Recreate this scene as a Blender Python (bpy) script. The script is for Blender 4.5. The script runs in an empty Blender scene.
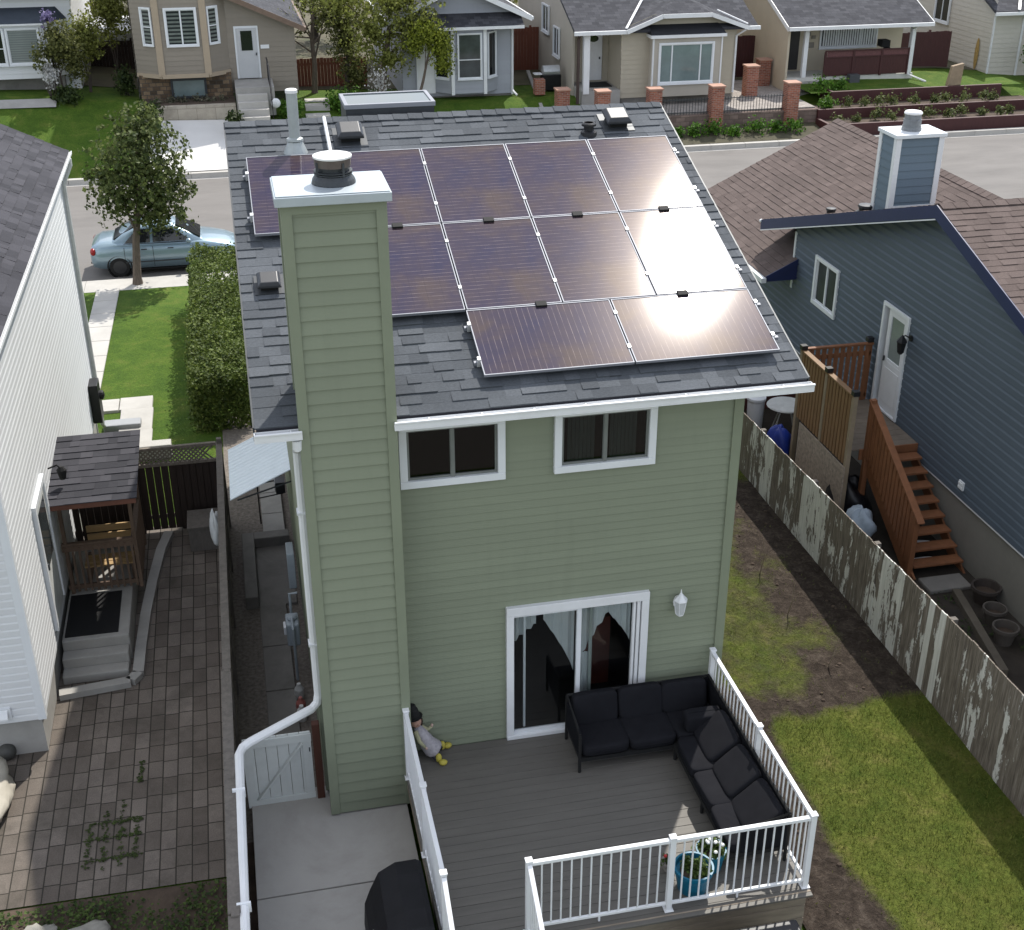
import bpy, bmesh, math, random
import numpy as np
from mathutils import Vector, Matrix
rnd = random.Random(7)
S = bpy.context.scene
COL = S.collection
PI = math.pi
rad = math.radians

# ------------------------------------------------------------------ materials
_mats = {}
def nt(name):
    m = bpy.data.materials.new(name); m.use_nodes = True
    n = m.node_tree; n.nodes.clear()
    out = n.nodes.new('ShaderNodeOutputMaterial'); b = n.nodes.new('ShaderNodeBsdfPrincipled')
    n.links.new(b.outputs[0], out.inputs[0])
    return m, n, b, out
def N(n, t, **kw):
    x = n.nodes.new(t)
    for k, v in kw.items():
        if k.startswith('i_'): x.inputs[k[2:].replace('_', ' ')].default_value = v
        else: setattr(x, k, v)
    return x
def L(n, a, b): n.links.new(a, b)
def ramp(n, stops, interp='LINEAR'):
    r = n.nodes.new('ShaderNodeValToRGB'); r.color_ramp.interpolation = interp
    e = r.color_ramp.elements
    while len(e) < len(stops): e.new(0.5)
    for i, (p, c) in enumerate(stops):
        e[i].position = p; e[i].color = (c[0], c[1], c[2], 1) if hasattr(c, '__len__') else (c, c, c, 1)
    return r
def mul(c, k): return tuple(min(1, x * k) for x in c)
def mixc(n, fac, a, b, mode='MIX'):
    m = n.nodes.new('ShaderNodeMix'); m.data_type = 'RGBA'; m.blend_type = mode
    for sock, v in ((m.inputs[0], fac), (m.inputs[6], a), (m.inputs[7], b)):
        if hasattr(v, 'links'): n.links.new(v, sock)
        elif hasattr(v, '__len__'): sock.default_value = (v[0], v[1], v[2], 1)
        else: sock.default_value = v
    return m.outputs[2]
def math_(n, op, a, b=None, clamp=False):
    m = n.nodes.new('ShaderNodeMath'); m.operation = op; m.use_clamp = clamp
    for i, v in enumerate((a, b)):
        if v is None: continue
        if hasattr(v, 'links'): n.links.new(v, m.inputs[i])
        else: m.inputs[i].default_value = v
    return m.outputs[0]
def noise(n, vec, scale, detail=4, rough=.6, dist=0.0):
    t = N(n, 'ShaderNodeTexNoise'); t.inputs['Scale'].default_value = scale
    t.inputs['Detail'].default_value = detail; t.inputs['Roughness'].default_value = rough
    t.inputs['Distortion'].default_value = dist
    if vec is not None: n.links.new(vec, t.inputs['Vector'])
    return t.outputs['Fac']
def coord(n, kind='Object', scale=(1, 1, 1)):
    t = N(n, 'ShaderNodeTexCoord'); mp = N(n, 'ShaderNodeMapping'); mp.inputs['Scale'].default_value = scale
    L(n, t.outputs[kind], mp.inputs['Vector']); return mp.outputs[0]
def bump(n, b, h, strength=.3, dist=.01):
    bp = N(n, 'ShaderNodeBump'); bp.inputs['Strength'].default_value = strength; bp.inputs['Distance'].default_value = dist
    L(n, h, bp.inputs['Height']); L(n, bp.outputs[0], b.inputs['Normal'])
def P(name, col, rough=.6, var=.18, scale=3.0, bscale=60, bstr=.15, metal=0.0, spec=.4, stretch=(1, 1, 1), dirt=0.0, dirtcol=(.06, .05, .04)):
    if name in _mats: return _mats[name]
    m, n, b, o = nt(name)
    v = coord(n, 'Object', stretch)
    f = noise(n, v, scale, 6, .65)
    r = ramp(n, [(.25, mul(col, 1 - var)), (.75, mul(col, 1 + var))]); L(n, f, r.inputs[0])
    c = r.outputs[0]
    if dirt:
        f2 = noise(n, v, scale * .45 + .3, 8, .7, .4)
        rr = ramp(n, [(.48, 0), (.72, dirt)]); L(n, f2, rr.inputs[0])
        c = mixc(n, rr.outputs[0], c, dirtcol)
    L(n, c, b.inputs['Base Color'])
    b.inputs['Roughness'].default_value = rough; b.inputs['Metallic'].default_value = metal
    b.inputs['Specular IOR Level'].default_value = spec
    if bstr: bump(n, b, noise(n, v, bscale, 3), bstr, .004)
    _mats[name] = m; return m
def brick_mat(name, c_lo, c_hi, mortar, w, h, msize=.006, rough=.85, off=.5, kind='UV', rot=0, dirt=0.0, dirtcol=(.03, .03, .02), bstr=.5, mid=None, big=.25, freq=2):
    m, n, b, o = nt(name)
    t = N(n, 'ShaderNodeTexCoord'); mp = N(n, 'ShaderNodeMapping'); mp.inputs['Rotation'].default_value = (0, 0, rot)
    L(n, t.outputs[kind], mp.inputs['Vector'])
    bt = N(n, 'ShaderNodeTexBrick', offset=off, offset_frequency=freq, squash=1.0)
    L(n, mp.outputs[0], bt.inputs['Vector'])
    bt.inputs['Color1'].default_value = (0, 0, 0, 1); bt.inputs['Color2'].default_value = (1, 1, 1, 1); bt.inputs['Mortar'].default_value = (.5, .5, .5, 1)
    bt.inputs['Scale'].default_value = 1; bt.inputs['Mortar Size'].default_value = msize; bt.inputs['Brick Width'].default_value = w; bt.inputs['Row Height'].default_value = h
    bt.inputs['Mortar Smooth'].default_value = .2; bt.inputs['Bias'].default_value = 0
    st = [(0, c_lo), (1, c_hi)] if mid is None else [(0, c_lo), (.5, mid), (1, c_hi)]
    r = ramp(n, st); L(n, bt.outputs['Color'], r.inputs[0])
    fn = noise(n, mp.outputs[0], 1.3, 6, .7)
    rv = ramp(n, [(.3, 1 - big), (.7, 1 + big)]); L(n, fn, rv.inputs[0])
    c = mixc(n, 1.0, r.outputs[0], rv.outputs[0], 'MULTIPLY')
    fine = noise(n, mp.outputs[0], 55, 4, .7)
    rf = ramp(n, [(.3, .78), (.7, 1.22)]); L(n, fine, rf.inputs[0])
    c = mixc(n, 1.0, c, rf.outputs[0], 'MULTIPLY')
    if dirt:
        fd = noise(n, mp.outputs[0], .9, 8, .75, .5); rd = ramp(n, [(.5, 0), (.68, dirt)]); L(n, fd, rd.inputs[0])
        c = mixc(n, rd.outputs[0], c, dirtcol)
    c = mixc(n, bt.outputs['Fac'], c, mortar)
    L(n, c, b.inputs['Base Color']); b.inputs['Roughness'].default_value = rough; b.inputs['Specular IOR Level'].default_value = .3
    h_ = math_(n, 'ADD', math_(n, 'MULTIPLY', bt.outputs['Fac'], -1.0), math_(n, 'MULTIPLY', fine, .5))
    bump(n, b, h_, bstr, .006)
    _mats[name] = m; return m
def glass_mat(name, tint=(.6, .65, .68), refl=.55, rough=.02):
    m, n, b, o = nt(name); n.nodes.remove(b)
    tr = N(n, 'ShaderNodeBsdfTransparent'); tr.inputs[0].default_value = (*tint, 1)
    gl = N(n, 'ShaderNodeBsdfGlossy'); gl.inputs['Roughness'].default_value = rough
    fr = N(n, 'ShaderNodeFresnel'); fr.inputs[0].default_value = 1.5
    mx = N(n, 'ShaderNodeMixShader')
    L(n, math_(n, 'MULTIPLY', fr.outputs[0], refl, True), mx.inputs[0]); L(n, tr.outputs[0], mx.inputs[1]); L(n, gl.outputs[0], mx.inputs[2]); L(n, mx.outputs[0], o.inputs[0])
    _mats[name] = m; return m
def leaf_mat(name, c_dark, c_light, trans=.25, rough=.6):
    m, n, b, o = nt(name)
    g = N(n, 'ShaderNodeNewGeometry')
    r = ramp(n, [(0, c_dark), (.6, tuple((a + d) / 2 for a, d in zip(c_dark, c_light))), (1, c_light)]); L(n, g.outputs['Random Per Island'], r.inputs[0])
    v = coord(n, 'Object'); f = noise(n, v, 1.1, 3); rv = ramp(n, [(.3, .7), (.7, 1.25)]); L(n, f, rv.inputs[0])
    c = mixc(n, 1.0, r.outputs[0], rv.outputs[0], 'MULTIPLY')
    L(n, c, b.inputs['Base Color']); b.inputs['Roughness'].default_value = rough; b.inputs['Specular IOR Level'].default_value = .25
    t = N(n, 'ShaderNodeBsdfTranslucent'); L(n, c, t.inputs[0]); mx = N(n, 'ShaderNodeMixShader'); mx.inputs[0].default_value = trans
    L(n, b.outputs[0], mx.inputs[1]); L(n, t.outputs[0], mx.inputs[2]); L(n, mx.outputs[0], o.inputs[0])
    _mats[name] = m; return m
def tab_mat(name, stops, rough=.92, big=.14, grain=.25):
    m, n, b, o = nt(name)
    g = N(n, 'ShaderNodeNewGeometry'); r = ramp(n, stops); L(n, g.outputs['Random Per Island'], r.inputs[0])
    v = coord(n, 'UV'); f = noise(n, v, .55, 5, .7); rv = ramp(n, [(.3, 1 - big), (.7, 1 + big)]); L(n, f, rv.inputs[0])
    c = mixc(n, 1.0, r.outputs[0], rv.outputs[0], 'MULTIPLY')
    f2 = noise(n, coord(n, 'UV', (1, 2.0, 1)), 24, 6, .85); r2 = ramp(n, [(.25, 1 - grain), (.75, 1 + grain)]); L(n, f2, r2.inputs[0])
    L(n, mixc(n, 1.0, c, r2.outputs[0], 'MULTIPLY'), b.inputs['Base Color']); b.inputs['Roughness'].default_value = rough; b.inputs['Specular IOR Level'].default_value = .25
    bump(n, b, f2, .4, .005)
    _mats[name] = m; return m
def siding_mat(name, col, var=.07, rough=.55, streak=.015, tone=.035):
    if name in _mats: return _mats[name]
    m, n, b, o = nt(name)
    v = coord(n, 'UV'); f = noise(n, v, .7, 5); v2 = coord(n, 'UV', (14, .5, 1)); f2 = noise(n, v2, 1.0, 4)
    v3 = coord(n, 'UV', (2, 30, 1)); f3 = noise(n, v3, 3.0, 4)
    r = ramp(n, [(.25, mul(col, 1 - var)), (.75, mul(col, 1 + var))]); L(n, f, r.inputs[0])
    rs = ramp(n, [(.35, 1 - streak), (.65, 1)]); L(n, f2, rs.inputs[0])
    gi = N(n, 'ShaderNodeNewGeometry'); ri = ramp(n, [(0, 1 - tone), (1, 1 + tone)]); L(n, gi.outputs['Random Per Island'], ri.inputs[0])
    c = mixc(n, 1.0, mixc(n, 1.0, r.outputs[0], rs.outputs[0], 'MULTIPLY'), ri.outputs[0], 'MULTIPLY')
    fd = noise(n, coord(n, 'UV', (3.5, .45, 1)), 1.1, 7, .7, .3); rd = ramp(n, [(.55, 0), (.8, .22)]); L(n, fd, rd.inputs[0])
    L(n, mixc(n, rd.outputs[0], c, mul(col, .62)), b.inputs['Base Color'])
    b.inputs['Roughness'].default_value = rough; b.inputs['Specular IOR Level'].default_value = .35
    bump(n, b, f3, .25, .003)
    _mats[name] = m; return m

# ------------------------------------------------------------------ geometry builder
class G:
    def __init__(s): s.v = []; s.f = []; s.m = []; s.uv = []
    def face(s, pts, mi=0, uv=None):
        k = len(s.v); s.v += [tuple(p) for p in pts]; s.f.append(tuple(range(k, k + len(pts)))); s.m.append(mi); s.uv.append(uv)
    def hexa(s, p, mi=0):                      # 8 corners: bottom ring 0-3, top ring 4-7
        k = len(s.v); s.v += [tuple(q) for q in p]
        for f in ((3, 2, 1, 0), (4, 5, 6, 7), (0, 1, 5, 4), (1, 2, 6, 5), (2, 3, 7, 6), (3, 0, 4, 7)):
            s.f.append(tuple(k + i for i in f)); s.m.append(mi); s.uv.append(None)
        return s
    def box(s, x0, x1, y0, y1, z0, z1, mi=0):
        return s.hexa([(x0, y0, z0), (x1, y0, z0), (x1, y1, z0), (x0, y1, z0), (x0, y0, z1), (x1, y0, z1), (x1, y1, z1), (x0, y1, z1)], mi)
    def beam(s, a, b, w, h, up=(0, 0, 1), mi=0):
        a = Vector(a); b = Vector(b); d = (b - a).normalized(); up = Vector(up)
        if abs(d.dot(up)) > .98: up = Vector((0, 1, 0))
        r = d.cross(up).normalized() * (w / 2); u = r.cross(d).normalized() * (h / 2)
        return s.hexa([a - r - u, a + r - u, b + r - u, b - r - u, a - r + u, a + r + u, b + r + u, b - r + u], mi)
    def tube(s, pts, r, n=8, mi=0, caps=True):
        pts = [Vector(p) for p in pts]; rs = r if hasattr(r, '__len__') else [r] * len(pts)
        k0 = len(s.v); last = None
        for i, p in enumerate(pts):
            d = (pts[min(i + 1, len(pts) - 1)] - pts[max(i - 1, 0)]).normalized()
            if last is None:
                ref = Vector((0, 0, 1)) if abs(d.z) < .9 else Vector((1, 0, 0)); a = d.cross(ref).normalized()
            else: a = (last - d * last.dot(d)).normalized()
            last = a; b = d.cross(a)
            for j in range(n):
                t = 2 * PI * j / n; s.v.append(tuple(p + (a * math.cos(t) + b * math.sin(t)) * rs[i]))
        for i in range(len(pts) - 1):
            for j in range(n):
                s.f.append((k0 + i * n + j, k0 + i * n + (j + 1) % n, k0 + (i + 1) * n + (j + 1) % n, k0 + (i + 1) * n + j)); s.m.append(mi); s.uv.append(None)
        if caps:
            s.f.append(tuple(k0 + j for j in range(n))[::-1]); s.m.append(mi); s.uv.append(None)
            s.f.append(tuple(k0 + (len(pts) - 1) * n + j for j in range(n))); s.m.append(mi); s.uv.append(None)
        return s
    def lathe(s, c, prof, n=24, mi=0, axis=(0, 0, 1), sx=1, sy=1):
        ax = Vector(axis).normalized(); ref = Vector((1, 0, 0)) if abs(ax.x) < .9 else Vector((0, 1, 0))
        b = ax.cross(ref).normalized(); a = b.cross(ax); c = Vector(c); k0 = len(s.v)
        for r, z in prof:
            for j in range(n):
                t = 2 * PI * j / n; s.v.append(tuple(c + ax * z + a * (r * math.cos(t) * sx) + b * (r * math.sin(t) * sy)))
        for i in range(len(prof) - 1):
            for j in range(n):
                s.f.append((k0 + i * n + j, k0 + i * n + (j + 1) % n, k0 + (i + 1) * n + (j + 1) % n, k0 + (i + 1) * n + j)); s.m.append(mi); s.uv.append(None)
        for i, rev in ((0, True), (len(prof) - 1, False)):
            if prof[i][0] > 1e-4:
                f = tuple(k0 + i * n + j for j in range(n)); s.f.append(f[::-1] if rev else f); s.m.append(mi); s.uv.append(None)
        return s
    def prism(s, poly, ext, mi=0):            # poly: 3-D points, ext: extrusion vector
        e = Vector(ext); a = [Vector(p) for p in poly]; k = len(s.v); n = len(a)
        s.v += [tuple(p) for p in a] + [tuple(p + e) for p in a]
        fs = [tuple(range(k, k + n))[::-1], tuple(range(k + n, k + 2 * n))] + [(k + i, k + (i + 1) % n, k + n + (i + 1) % n, k + n + i) for i in range(n)]
        for f in fs: s.f.append(f); s.m.append(mi); s.uv.append(None)
        return s
    def ell(s, c, r, n=12, m=8, mi=0, p=1.0, R=None):   # (super)ellipsoid; p<1 boxier
        k0 = len(s.v); c = Vector(c)
        sg = lambda x: math.copysign(abs(x) ** p, x)
        for i in range(m + 1):
            th = -PI / 2 + PI * i / m
            for j in range(n):
                ph = 2 * PI * j / n
                q = Vector((r[0] * sg(math.cos(th)) * sg(math.cos(ph)), r[1] * sg(math.cos(th)) * sg(math.sin(ph)), r[2] * sg(math.sin(th))))
                if R is not None: q = R @ q
                s.v.append(tuple(c + q))
        for i in range(m):
            for j in range(n):
                s.f.append((k0 + i * n + j, k0 + i * n + (j + 1) % n, k0 + (i + 1) * n + (j + 1) % n, k0 + (i + 1) * n + j)); s.m.append(mi); s.uv.append(None)
        return s
    def laps(s, O, U, V, Nn, Lw, H, course=.16, lap=.014, openings=(), clip=None, mi=0, dutch=False):
        """lapped courses (siding, shingles) on the plane O + u U + v V, raised along Nn"""
        O = Vector(O); U = Vector(U).normalized(); V = Vector(V).normalized(); Nn = Vector(Nn).normalized()
        k = 0
        while k * course < H - 1e-6:
            v0 = k * course; v1 = min(H, v0 + course)
            dv = [v0 + .68 * course] if dutch and v0 + .68 * course < v1 else []
            cuts = sorted({v0, v1, *dv, *[c for o in openings for c in (o[2], o[3]) if v0 + 1e-4 < c < v1 - 1e-4]})
            for a, b in zip(cuts[:-1], cuts[1:]):
                ua0, ua1 = clip(a) if clip else (0, Lw); ub0, ub1 = clip(b) if clip else (0, Lw)
                holes = sorted((o[0], o[1]) for o in openings if o[2] < (a + b) / 2 < o[3])
                segs = []; cur = None
                edges = [(ua0, ub0)]
                for h0, h1 in holes: edges += [(h0, h0), (h1, h1)]
                edges.append((ua1, ub1))
                off = (lambda v: .002 + lap * (1 if v - v0 <= .68 * course + 1e-6 else max(0, 1 - (v - v0 - .68 * course) / (.32 * course)))) if dutch else (lambda v: lap * (1 - (v - v0) / course) + .002)
                oa, ob = off(a), off(b)
                for e0, e1 in zip(edges[0::2], edges[1::2]):
                    if e1[0] - e0[0] < 1e-4 and e1[1] - e0[1] < 1e-4: continue
                    pt = lambda u, v, o: O + U * u + V * v + Nn * o
                    s.face([pt(e0[0], a, oa), pt(e1[0], a, oa), pt(e1[1], b, ob), pt(e0[1], b, ob)], mi, [(e0[0], a), (e1[0], a), (e1[1], b), (e0[1], b)])
                    if a > v0 + 1e-6: continue
                    s.face([pt(e0[0], a, 0), pt(e1[0], a, 0), pt(e1[0], a, oa), pt(e0[0], a, oa)], mi, [(e0[0], a - .004), (e1[0], a - .004), (e1[0], a), (e0[0], a)])
            k += 1
        return s

def shingle(s, O, U, V, Nn, Lw, H, course=.2, clip=None, r=random.Random(5), w=(.13, .34), th=(.004, .016)):
    """courses of laminated shingles: every tab is a quad of its own with a thick or a thin butt edge"""
    O = Vector(O); U = Vector(U).normalized(); V = Vector(V).normalized(); Nn = Vector(Nn).normalized(); k = 0
    while k * course < H - 1e-6:
        a = k * course; b = min(H, a + course)
        a0, a1 = clip(a) if clip else (0, Lw); b0, b1 = clip(b) if clip else (0, Lw)
        cur = min(a0, b0); end = max(a1, b1); base = r.uniform(-.003, .003)
        pt = lambda u, v, o: O + U * u + V * v + Nn * o
        lim = lambda u, lo, hi: min(max(u, lo), hi)
        while cur < end - 1e-4:
            e = min(end, cur + r.uniform(*w)); o = (th[0] if r.random() < .5 else th[1]) + base + .003; t = r.uniform(-.012, .012)
            ua, ub, va, vb = lim(cur, a0, a1), lim(e, a0, a1), lim(cur, b0, b1), lim(e, b0, b1)
            if ub - ua > 1e-4 or vb - va > 1e-4:
                at = a - (abs(t) if k else 0)
                s.face([pt(ua, at, o), pt(ub, at, o), pt(vb, b, .003), pt(va, b, .003)], 0, [(ua, a), (ub, a), (vb, b), (va, b)])
                s.face([pt(ua, at, 0), pt(ub, at, 0), pt(ub, at, o), pt(ua, at, o)], 0, [(ua, a)] * 4)
            cur = e
        k += 1
    return s
G.shingle = shingle

def plain_loc(o):
    l = Vector((0, 0, 0))
    while o is not None: l += o.location; o = o.parent
    return l
def emit(name, g, mats, parent=None, bevel=0.0, smooth=False, label=None, cat=None, group=None, kind=None, origin=None, sub=0, seg=2):
    """links G as ONE mesh object; geometry is given in world coordinates (or the thing's own when it stands at 0)"""
    if not isinstance(mats, (list, tuple)): mats = [mats]
    me = bpy.data.meshes.new(name)
    V = np.array(g.v, float)
    if parent is not None: off = np.array(plain_loc(parent))
    elif origin is not None: off = np.array(origin, float)
    else: off = np.array([(V[:, 0].min() + V[:, 0].max()) / 2, (V[:, 1].min() + V[:, 1].max()) / 2, V[:, 2].min()])
    me.from_pydata((V - off).tolist(), [], g.f); me.update()
    for m in mats: me.materials.append(m)
    me.polygons.foreach_set('material_index', g.m)
    uvl = me.uv_layers.new(name='UVMap'); buf = np.zeros((len(me.loops), 2))
    for p, u in zip(me.polygons, g.uv):
        if u is not None:
            for li, q in zip(p.loop_indices, u): buf[li] = q
        else:
            n = p.normal
            if abs(n.z) > .995 or n.length < 1e-6: t = Vector((1, 0, 0)); b = Vector((0, 1, 0))
            else: t = Vector((-n.y, n.x, 0)).normalized(); b = n.cross(t)
            for li in p.loop_indices:
                q = Vector(V[me.loops[li].vertex_index]); buf[li] = (q.dot(t), q.dot(b))
    uvl.data.foreach_set('uv', buf.ravel())
    if smooth: me.polygons.foreach_set('use_smooth', [True] * len(me.polygons))
    o = bpy.data.objects.new(name, me); COL.objects.link(o); o.location = (0, 0, 0) if parent is not None else off.tolist()
    if parent is not None: o.parent = parent
    if bevel:
        md = o.modifiers.new('bevel', 'BEVEL'); md.width = bevel; md.segments = seg; md.limit_method = 'ANGLE'; md.angle_limit = rad(40)
    if sub:
        md = o.modifiers.new('sub', 'SUBSURF'); md.levels = sub; md.render_levels = sub
    return tag(o, label, cat, group, kind)
def tag(o, label=None, cat=None, group=None, kind=None):
    if label: o['label'] = label
    if cat: o['category'] = cat
    if group: o['group'] = group
    if kind: o['kind'] = kind
    return o
def thing(name, label, cat, loc, group=None):
    o = bpy.data.objects.new(name, None); COL.objects.link(o); o.location = loc; o.empty_display_size = .2
    return tag(o, label, cat, group)
def dup(root, loc, rotz=0.0, label=None, scale=None):
    c = root.copy(); COL.objects.link(c); c.location = loc; c.rotation_euler = (0, 0, rotz)
    if scale: c.scale = scale
    if label: c['label'] = label
    def kids(a, b):
        for ch in list(a.children):
            d = ch.copy(); COL.objects.link(d); d.parent = b; kids(ch, d)
    kids(root, c); return c

# ------------------------------------------------------------------ foliage
def rand_dir(r):
    z = r.uniform(-1, 1); t = r.uniform(0, 2 * PI); q = math.sqrt(1 - z * z); return Vector((q * math.cos(t), q * math.sin(t), z))
def leaf(g, p, d, size, r, mi=0):
    up = rand_dir(r); a = d.cross(up)
    if a.length < 1e-3: a = Vector((1, 0, 0))
    a = a.normalized() * size * .5; b = (a.cross(d)).normalized() * size * r.uniform(.6, 1.1)
    bend = d.normalized() * size * .15
    g.face([p - a * .3 - b * .5, p + a - b * .05 + bend, p + b * .6, p - a + b * .1 + bend], mi)
def crown(g, blobs, n, size, r, mi=0, shell=.55, clump=7):
    """leaf clumps spread through several ellipsoids (centre, radii)"""
    w = [b[1][0] * b[1][1] * b[1][2] for b in blobs]
    for k in range(n // clump):
        c, R = r.choices(blobs, w)[0]
        d = rand_dir(r); q = shell + (1 - shell) * r.random() if r.random() < .75 else r.random() * shell
        q *= r.uniform(.85, 1.12)
        p = Vector((c[0] + d.x * R[0] * q, c[1] + d.y * R[1] * q, c[2] + d.z * R[2] * q))
        for j in range(clump):
            o = rand_dir(r) * size * r.uniform(.2, 1.7)
            leaf(g, p + o, (d + rand_dir(r) * .9).normalized(), size * r.uniform(.6, 1.3), r, mi)
def limbs(g, base, top, r0, targets, r, mi=0):
    base = Vector(base); top = Vector(top)
    pts = [base.lerp(top, t) + Vector((r.uniform(-1, 1), r.uniform(-1, 1), 0)) * r0 * .5 * (0 < t < 1) for t in (0, .06, .3, .55, .8, 1)]
    g.tube(pts, [r0 * 1.35, r0, r0 * .85, r0 * .62, r0 * .42, r0 * .2], 9, mi)
    for t in targets:
        t = Vector(t); f = r.uniform(.3, .8); a = base.lerp(top, f)
        m = a.lerp(t, .5) + Vector((0, 0, .06 * (t - a).length)) + rand_dir(r) * .05 * (t - a).length
        rr = r0 * (1 - f * .75) * .5
        g.tube([a, a.lerp(m, .5), m, t], [rr, rr * .8, rr * .6, rr * .2], 6, mi)
# ------------------------------------------------------------------ shared materials
ZF = [(-40, 1.1), (-12, .95), (-9, .85), (-6, .5), (0, .25), (6, .08), (13.5, .0), (16, -.33), (22, -.33), (23.5, .2), (31, 0), (36, -.45), (60, -.4)]
def zf(x): return float(np.interp(x, [a for a, _ in ZF], [b for _, b in ZF]))
def zg(x, y):
    if y <= 12: return -.8
    if y <= 24.4: return -.8 - .4 * (y - 12) / 12.4
    if y <= 36.7: return -1.4
    if y <= 42: return -1.12 + (zf(x) + 1.12) * (y - 36.7) / 5.3
    return zf(x)
white_paint = P('white_paint', (.70, .71, .72), .45, .06, 2, 80, .05, dirt=.28, dirtcol=(.48, .48, .46))
white_vinyl = P('white_vinyl', (.70, .72, .74), .35, .05, 3, 60, .05)
old_white = P('old_white', (.55, .56, .54), .6, .12, 4, 60, .2, dirt=.4, dirtcol=(.25, .24, .22))
concrete = P('concrete', (.32, .31, .29), .85, .14, 1.4, 90, .3, dirt=.35, dirtcol=(.12, .115, .10))
concrete_light = P('concrete_light', (.42, .405, .375), .85, .10, 1.1, 90, .25, dirt=.25, dirtcol=(.2, .19, .17))
concrete_dark = P('concrete_dark', (.19, .18, .165), .9, .2, 1.6, 70, .35, dirt=.5, dirtcol=(.05, .05, .04))
asphalt = P('asphalt', (.165, .155, .145), .9, .12, .7, 120, .3, stretch=(.35, 1, 1), dirt=.6, dirtcol=(.105, .098, .092))
black_plastic = P('black_plastic', (.012, .012, .014), .45, .2, 6, 60, .1)
black_matte = P('black_matte', (.008, .008, .008), .8, .2, 6, 60, .1)
dark_metal = P('dark_metal', (.05, .055, .06), .5, .15, 8, 60, .1, metal=.4)
galv = P('galvanised', (.50, .52, .53), .45, .14, 7, 40, .12, metal=.7, dirt=.3, dirtcol=(.3, .31, .31))
green_siding = siding_mat('green_siding', (.208, .233, .166), .05)
green_trim = P('green_trim', (.203, .228, .162), .5, .06, 2, 60, .1)
blue_siding = siding_mat('blue_siding', (.088, .112, .142), .06)
white_siding = siding_mat('white_siding', (.66, .67, .68), .02, .5, .01)
beige_siding = siding_mat('beige_siding', (.245, .215, .175), .05)
cream_siding = siding_mat('cream_siding', (.42, .38, .30), .05)
grey_siding = siding_mat('grey_siding', (.33, .345, .38), .05)
stucco = P('stucco', (.50, .44, .34), .9, .06, 1.5, 60, .4)
stucco_pale = P('stucco_pale', (.42, .385, .33), .9, .06, 1.5, 60, .4)
shingle_grey = tab_mat('shingle_grey', [(0, (.060, .067, .076)), (.6, (.077, .085, .095)), (1, (.096, .105, .117))], grain=.42)
shingle_dark = tab_mat('shingle_dark', [(0, (.030, .030, .036)), (1, (.058, .057, .066))], grain=.18)
shingle_brown = tab_mat('shingle_brown', [(0, (.090, .068, .061)), (.6, (.104, .079, .071)), (1, (.120, .092, .083))], grain=.4)
shingle_far = brick_mat('shingle_far', (.034, .035, .042), (.066, .067, .076), (.026, .026, .03), .3, .2, .006, .95, .37, big=.15)
pavers = brick_mat('pavers', (.098, .082, .069), (.165, .141, .122), (.032, .028, .022), .36, .205, .009, .9, .06, rot=PI / 2, dirt=.5, dirtcol=(.045, .042, .032), mid=(.125, .106, .09), big=.22, bstr=.8)
red_brick = brick_mat('red_brick', (.20, .062, .04), (.33, .12, .075), (.30, .26, .22), .22, .075, .008, .9)
stone_tile = brick_mat('stone_tile', (.06, .045, .03), (.22, .16, .10), (.06, .055, .05), .27, .16, .012, .9, mid=(.12, .08, .05), big=.5)
block_wall = brick_mat('block_wall', (.13, .095, .08), (.21, .155, .13), (.09, .07, .06), .4, .18, .008, .9, dirt=.5, dirtcol=(.08, .06, .05))
terrace_tile = brick_mat('terrace_tile', (.26, .235, .215), (.36, .33, .30), (.16, .14, .13), .22, .11, .006, .9)
deck_wood = P('deck_boards', (.120, .112, .099), .6, .14, 1.6, 30, .25, stretch=(1.0, 9, 9), dirt=.25, dirtcol=(.085, .08, .072))
weathered = P('weathered_wood', (.17, .145, .12), .85, .28, 3.0, 25, .5, stretch=(6, 6, .7), dirt=.5, dirtcol=(.07, .06, .05))
weathered_h = P('weathered_board', (.26, .215, .165), .85, .28, 2.2, 25, .4, stretch=(.8, 6, 5), dirt=.5, dirtcol=(.11, .09, .065))
dark_fence = P('dark_fence', (.030, .020, .016), .85, .3, 3, 25, .4, stretch=(8, 8, .8))
grey_fence = P('grey_fence', (.14, .125, .11), .88, .25, 3, 25, .4, stretch=(4, 4, 1.5), dirt=.5, dirtcol=(.06, .055, .045))
cedar = P('cedar', (.19, .108, .05), .6, .25, 3, 30, .3, stretch=(7, 7, .7))
cedar_red = P('cedar_red', (.20, .082, .036), .6, .22, 3, 30, .3, stretch=(3, 3, 1))
maroon = P('maroon_paint', (.055, .016, .016), .6, .2, 3, 30, .2, stretch=(6, 6, .8))
red_fence = P('red_fence', (.15, .048, .028), .75, .25, 3, 30, .3, stretch=(7, 7, .6))
orange_fence = P('orange_fence', (.27, .115, .045), .7, .22, 3, 30, .3, stretch=(7, 7, .6))
soil = P('soil', (.070, .050, .036), .95, .4, 3.2, 35, .9, dirt=.5, dirtcol=(.035, .025, .018))
gravel = P('gravel', (.16, .14, .12), .95, .55, 16, 30, 1.0)
bark = P('bark', (.12, .095, .075), .95, .35, 9, 40, .8, stretch=(3, 3, .6))
bark_dark = P('bark_dark', (.06, .048, .04), .95, .35, 9, 40, .8, stretch=(3, 3, .6))
pane_dark = P('pane_dark', (.012, .014, .016), .06, .1, 2, 1, 0, spec=.5)
pane_far = P('pane_far', (.05, .058, .062), .08, .5, 1.2, 1, 0, spec=.5)
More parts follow.
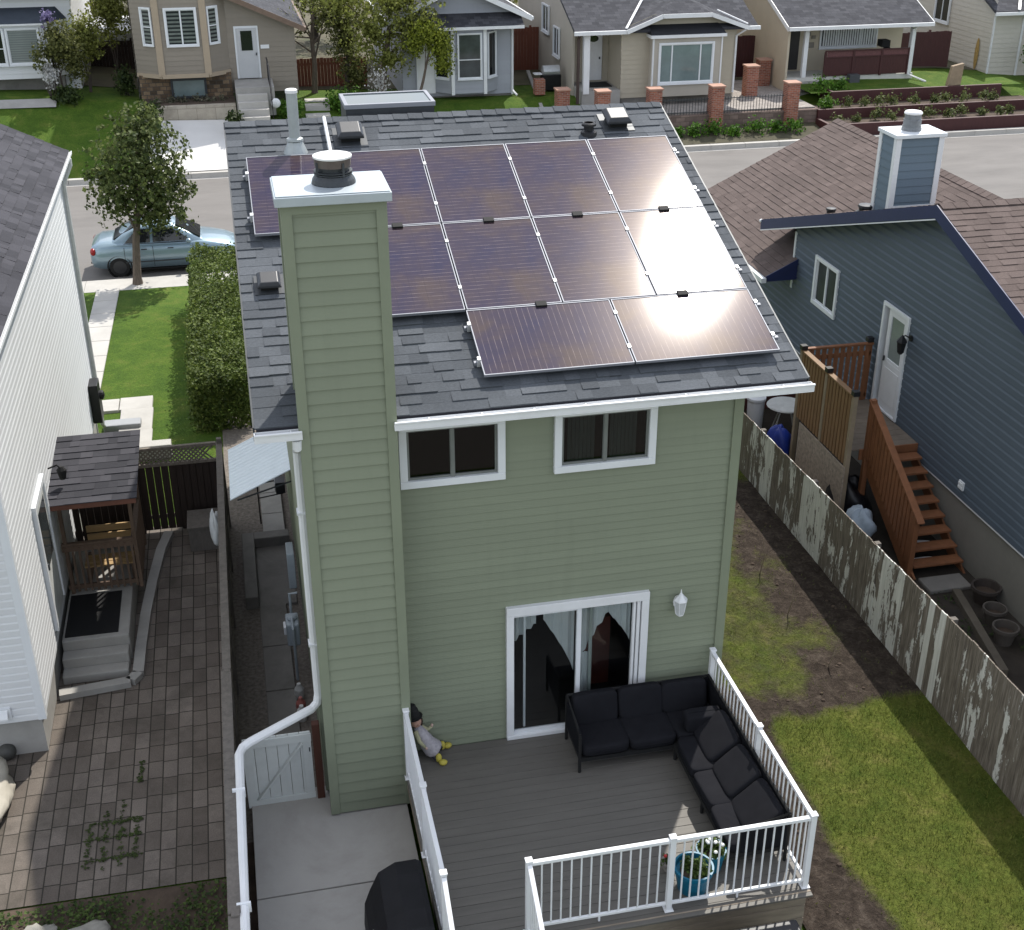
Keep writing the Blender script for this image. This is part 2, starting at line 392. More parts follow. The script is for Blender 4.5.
def blind_pane(name, c0, c1, pitch):
    m, n, b, o = nt(name); t = N(n, 'ShaderNodeTexCoord'); sx = N(n, 'ShaderNodeSeparateXYZ'); L(n, t.outputs['UV'], sx.inputs[0])
    fr = math_(n, 'FRACT', math_(n, 'DIVIDE', sx.outputs['Y'], pitch)); r = ramp(n, [(.35, c0), (.5, c1), (.9, c1), (1, c0)]); L(n, fr, r.inputs[0])
    L(n, mixc(n, noise(n, t.outputs['Object'], 1.5, 3), r.outputs[0], c0), b.inputs['Base Color']); b.inputs['Roughness'].default_value = .12; b.inputs['Specular IOR Level'].default_value = .4
    _mats[name] = m; return m
pane_shutter = blind_pane('pane_shutter', (.02, .024, .026), (.26, .30, .27), .15)
pane_blind = blind_pane('pane_blind', (.16, .18, .18), (.28, .30, .29), .09)
pane_blue = P('pane_blue', (.16, .21, .21), .1, .25, .8, 1, 0, spec=.5)
glass_clear = glass_mat('glass_clear', (.9, .92, .92), .5)
glass = glass_mat('glass', (.42, .45, .45))
curtain_m = P('curtain_cloth', (.62, .64, .64), .9, .1, 3, 30, .1)
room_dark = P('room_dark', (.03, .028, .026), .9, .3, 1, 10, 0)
navy = P('navy_fascia', (.018, .026, .085), .45, .1, 3, 40, .05)

def grass_ground():
    m, n, b, o = nt('lawn_grass')
    v = coord(n, 'Object')
    f = noise(n, v, 1.4, 6, .7, .3); r = ramp(n, [(.30, (.035, .075, .008)), (.52, (.062, .110, .012)), (.72, (.105, .130, .024))]); L(n, f, r.inputs[0])
    f2 = noise(n, v, 26, 5, .75); r2 = ramp(n, [(.25, .45), (.75, 1.5)]); L(n, f2, r2.inputs[0])
    L(n, mixc(n, 1.0, r.outputs[0], r2.outputs[0], 'MULTIPLY'), b.inputs['Base Color']); b.inputs['Roughness'].default_value = .9; b.inputs['Specular IOR Level'].default_value = .15
    bump(n, b, f2, .9, .03)
    return m
lawn_m = grass_ground()
def yard_mat():
    """bare soil with thin grass; the vertex attribute 'grass' says how much of it has grown in"""
    m, n, b, o = nt('yard_soil_and_grass')
    v = coord(n, 'Object')
    a = N(n, 'ShaderNodeAttribute', attribute_name='grass')
    f = noise(n, v, 1.6, 6, .7, .3); r = ramp(n, [(.3, (.060, .095, .014)), (.55, (.115, .135, .026)), (.75, (.20, .175, .06))]); L(n, f, r.inputs[0])
    f2 = noise(n, v, 24, 5, .75); r2 = ramp(n, [(.25, .5), (.75, 1.45)]); L(n, f2, r2.inputs[0])
    gc = mixc(n, 1.0, r.outputs[0], r2.outputs[0], 'MULTIPLY')
    fs = noise(n, v, 5, 8, .75, .6); rs = ramp(n, [(.3, (.026, .020, .016)), (.52, (.058, .045, .036)), (.75, (.125, .102, .082))]); L(n, fs, rs.inputs[0])
    sc = mixc(n, 1.0, rs.outputs[0], r2.outputs[0], 'MULTIPLY')
    fe = noise(n, v, 4.5, 9, .85)
    k = math_(n, 'ADD', a.outputs['Fac'], math_(n, 'MULTIPLY', math_(n, 'SUBTRACT', fe, .5), 1.3))
    rk = ramp(n, [(.22, 0), (.78, .95)]); L(n, k, rk.inputs[0])
    L(n, mixc(n, rk.outputs[0], sc, gc), b.inputs['Base Color']); b.inputs['Roughness'].default_value = .95; b.inputs['Specular IOR Level'].default_value = .1
    bump(n, b, math_(n, 'ADD', math_(n, 'MULTIPLY', fs, 1.5), math_(n, 'MULTIPLY', f2, .6)), 1.0, .06)
    return m
def panel_mat():
    m, n, b, o = nt('solar_cells')
    v = N(n, 'ShaderNodeTexCoord'); sx = N(n, 'ShaderNodeSeparateXYZ'); L(n, v.outputs['UV'], sx.inputs[0])
    # cell gaps and busbars drawn on the laminate: v runs along the long side
    def stripe(src, pitch, wid):
        fr = math_(n, 'FRACT', math_(n, 'DIVIDE', src, pitch)); return math_(n, 'LESS_THAN', fr, wid / pitch)
    bus = stripe(sx.outputs['Y'], .0768, .006)
    gap = math_(n, 'MAXIMUM', stripe(sx.outputs['X'], .2, .004), stripe(sx.outputs['Y'], .0922 * 2, .004))
    nz = noise(n, coord(n, 'UV', (3, 30, 1)), 1.2, 5, .7); dash = ramp(n, [(.42, .12), (.62, 1)]); L(n, nz, dash.inputs[0])
    cellv = noise(n, coord(n, 'Object'), .9, 4, .6, .4); rc = ramp(n, [(.36, (.020, .017, .046)), (.5, (.034, .024, .042)), (.64, (.058, .039, .037))]); L(n, cellv, rc.inputs[0])
    c = mixc(n, math_(n, 'MULTIPLY', math_(n, 'MULTIPLY', bus, dash.outputs[0]), .7), rc.outputs[0], (.27, .22, .21))
    c = mixc(n, math_(n, 'MULTIPLY', gap, .5), c, (.012, .012, .02))
    L(n, c, b.inputs['Base Color']); b.inputs['Roughness'].default_value = .6; b.inputs['Specular IOR Level'].default_value = 0
    sh = b.outputs[0]
    for rough, fac, tint in ((.128, .0145, (1, .98, .95)), (.22, .0034, (1, .89, .80)), (.02, .036, (.92, .94, 1))):
        gl = N(n, 'ShaderNodeBsdfGlossy', distribution='BECKMANN'); gl.inputs['Roughness'].default_value = rough; gl.inputs[0].default_value = (*tint, 1)
        mx = N(n, 'ShaderNodeMixShader'); mx.inputs[0].default_value = fac; L(n, sh, mx.inputs[1]); L(n, gl.outputs[0], mx.inputs[2]); sh = mx.outputs[0]
    L(n, sh, o.inputs[0])
    return m
solar_m = panel_mat()
def peeling(y0, y1, spots):
    """grey boards with old white paint left on some of them (spots: (y from, y to, cover))"""
    m, n, b, o = nt('peeling_paint')
    t = N(n, 'ShaderNodeTexCoord'); sx = N(n, 'ShaderNodeSeparateXYZ'); L(n, t.outputs['Object'], sx.inputs[0])
    yy = sx.outputs['Y']
    cov = None
    for a, c, k in spots:
        s_ = math_(n, 'MULTIPLY', math_(n, 'MULTIPLY', math_(n, 'GREATER_THAN', yy, a), math_(n, 'LESS_THAN', yy, c)), k)
        cov = s_ if cov is None else math_(n, 'MAXIMUM', cov, s_)
    v = coord(n, 'Object', (1, 3.0, 1.0)); f = noise(n, v, 1.5, 9, .72, .35)
    vs = coord(n, 'Object', (1, 12, .8)); f2 = noise(n, vs, 2.2, 6, .7)
    k = math_(n, 'ADD', math_(n, 'ADD', math_(n, 'MULTIPLY', f, 1.25), math_(n, 'MULTIPLY', f2, .28)), cov)
    wn = N(n, 'ShaderNodeTexWhiteNoise', noise_dimensions='1D'); L(n, math_(n, 'FLOOR', math_(n, 'DIVIDE', math_(n, 'ADD', yy, 7.0), .147)), wn.inputs['W'])
    k = math_(n, 'ADD', k, math_(n, 'MULTIPLY', math_(n, 'SUBTRACT', wn.outputs['Value'], .5), .14))
    rk = ramp(n, [(.855, 0), (.885, 1)]); L(n, math_(n, 'MULTIPLY', k, 1.0, True), rk.inputs[0])
    rw = ramp(n, [(.28, (.066, .055, .045)), (.5, (.155, .132, .109)), (.75, (.30, .268, .232))]); L(n, f2, rw.inputs[0])
    pv = noise(n, coord(n, 'Object', (1, 7, .5)), 3, 5); rp = ramp(n, [(.3, (.46, .455, .42)), (.7, (.66, .655, .62))]); L(n, pv, rp.inputs[0])
    L(n, mixc(n, rk.outputs[0], rw.outputs[0], rp.outputs[0]), b.inputs['Base Color']); b.inputs['Roughness'].default_value = .85; b.inputs['Specular IOR Level'].default_value = .2
    bump(n, b, math_(n, 'ADD', f2, math_(n, 'MULTIPLY', rk.outputs[0], .6)), .6, .006)
    return m

# ------------------------------------------------------------------ generic building pieces
def fbox(g, O, U, Nn, u0, u1, v0, v1, n0, n1, mi=0):
    O = Vector(O); U = Vector(U); Nn = Vector(Nn); Z = Vector((0, 0, 1))
    p = lambda u, v, k: O + U * u + Z * v + Nn * k
    return g.hexa([p(u0, v0, n0), p(u1, v0, n0), p(u1, v0, n1), p(u0, v0, n1), p(u0, v1, n0), p(u1, v1, n0), p(u1, v1, n1), p(u0, v1, n1)], mi)
def window(parent, O, U, Nn, w, h, fw=.09, split=(.5,), mat=None, pane=None, blind=None, sill=True, depth=.05, name='window', rows=(), sm=None):
    """casing as the part, panes / sashes / sill as sub-parts; O is the lower left corner of the casing"""
    mat = mat or white_vinyl; pane = pane or glass; sm = sm or mat
    g = G()
    fbox(g, O, U, Nn, 0, w, 0, fw, -.04, depth); fbox(g, O, U, Nn, 0, w, h - fw, h, -.04, depth)
    fbox(g, O, U, Nn, 0, fw, fw, h - fw, -.04, depth - .002); fbox(g, O, U, Nn, w - fw, w, fw, h - fw, -.04, depth - .002)
    win = emit(name, g, mat, parent, bevel=.006)
    us = [fw] + [fw + (w - 2 * fw) * s for s in split] + [w - fw]
    s = G()
    for u in us[1:-1]: fbox(s, O, U, Nn, u - .022, u + .022, fw, h - fw, -.03, .018)
    for rv in rows: fbox(s, O, U, Nn, fw, w - fw, fw + (h - 2 * fw) * rv - .018, fw + (h - 2 * fw) * rv + .018, -.028, .016)
    for a, b in zip(us[:-1], us[1:]):
        for q in (a + .0, b - .03): fbox(s, O, U, Nn, q, q + .03, fw + .03, h - fw - .03, -.034, .006)
        fbox(s, O, U, Nn, a, b, fw, fw + .03, -.034, .006); fbox(s, O, U, Nn, a, b, h - fw - .03, h - fw, -.034, .006)
    emit('sash', s, sm, win)
    for a, b in zip(us[:-1], us[1:]):
        q = G(); fbox(q, O, U, Nn, a + .01, b - .01, fw + .01, h - fw - .01, -.022, -.014); emit('pane', q, pane, win)
        if blind:
            bl = G(); k = fw + .02
            while k < h - fw - .05: fbox(bl, O, U, Nn, a + .03, b - .03, k, k + .055, -.065, -.045); k += .075
            emit('blind', bl, blind, win)
    if sill:
        q = G(); fbox(q, O, U, Nn, -.02, w + .02, -.035, -.002, -.03, depth + .03); emit('sill', q, mat, win)
    return win
def pipe_down(parent, pts, w=.075, d=.06, mat=None, name='downspout'):
    g = G()
    g.tube(pts, w * .55, 8); return emit(name, g, mat or white_paint, parent, smooth=False)

# ------------------------------------------------------------------ the ground
def ground():
    xs = sorted(set([-400, -150, -60] + list(np.arange(-40, 61, 2.0)) + [90, 200, 400])); ys = sorted(set([-200, -60, -20, -8, 0, 6, 12, 16, 20, 24.4, 24.5, 30, 36.6, 36.7] + list(np.arange(37.5, 43, .75)) + [46, 55, 80, 150, 400]))
    g = G(); idx = {}
    for j, y in enumerate(ys):
        for i, x in enumerate(xs): idx[i, j] = len(g.v); g.v.append((x, y, zg(x, y)))
    for j in range(len(ys) - 1):
        for i in range(len(xs) - 1): g.f.append((idx[i, j], idx[i + 1, j], idx[i + 1, j + 1], idx[i, j + 1])); g.m.append(0); g.uv.append(None)
    emit('ground', g, lawn_m, kind='structure', smooth=True)
ground()
def sheet(name, pts, mat, z=None, dz=.004, kind='structure', th=0.0):
    g = G(); p = [(x, y, (zg(x, y) if z is None else z) + dz) for x, y in pts]
    if th: g.prism([(a, b, c - th) for a, b, c in p], (0, 0, th))
    else: g.face(p)
    return emit(name, g, mat, kind=kind)
sheet('road', [(-200, 24.6), (200, 24.6), (200, 36.55), (-200, 36.55)], asphalt, z=-1.3, dz=0)
g = G()                                                     # near kerb and sidewalk
for a in np.arange(-60, 60, 1.5): g.box(a, a + 1.49, 24.42, 24.62, -1.5, -1.17)
emit('kerb', g, concrete_light, kind='structure')
g = G()
for a in np.arange(-60, 60, 1.5): g.box(a, a + 1.485, 36.5, 36.75, -1.5, -1.10)
emit('kerb', g, concrete_light, kind='structure')
g = G()
for a in np.arange(-60, 60, 1.5): g.box(a, a + 1.49, 23.55, 24.415, -1.5, -1.165)
emit('sidewalk', g, concrete_light, kind='structure')
g = G(); g.face([(-60, 36.3, -1.292), (60, 36.3, -1.292), (60, 36.55, -1.285), (-60, 36.55, -1.285)]); emit('gutter_pan', g, concrete_light, kind='structure')
sheet('driveway', [(-6.1, 36.76), (-2.6, 36.76), (-2.85, 40.6), (-5.9, 40.6)], P('driveway_concrete', (.58, .57, .55), .85, .07, .8, 60, .2, dirt=.15, dirtcol=(.4, .39, .37)), dz=.03)

sheet('unseen_gravel', [(-60, -40), (60, -40), (60, -9.5), (-60, -9.5)], gravel, z=-.79, dz=0)  # unseen gravel ground behind the camera, added to keep green out of window reflections
# paver patio beside the white house
sheet('paver_patio', [(-9.5, -.95), (-3.695, -1.02), (-3.695, 8.4), (-6.35, 8.4), (-6.35, 2.2), (-9.5, 2.2)], pavers, z=-.77, dz=0)
sheet('soil_strip', [(-9.5, -6), (-3.6, -6), (-3.6, -1.03), (-9.5, -.955)], soil, z=-.79, dz=0)
# rear pad and side passage
g = G(); g.box(-3.5, -1.46, -1.755, .12, -.78, -.5); g.box(-3.5, -1.46, -6, -1.775, -.78, -.503); emit('concrete_pad', g, P('pad_concrete', (.36, .345, .32), .85, .08, .9, 90, .25, dirt=.6, dirtcol=(.22, .205, .185)), kind='structure', bevel=.008)
sheet('fence_soil', [(-3.72, -7), (-3.3, -7), (-3.3, -.45), (-3.72, -.45)], soil, z=-.788, dz=0)
sheet('passage_soil', [(-3.70, -.5), (-2.4, -.5), (-2.4, 13.2), (-3.70, 13.2)], gravel, z=-.79, dz=0)
g = G()
for y0, y1 in ((.2, 1.5), (1.52, 2.7), (2.72, 3.9), (3.92, 5.15)): g.box(-3.2, -2.75, y0, y1, -.8, -.72)
g.box(-3.2, -2.56, 5.17, 7.15, -.8, -.745)
emit('path', g, concrete_dark, kind='structure', bevel=.01); g = G()
for y0, y1 in ((7.45, 8.25), (8.27, 9.1), (9.12, 10.2), (10.22, 11.6)): g.box(-3.02, -2.62, y0, y1, -.8, -.66)
emit('path', g, concrete, kind='structure', bevel=.01)
g = G(); g.box(-3.42, -3.2, 5.17, 7.4, -.8, -.55); g.box(-3.2, -2.56, 7.15, 7.4, -.8, -.55)
emit('path_kerb', g, concrete_dark, kind='structure', bevel=.015)
# front path of the white house
g = G()
for k, y in enumerate(np.arange(14.5, 23.5, 1.15)): g.prism([(-7.15, y, zg(0, y) - .05), (-6.5, y, zg(0, y) - .05), (-6.5, y + 1.13, zg(0, y + 1.13) - .05), (-7.15, y + 1.13, zg(0, y + 1.13) - .05)], (0, 0, .09))
g.box(-6.48, -6.0, 14.1, 14.75, -.9, -.80); g.box(-5.98, -5.25, 14.1, 14.78, -.92, -.80); g.box(-5.93, -5.22, 12.9, 14.07, -.92, -.78); g.box(-5.9, -5.2, 11.7, 12.88, -.92, -.765)
emit('stepping_slabs', g, concrete_light, kind='structure', bevel=.012)
g = G(); g.box(-5.45, -4.75, 11.35, 11.65, -.8, -.48); emit('concrete_step', g, concrete_light, kind='structure', bevel=.02)
# ------------------------------------------------------------------ the green house
XL, XR, YB = -2.46, 3.02, 11.5
TA = .3366; AN = math.atan(TA); CA, SA = math.cos(AN), math.sin(AN)
EY, RY = -.40, 5.75
RX0, RX1 = -2.94, 3.69
rz = lambda y: 5.335 + TA * (y if y <= RY else 2 * RY - y)
house = thing('green_house', 'sage green two-storey house with grey shingle roof and solar panels', 'house', (.25, 5.7, -.8))
# walls
g = G()
W1 = (-1.303, -.004, 4.051, 4.915); W2 = (.611, 1.918, 4.051, 4.915); DR = (0.0, 1.947, 0.0, 2.143)
zb = -.45
op = [(a - XL + .02, b - XL - .02, c - zb + .02, d - zb - .02) for a, b, c, d in (W1, W2)] + [(DR[0] - XL + .02, DR[1] - XL - .02, 0 - zb - .3, DR[3] - zb - .02)]
g.laps((XL, 0, zb), (1, 0, 0), (0, 0, 1), (0, -1, 0), XR - XL, 5.12 - zb, .112, .015, op)
gable = lambda v: (max(0, (v + zb - rz(0) + .12) / TA), YB - max(0, (v + zb - rz(0) + .12) / TA))
g.laps((XR, 0, zb), (0, 1, 0), (0, 0, 1), (1, 0, 0), YB, rz(RY) - .15 - zb, .165, .032, (), gable)
g.laps((XL, YB, zb), (0, -1, 0), (0, 0, 1), (-1, 0, 0), YB, rz(RY) - .15 - zb, .165, .032, (), gable)
g.laps((XR, YB, zb), (-1, 0, 0), (0, 0, 1), (0, 1, 0), XR - XL, 5.12 - zb, .165, .032)
emit('wall', g, green_siding, house)
g = G()
for x in (XL, XR):
    for y in (0, YB):
        sx = -1 if x == XL else 1; sy = -1 if y == 0 else 1
        g.box(min(x - .085 * sx, x + .04 * sx), max(x - .085 * sx, x + .04 * sx), min(y, y + .041 * sy), max(y, y + .041 * sy), zb, 5.1)
        g.box(min(x, x + .0405 * sx), max(x, x + .0405 * sx), min(y - .085 * sy, y), max(y - .085 * sy, y), zb, 5.1)
        emit('corner_trim', g, green_trim, house); g = G()
g = G(); g.box(XL + .03, XR - .03, .03, YB - .03, -1.0, zb + .01); emit('foundation', g, concrete, house)
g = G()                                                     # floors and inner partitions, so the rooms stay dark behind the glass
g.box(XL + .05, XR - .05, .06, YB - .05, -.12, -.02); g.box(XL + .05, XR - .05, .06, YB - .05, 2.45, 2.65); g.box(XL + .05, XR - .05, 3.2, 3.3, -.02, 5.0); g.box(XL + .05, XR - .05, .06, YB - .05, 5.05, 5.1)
emit('floor', g, room_dark, house); g = G(); g.box(XL + .05, XR - .05, .9, .95, 2.65, 5.05); emit('dark_backing', g, room_dark, house)  # dark plane added close behind the upstairs windows to darken their glass
# roof: sheathing plus lapped shingle courses
g = G()
prof = [(RX0, EY, rz(EY) - .10), (RX0, RY, rz(RY) - .10), (RX0, 2 * RY - EY, rz(EY) - .10), (RX0, 2 * RY - EY, rz(EY) - .012), (RX0, RY, rz(RY) - .012), (RX0, EY, rz(EY) - .012)]
g.prism(prof, (RX1 - RX0, 0, 0))
roof = emit('roof', g, shingle_dark, house)
sl = (RY - EY) / CA
g = G()
g.shingle((RX0 - .015, EY - .02, rz(EY) - .008), (1, 0, 0), (0, CA, SA), (0, -SA, CA), RX1 - RX0 + .03, sl + .02, .178)
g.shingle((RX1 + .015, 2 * RY - EY + .02, rz(EY) - .008), (-1, 0, 0), (0, -CA, SA), (0, SA, CA), RX1 - RX0 + .03, sl + .02, .178)
emit('shingles', g, shingle_grey, roof)
g = G(); k = RX0 - .02
while k < RX1:                                              # ridge caps
    e = min(k + .24, RX1 + .02); o = rnd.uniform(.0, .006)
    for s in (-1, 1):
        g.prism([(k, RY, rz(RY) + .02 + o), (e, RY, rz(RY) + .012), (e, RY + s * .15 * CA, rz(RY) + .012 - .15 * SA), (k, RY + s * .15 * CA, rz(RY) + .02 + o - .15 * SA)], (0, 0, .012))
    k += .225
emit('ridge_cap', g, shingle_grey, roof)
g = G()
for x in (RX0 - .035, RX1 + .016):
    for s in (0, 1):
        ya, yb = (EY, RY) if s == 0 else (2 * RY - EY, RY)
        g.hexa([(x, ya, rz(EY) - .16), (x + .02, ya, rz(EY) - .16), (x + .02, yb, rz(RY) - .16), (x, yb, rz(RY) - .16), (x, ya, rz(EY) + .008), (x + .02, ya, rz(EY) + .008), (x + .02, yb, rz(RY) + .008), (x, yb, rz(RY) + .008)])
    emit('rake_trim', g, dark_metal, roof); g = G()
g = G(); g.box(RX0 + .01, RX1 - .01, EY + .01, 0, rz(EY) - .13, rz(EY) - .105); g.box(RX0 + .01, RX1 - .01, YB, 2 * RY - EY - .01, rz(EY) - .13, rz(EY) - .105); emit('soffit', g, white_vinyl, house)
# gutter: an open trough in two runs, either side of the chimney
CX0, CX1, CYF, CYB = -2.43, -1.40, -.47, .22
def gutter(x0, x1):
    g = G(); y0, y1 = EY - .155, EY - .03; z0, z1 = rz(EY) - .125, rz(EY) - .035
    g.box(x0, x1, y0, y1, z0, z0 + .012); g.box(x0, x1, y1 - .01, y1, z0 + .012, z1); g.box(x0, x1, y0, y0 + .012, z0 + .012, z1); g.box(x0, x1, y0 - .018, y0 + .014, z1, z1 + .02)
    for x in (x0, x1 - .01): g.box(x, x + .01, y0 + .012, y1 - .01, z0 + .012, z1)
    k = x0 + .4
    while k < x1: g.box(k, k + .02, y0 + .014, y1 - .01, z1 - .012, z1 - .002); k += .62
    emit('gutter', g, white_paint, house, bevel=.004)
gutter(RX0 - .03, CX0 - .005); gutter(CX1 + .005, RX1 + .04)
# downspout, and its long extension carried over the gate along the fence
dn = [(-2.50, EY - .09, rz(EY) - .15), (-2.50, EY - .09, rz(EY) - .24), (-2.495, -.10, rz(EY) - .48), (-2.495, -.10, 1.22), (-2.52, -.125, 1.10), (-2.6, -.18, 1.05), (-3.40, -.60, .99), (-3.50, -.68, .98), (-3.545, -.80, .975), (-3.56, -2.6, .95), (-3.60, -7.5, .86)]
g = G(); g.tube(dn, .057, 10); dsp = emit('downspout', g, white_paint, house)
for p_ in ((-2.495, -.10, 3.9), (-2.495, -.10, 2.0)): g = G(); g.box(p_[0] - .07, p_[0] + .07, p_[1] - .066, p_[1] + .08, p_[2], p_[2] + .03); emit('strap', g, white_vinyl, dsp)
for y_, z_ in ((-1.5, .965), (-3.3, .937), (-5.2, .905)): g = G(); g.box(-3.64, -3.49, y_, y_ + .03, z_ - .07, z_ + .064); emit('strap', g, white_vinyl, dsp)
# upper windows
def slide_window(b, label=None):
    return window(house, (b[0], -.028, b[2]), (1, 0, 0), (0, -1, 0), b[1] - b[0], b[3] - b[2], .095, (.5,), sill=False, sm=P('grey_sash', (.16, .17, .16), .5))
w = slide_window(W1); w2 = slide_window(W2)
g = G()
for k in range(7): g.box(.80 + k * .05, .845 + k * .05, .035, .045, 4.1, 4.85)
for k in range(7): g.box(1.34 + k * .05, 1.385 + k * .05, .035, .045, 4.1, 4.85)
emit('blind', g, P('blind_cloth', (.5, .52, .46), .9), w2)
# sliding patio door
g = G(); O = (0, -.03, 0); U = (1, 0, 0); Nn = (0, -1, 0); dw, dh = 1.947, 2.143
fbox(g, O, U, Nn, 0, dw, dh - .13, dh, -.05, .05); fbox(g, O, U, Nn, 0, .10, .06, dh - .13, -.05, .048); fbox(g, O, U, Nn, dw - .10, dw, .06, dh - .13, -.05, .048); fbox(g, O, U, Nn, 0, dw, 0, .06, -.06, .06)
fbox(g, O, U, Nn, dw - .16, dw - .115, .06, dh - .13, -.05, .03); fbox(g, O, U, Nn, dw - .21, dw - .175, .06, dh - .13, -.05, .018)
door = emit('patio_door', g, white_paint, house, bevel=.006)
g = G()
fbox(g, O, U, Nn, .96, 1.02, .06, dh - .13, -.04, .022); fbox(g, O, U, Nn, 1.2, dw - .21, .06, .12, -.05, 0); fbox(g, O, U, Nn, .1, .96, .06, .11, -.03, .012); fbox(g, O, U, Nn, .1, .96, dh - .17, dh - .13, -.03, .012)
fbox(g, O, U, Nn, .25, .28, .11, dh - .17, -.09, -.06)
emit('sash', g, white_vinyl, door); g = G(); fbox(g, O, U, Nn, 1.15, 1.195, .06, dh - .13, -.075, -.05); emit('inner_sash', g, P('inner_sash', (.30, .33, .31), .5), door)
for a, b, k in ((.10, .96, -.012), (1.02, dw - .21, -.03)):
    g = G(); fbox(g, O, U, Nn, a, b, .08, dh - .14, k - .006, k); emit('pane', g, glass_clear, door)
g = G()                                                     # drawn-back curtains
def drape(xa, xb, za, zb_, y):
    n = 14
    for i in range(n):
        t0, t1 = i / n, (i + 1) / n
        o0, o1 = .03 * math.sin(t0 * 22), .03 * math.sin(t1 * 22)
        x0, x1 = xa + (xb - xa) * t0, xa + (xb - xa) * t1
        g.face([(x0, y + o0, za + (zb_ - za) * t0 ** .8), (x1, y + o1, za + (zb_ - za) * t1 ** .8), (x1, y + o1, dh - .12), (x0, y + o0, dh - .12)])
drape(1.03, 1.42, 1.05, 1.80, .075); drape(1.74, 1.42, 1.30, 1.80, .08); drape(.98, .55, .85, 1.75, .16); drape(.1, .45, 1.4, 1.7, .16)
for i in range(5): g.face([(1.03 + .03 * i, .075 + .02 * (i % 2), .1), (1.06 + .03 * i, .075 + .02 * ((i + 1) % 2), .1), (1.06 + .03 * i, .075 + .02 * ((i + 1) % 2), 1.2), (1.03 + .03 * i, .075 + .02 * (i % 2), 1.2)])
emit('curtain', g, curtain_m, door)
g = G(); g.box(1.45, 1.72, .9, 1.3, 0, 1.15); g.box(1.35, 1.45, 1.0, 1.2, 0, .8); emit('cabinet', g, P('indoor_wood', (.12, .03, .02), .5), house)
# chimney
ZC = 7.745
g = G(); ch = (.165, .022)
g.laps((CX0, CYF, -.47), (1, 0, 0), (0, 0, 1), (0, -1, 0), CX1 - CX0, ZC + .47, *ch)
g.laps((CX1, CYF, -.47), (0, 1, 0), (0, 0, 1), (1, 0, 0), CYB - CYF, ZC + .47, *ch)
g.laps((CX0, CYB, -.47), (0, -1, 0), (0, 0, 1), (-1, 0, 0), CYB - CYF, ZC + .47, *ch)
g.laps((CX1, CYB, 4.5), (-1, 0, 0), (0, 0, 1), (0, 1, 0), CX1 - CX0, ZC - 4.5, *ch)
g.box(CX0 + .01, CX1 - .01, CYF + .01, CYB - .01, -.46, ZC)
chim = emit('chimney', g, green_siding, house)
g = G()
for x in (CX0, CX1):
    for y in (CYF, CYB):
        sx = -1 if x == CX0 else 1; sy = -1 if y == CYF else 1
        g.box(min(x - .075 * sx, x + .04 * sx), max(x - .075 * sx, x + .04 * sx), min(y, y + .041 * sy), max(y, y + .041 * sy), -.47, ZC - .002)
        g.box(min(x, x + .0405 * sx), max(x, x + .0405 * sx), min(y - .075 * sy, y), max(y - .075 * sy, y), -.47, ZC - .002)
        emit('corner_trim', g, green_trim, chim); g = G()
g.box(CX0 - .025, CX1 + .025, CYF - .043, CYF, ZC - .10, ZC - .001)
emit('frieze_board', g, green_trim, chim)
g = G(); g.box(CX0 - .095, CX1 + .09, CYF - .115, CYB + .07, ZC, ZC + .10); g.box(CX0 - .08, CX1 + .075, CYF - .1, CYB + .055, ZC + .10, ZC + .115); emit('chimney_cap', g, P('cap_metal', (.42, .47, .50), .4, .08, 2, 30, .1, metal=.25), chim, bevel=.008)
fx, fy, fz = (CX0 + CX1) / 2 + .045, (CYF + CYB) / 2, ZC + .112
g = G(); g.lathe((fx, fy, fz), [(.235, 0), (.235, .015), (.225, .05), (.20, .085), (.195, .095), (.16, .10), (.16, .19)], 28)
for k in range(2): g.lathe((fx, fy, fz + .105 + k * .022), [(.15, 0), (.205, 0), (.205, .01), (.15, .01)], 28)
for k in range(4):
    t = k * PI / 2 + .5; g.box(fx + .2 * math.cos(t) - .012, fx + .2 * math.cos(t) + .012, fy + .2 * math.sin(t) - .012, fy + .2 * math.sin(t) + .012, fz + .10, fz + .24)
emit('flue_collar', g, dark_metal, chim, smooth=False)
g = G(); g.lathe((fx, fy, fz + .185), [(.185, .0), (.192, .0), (.197, .09), (.185, .09)], 32); emit('flue_skirt', g, P('skirt_metal', (.12, .10, .09), .4, .2, 6, 30, .1, metal=.5), chim); g = G(); g.lathe((fx, fy, fz + .275), [(.19, .0), (.206, .0), (.206, .018), (.17, .028), (.01, .034)], 32); emit('flue_cap', g, P('flue_white', (.68, .68, .66), .45, .08, 5), chim)
# conduit that runs over the ridge
def onroof(x, s, h=0.0):                                    # s: metres up the rear slope from y = 0, h: height off the shingles
    return Vector((x, s * CA - h * SA, 5.335 + s * SA + h * CA))
g = G(); p0 = onroof(-1.52, 4.7, .10); p1 = onroof(-1.52, 5.95, .10); g.tube([p0, p1], .026, 10)
for s in (5.0, 5.9): a = onroof(-1.52, s, .0); g.beam(a, onroof(-1.52, s, .09), .03, .03)
emit('roof_conduit', g, white_paint, house)

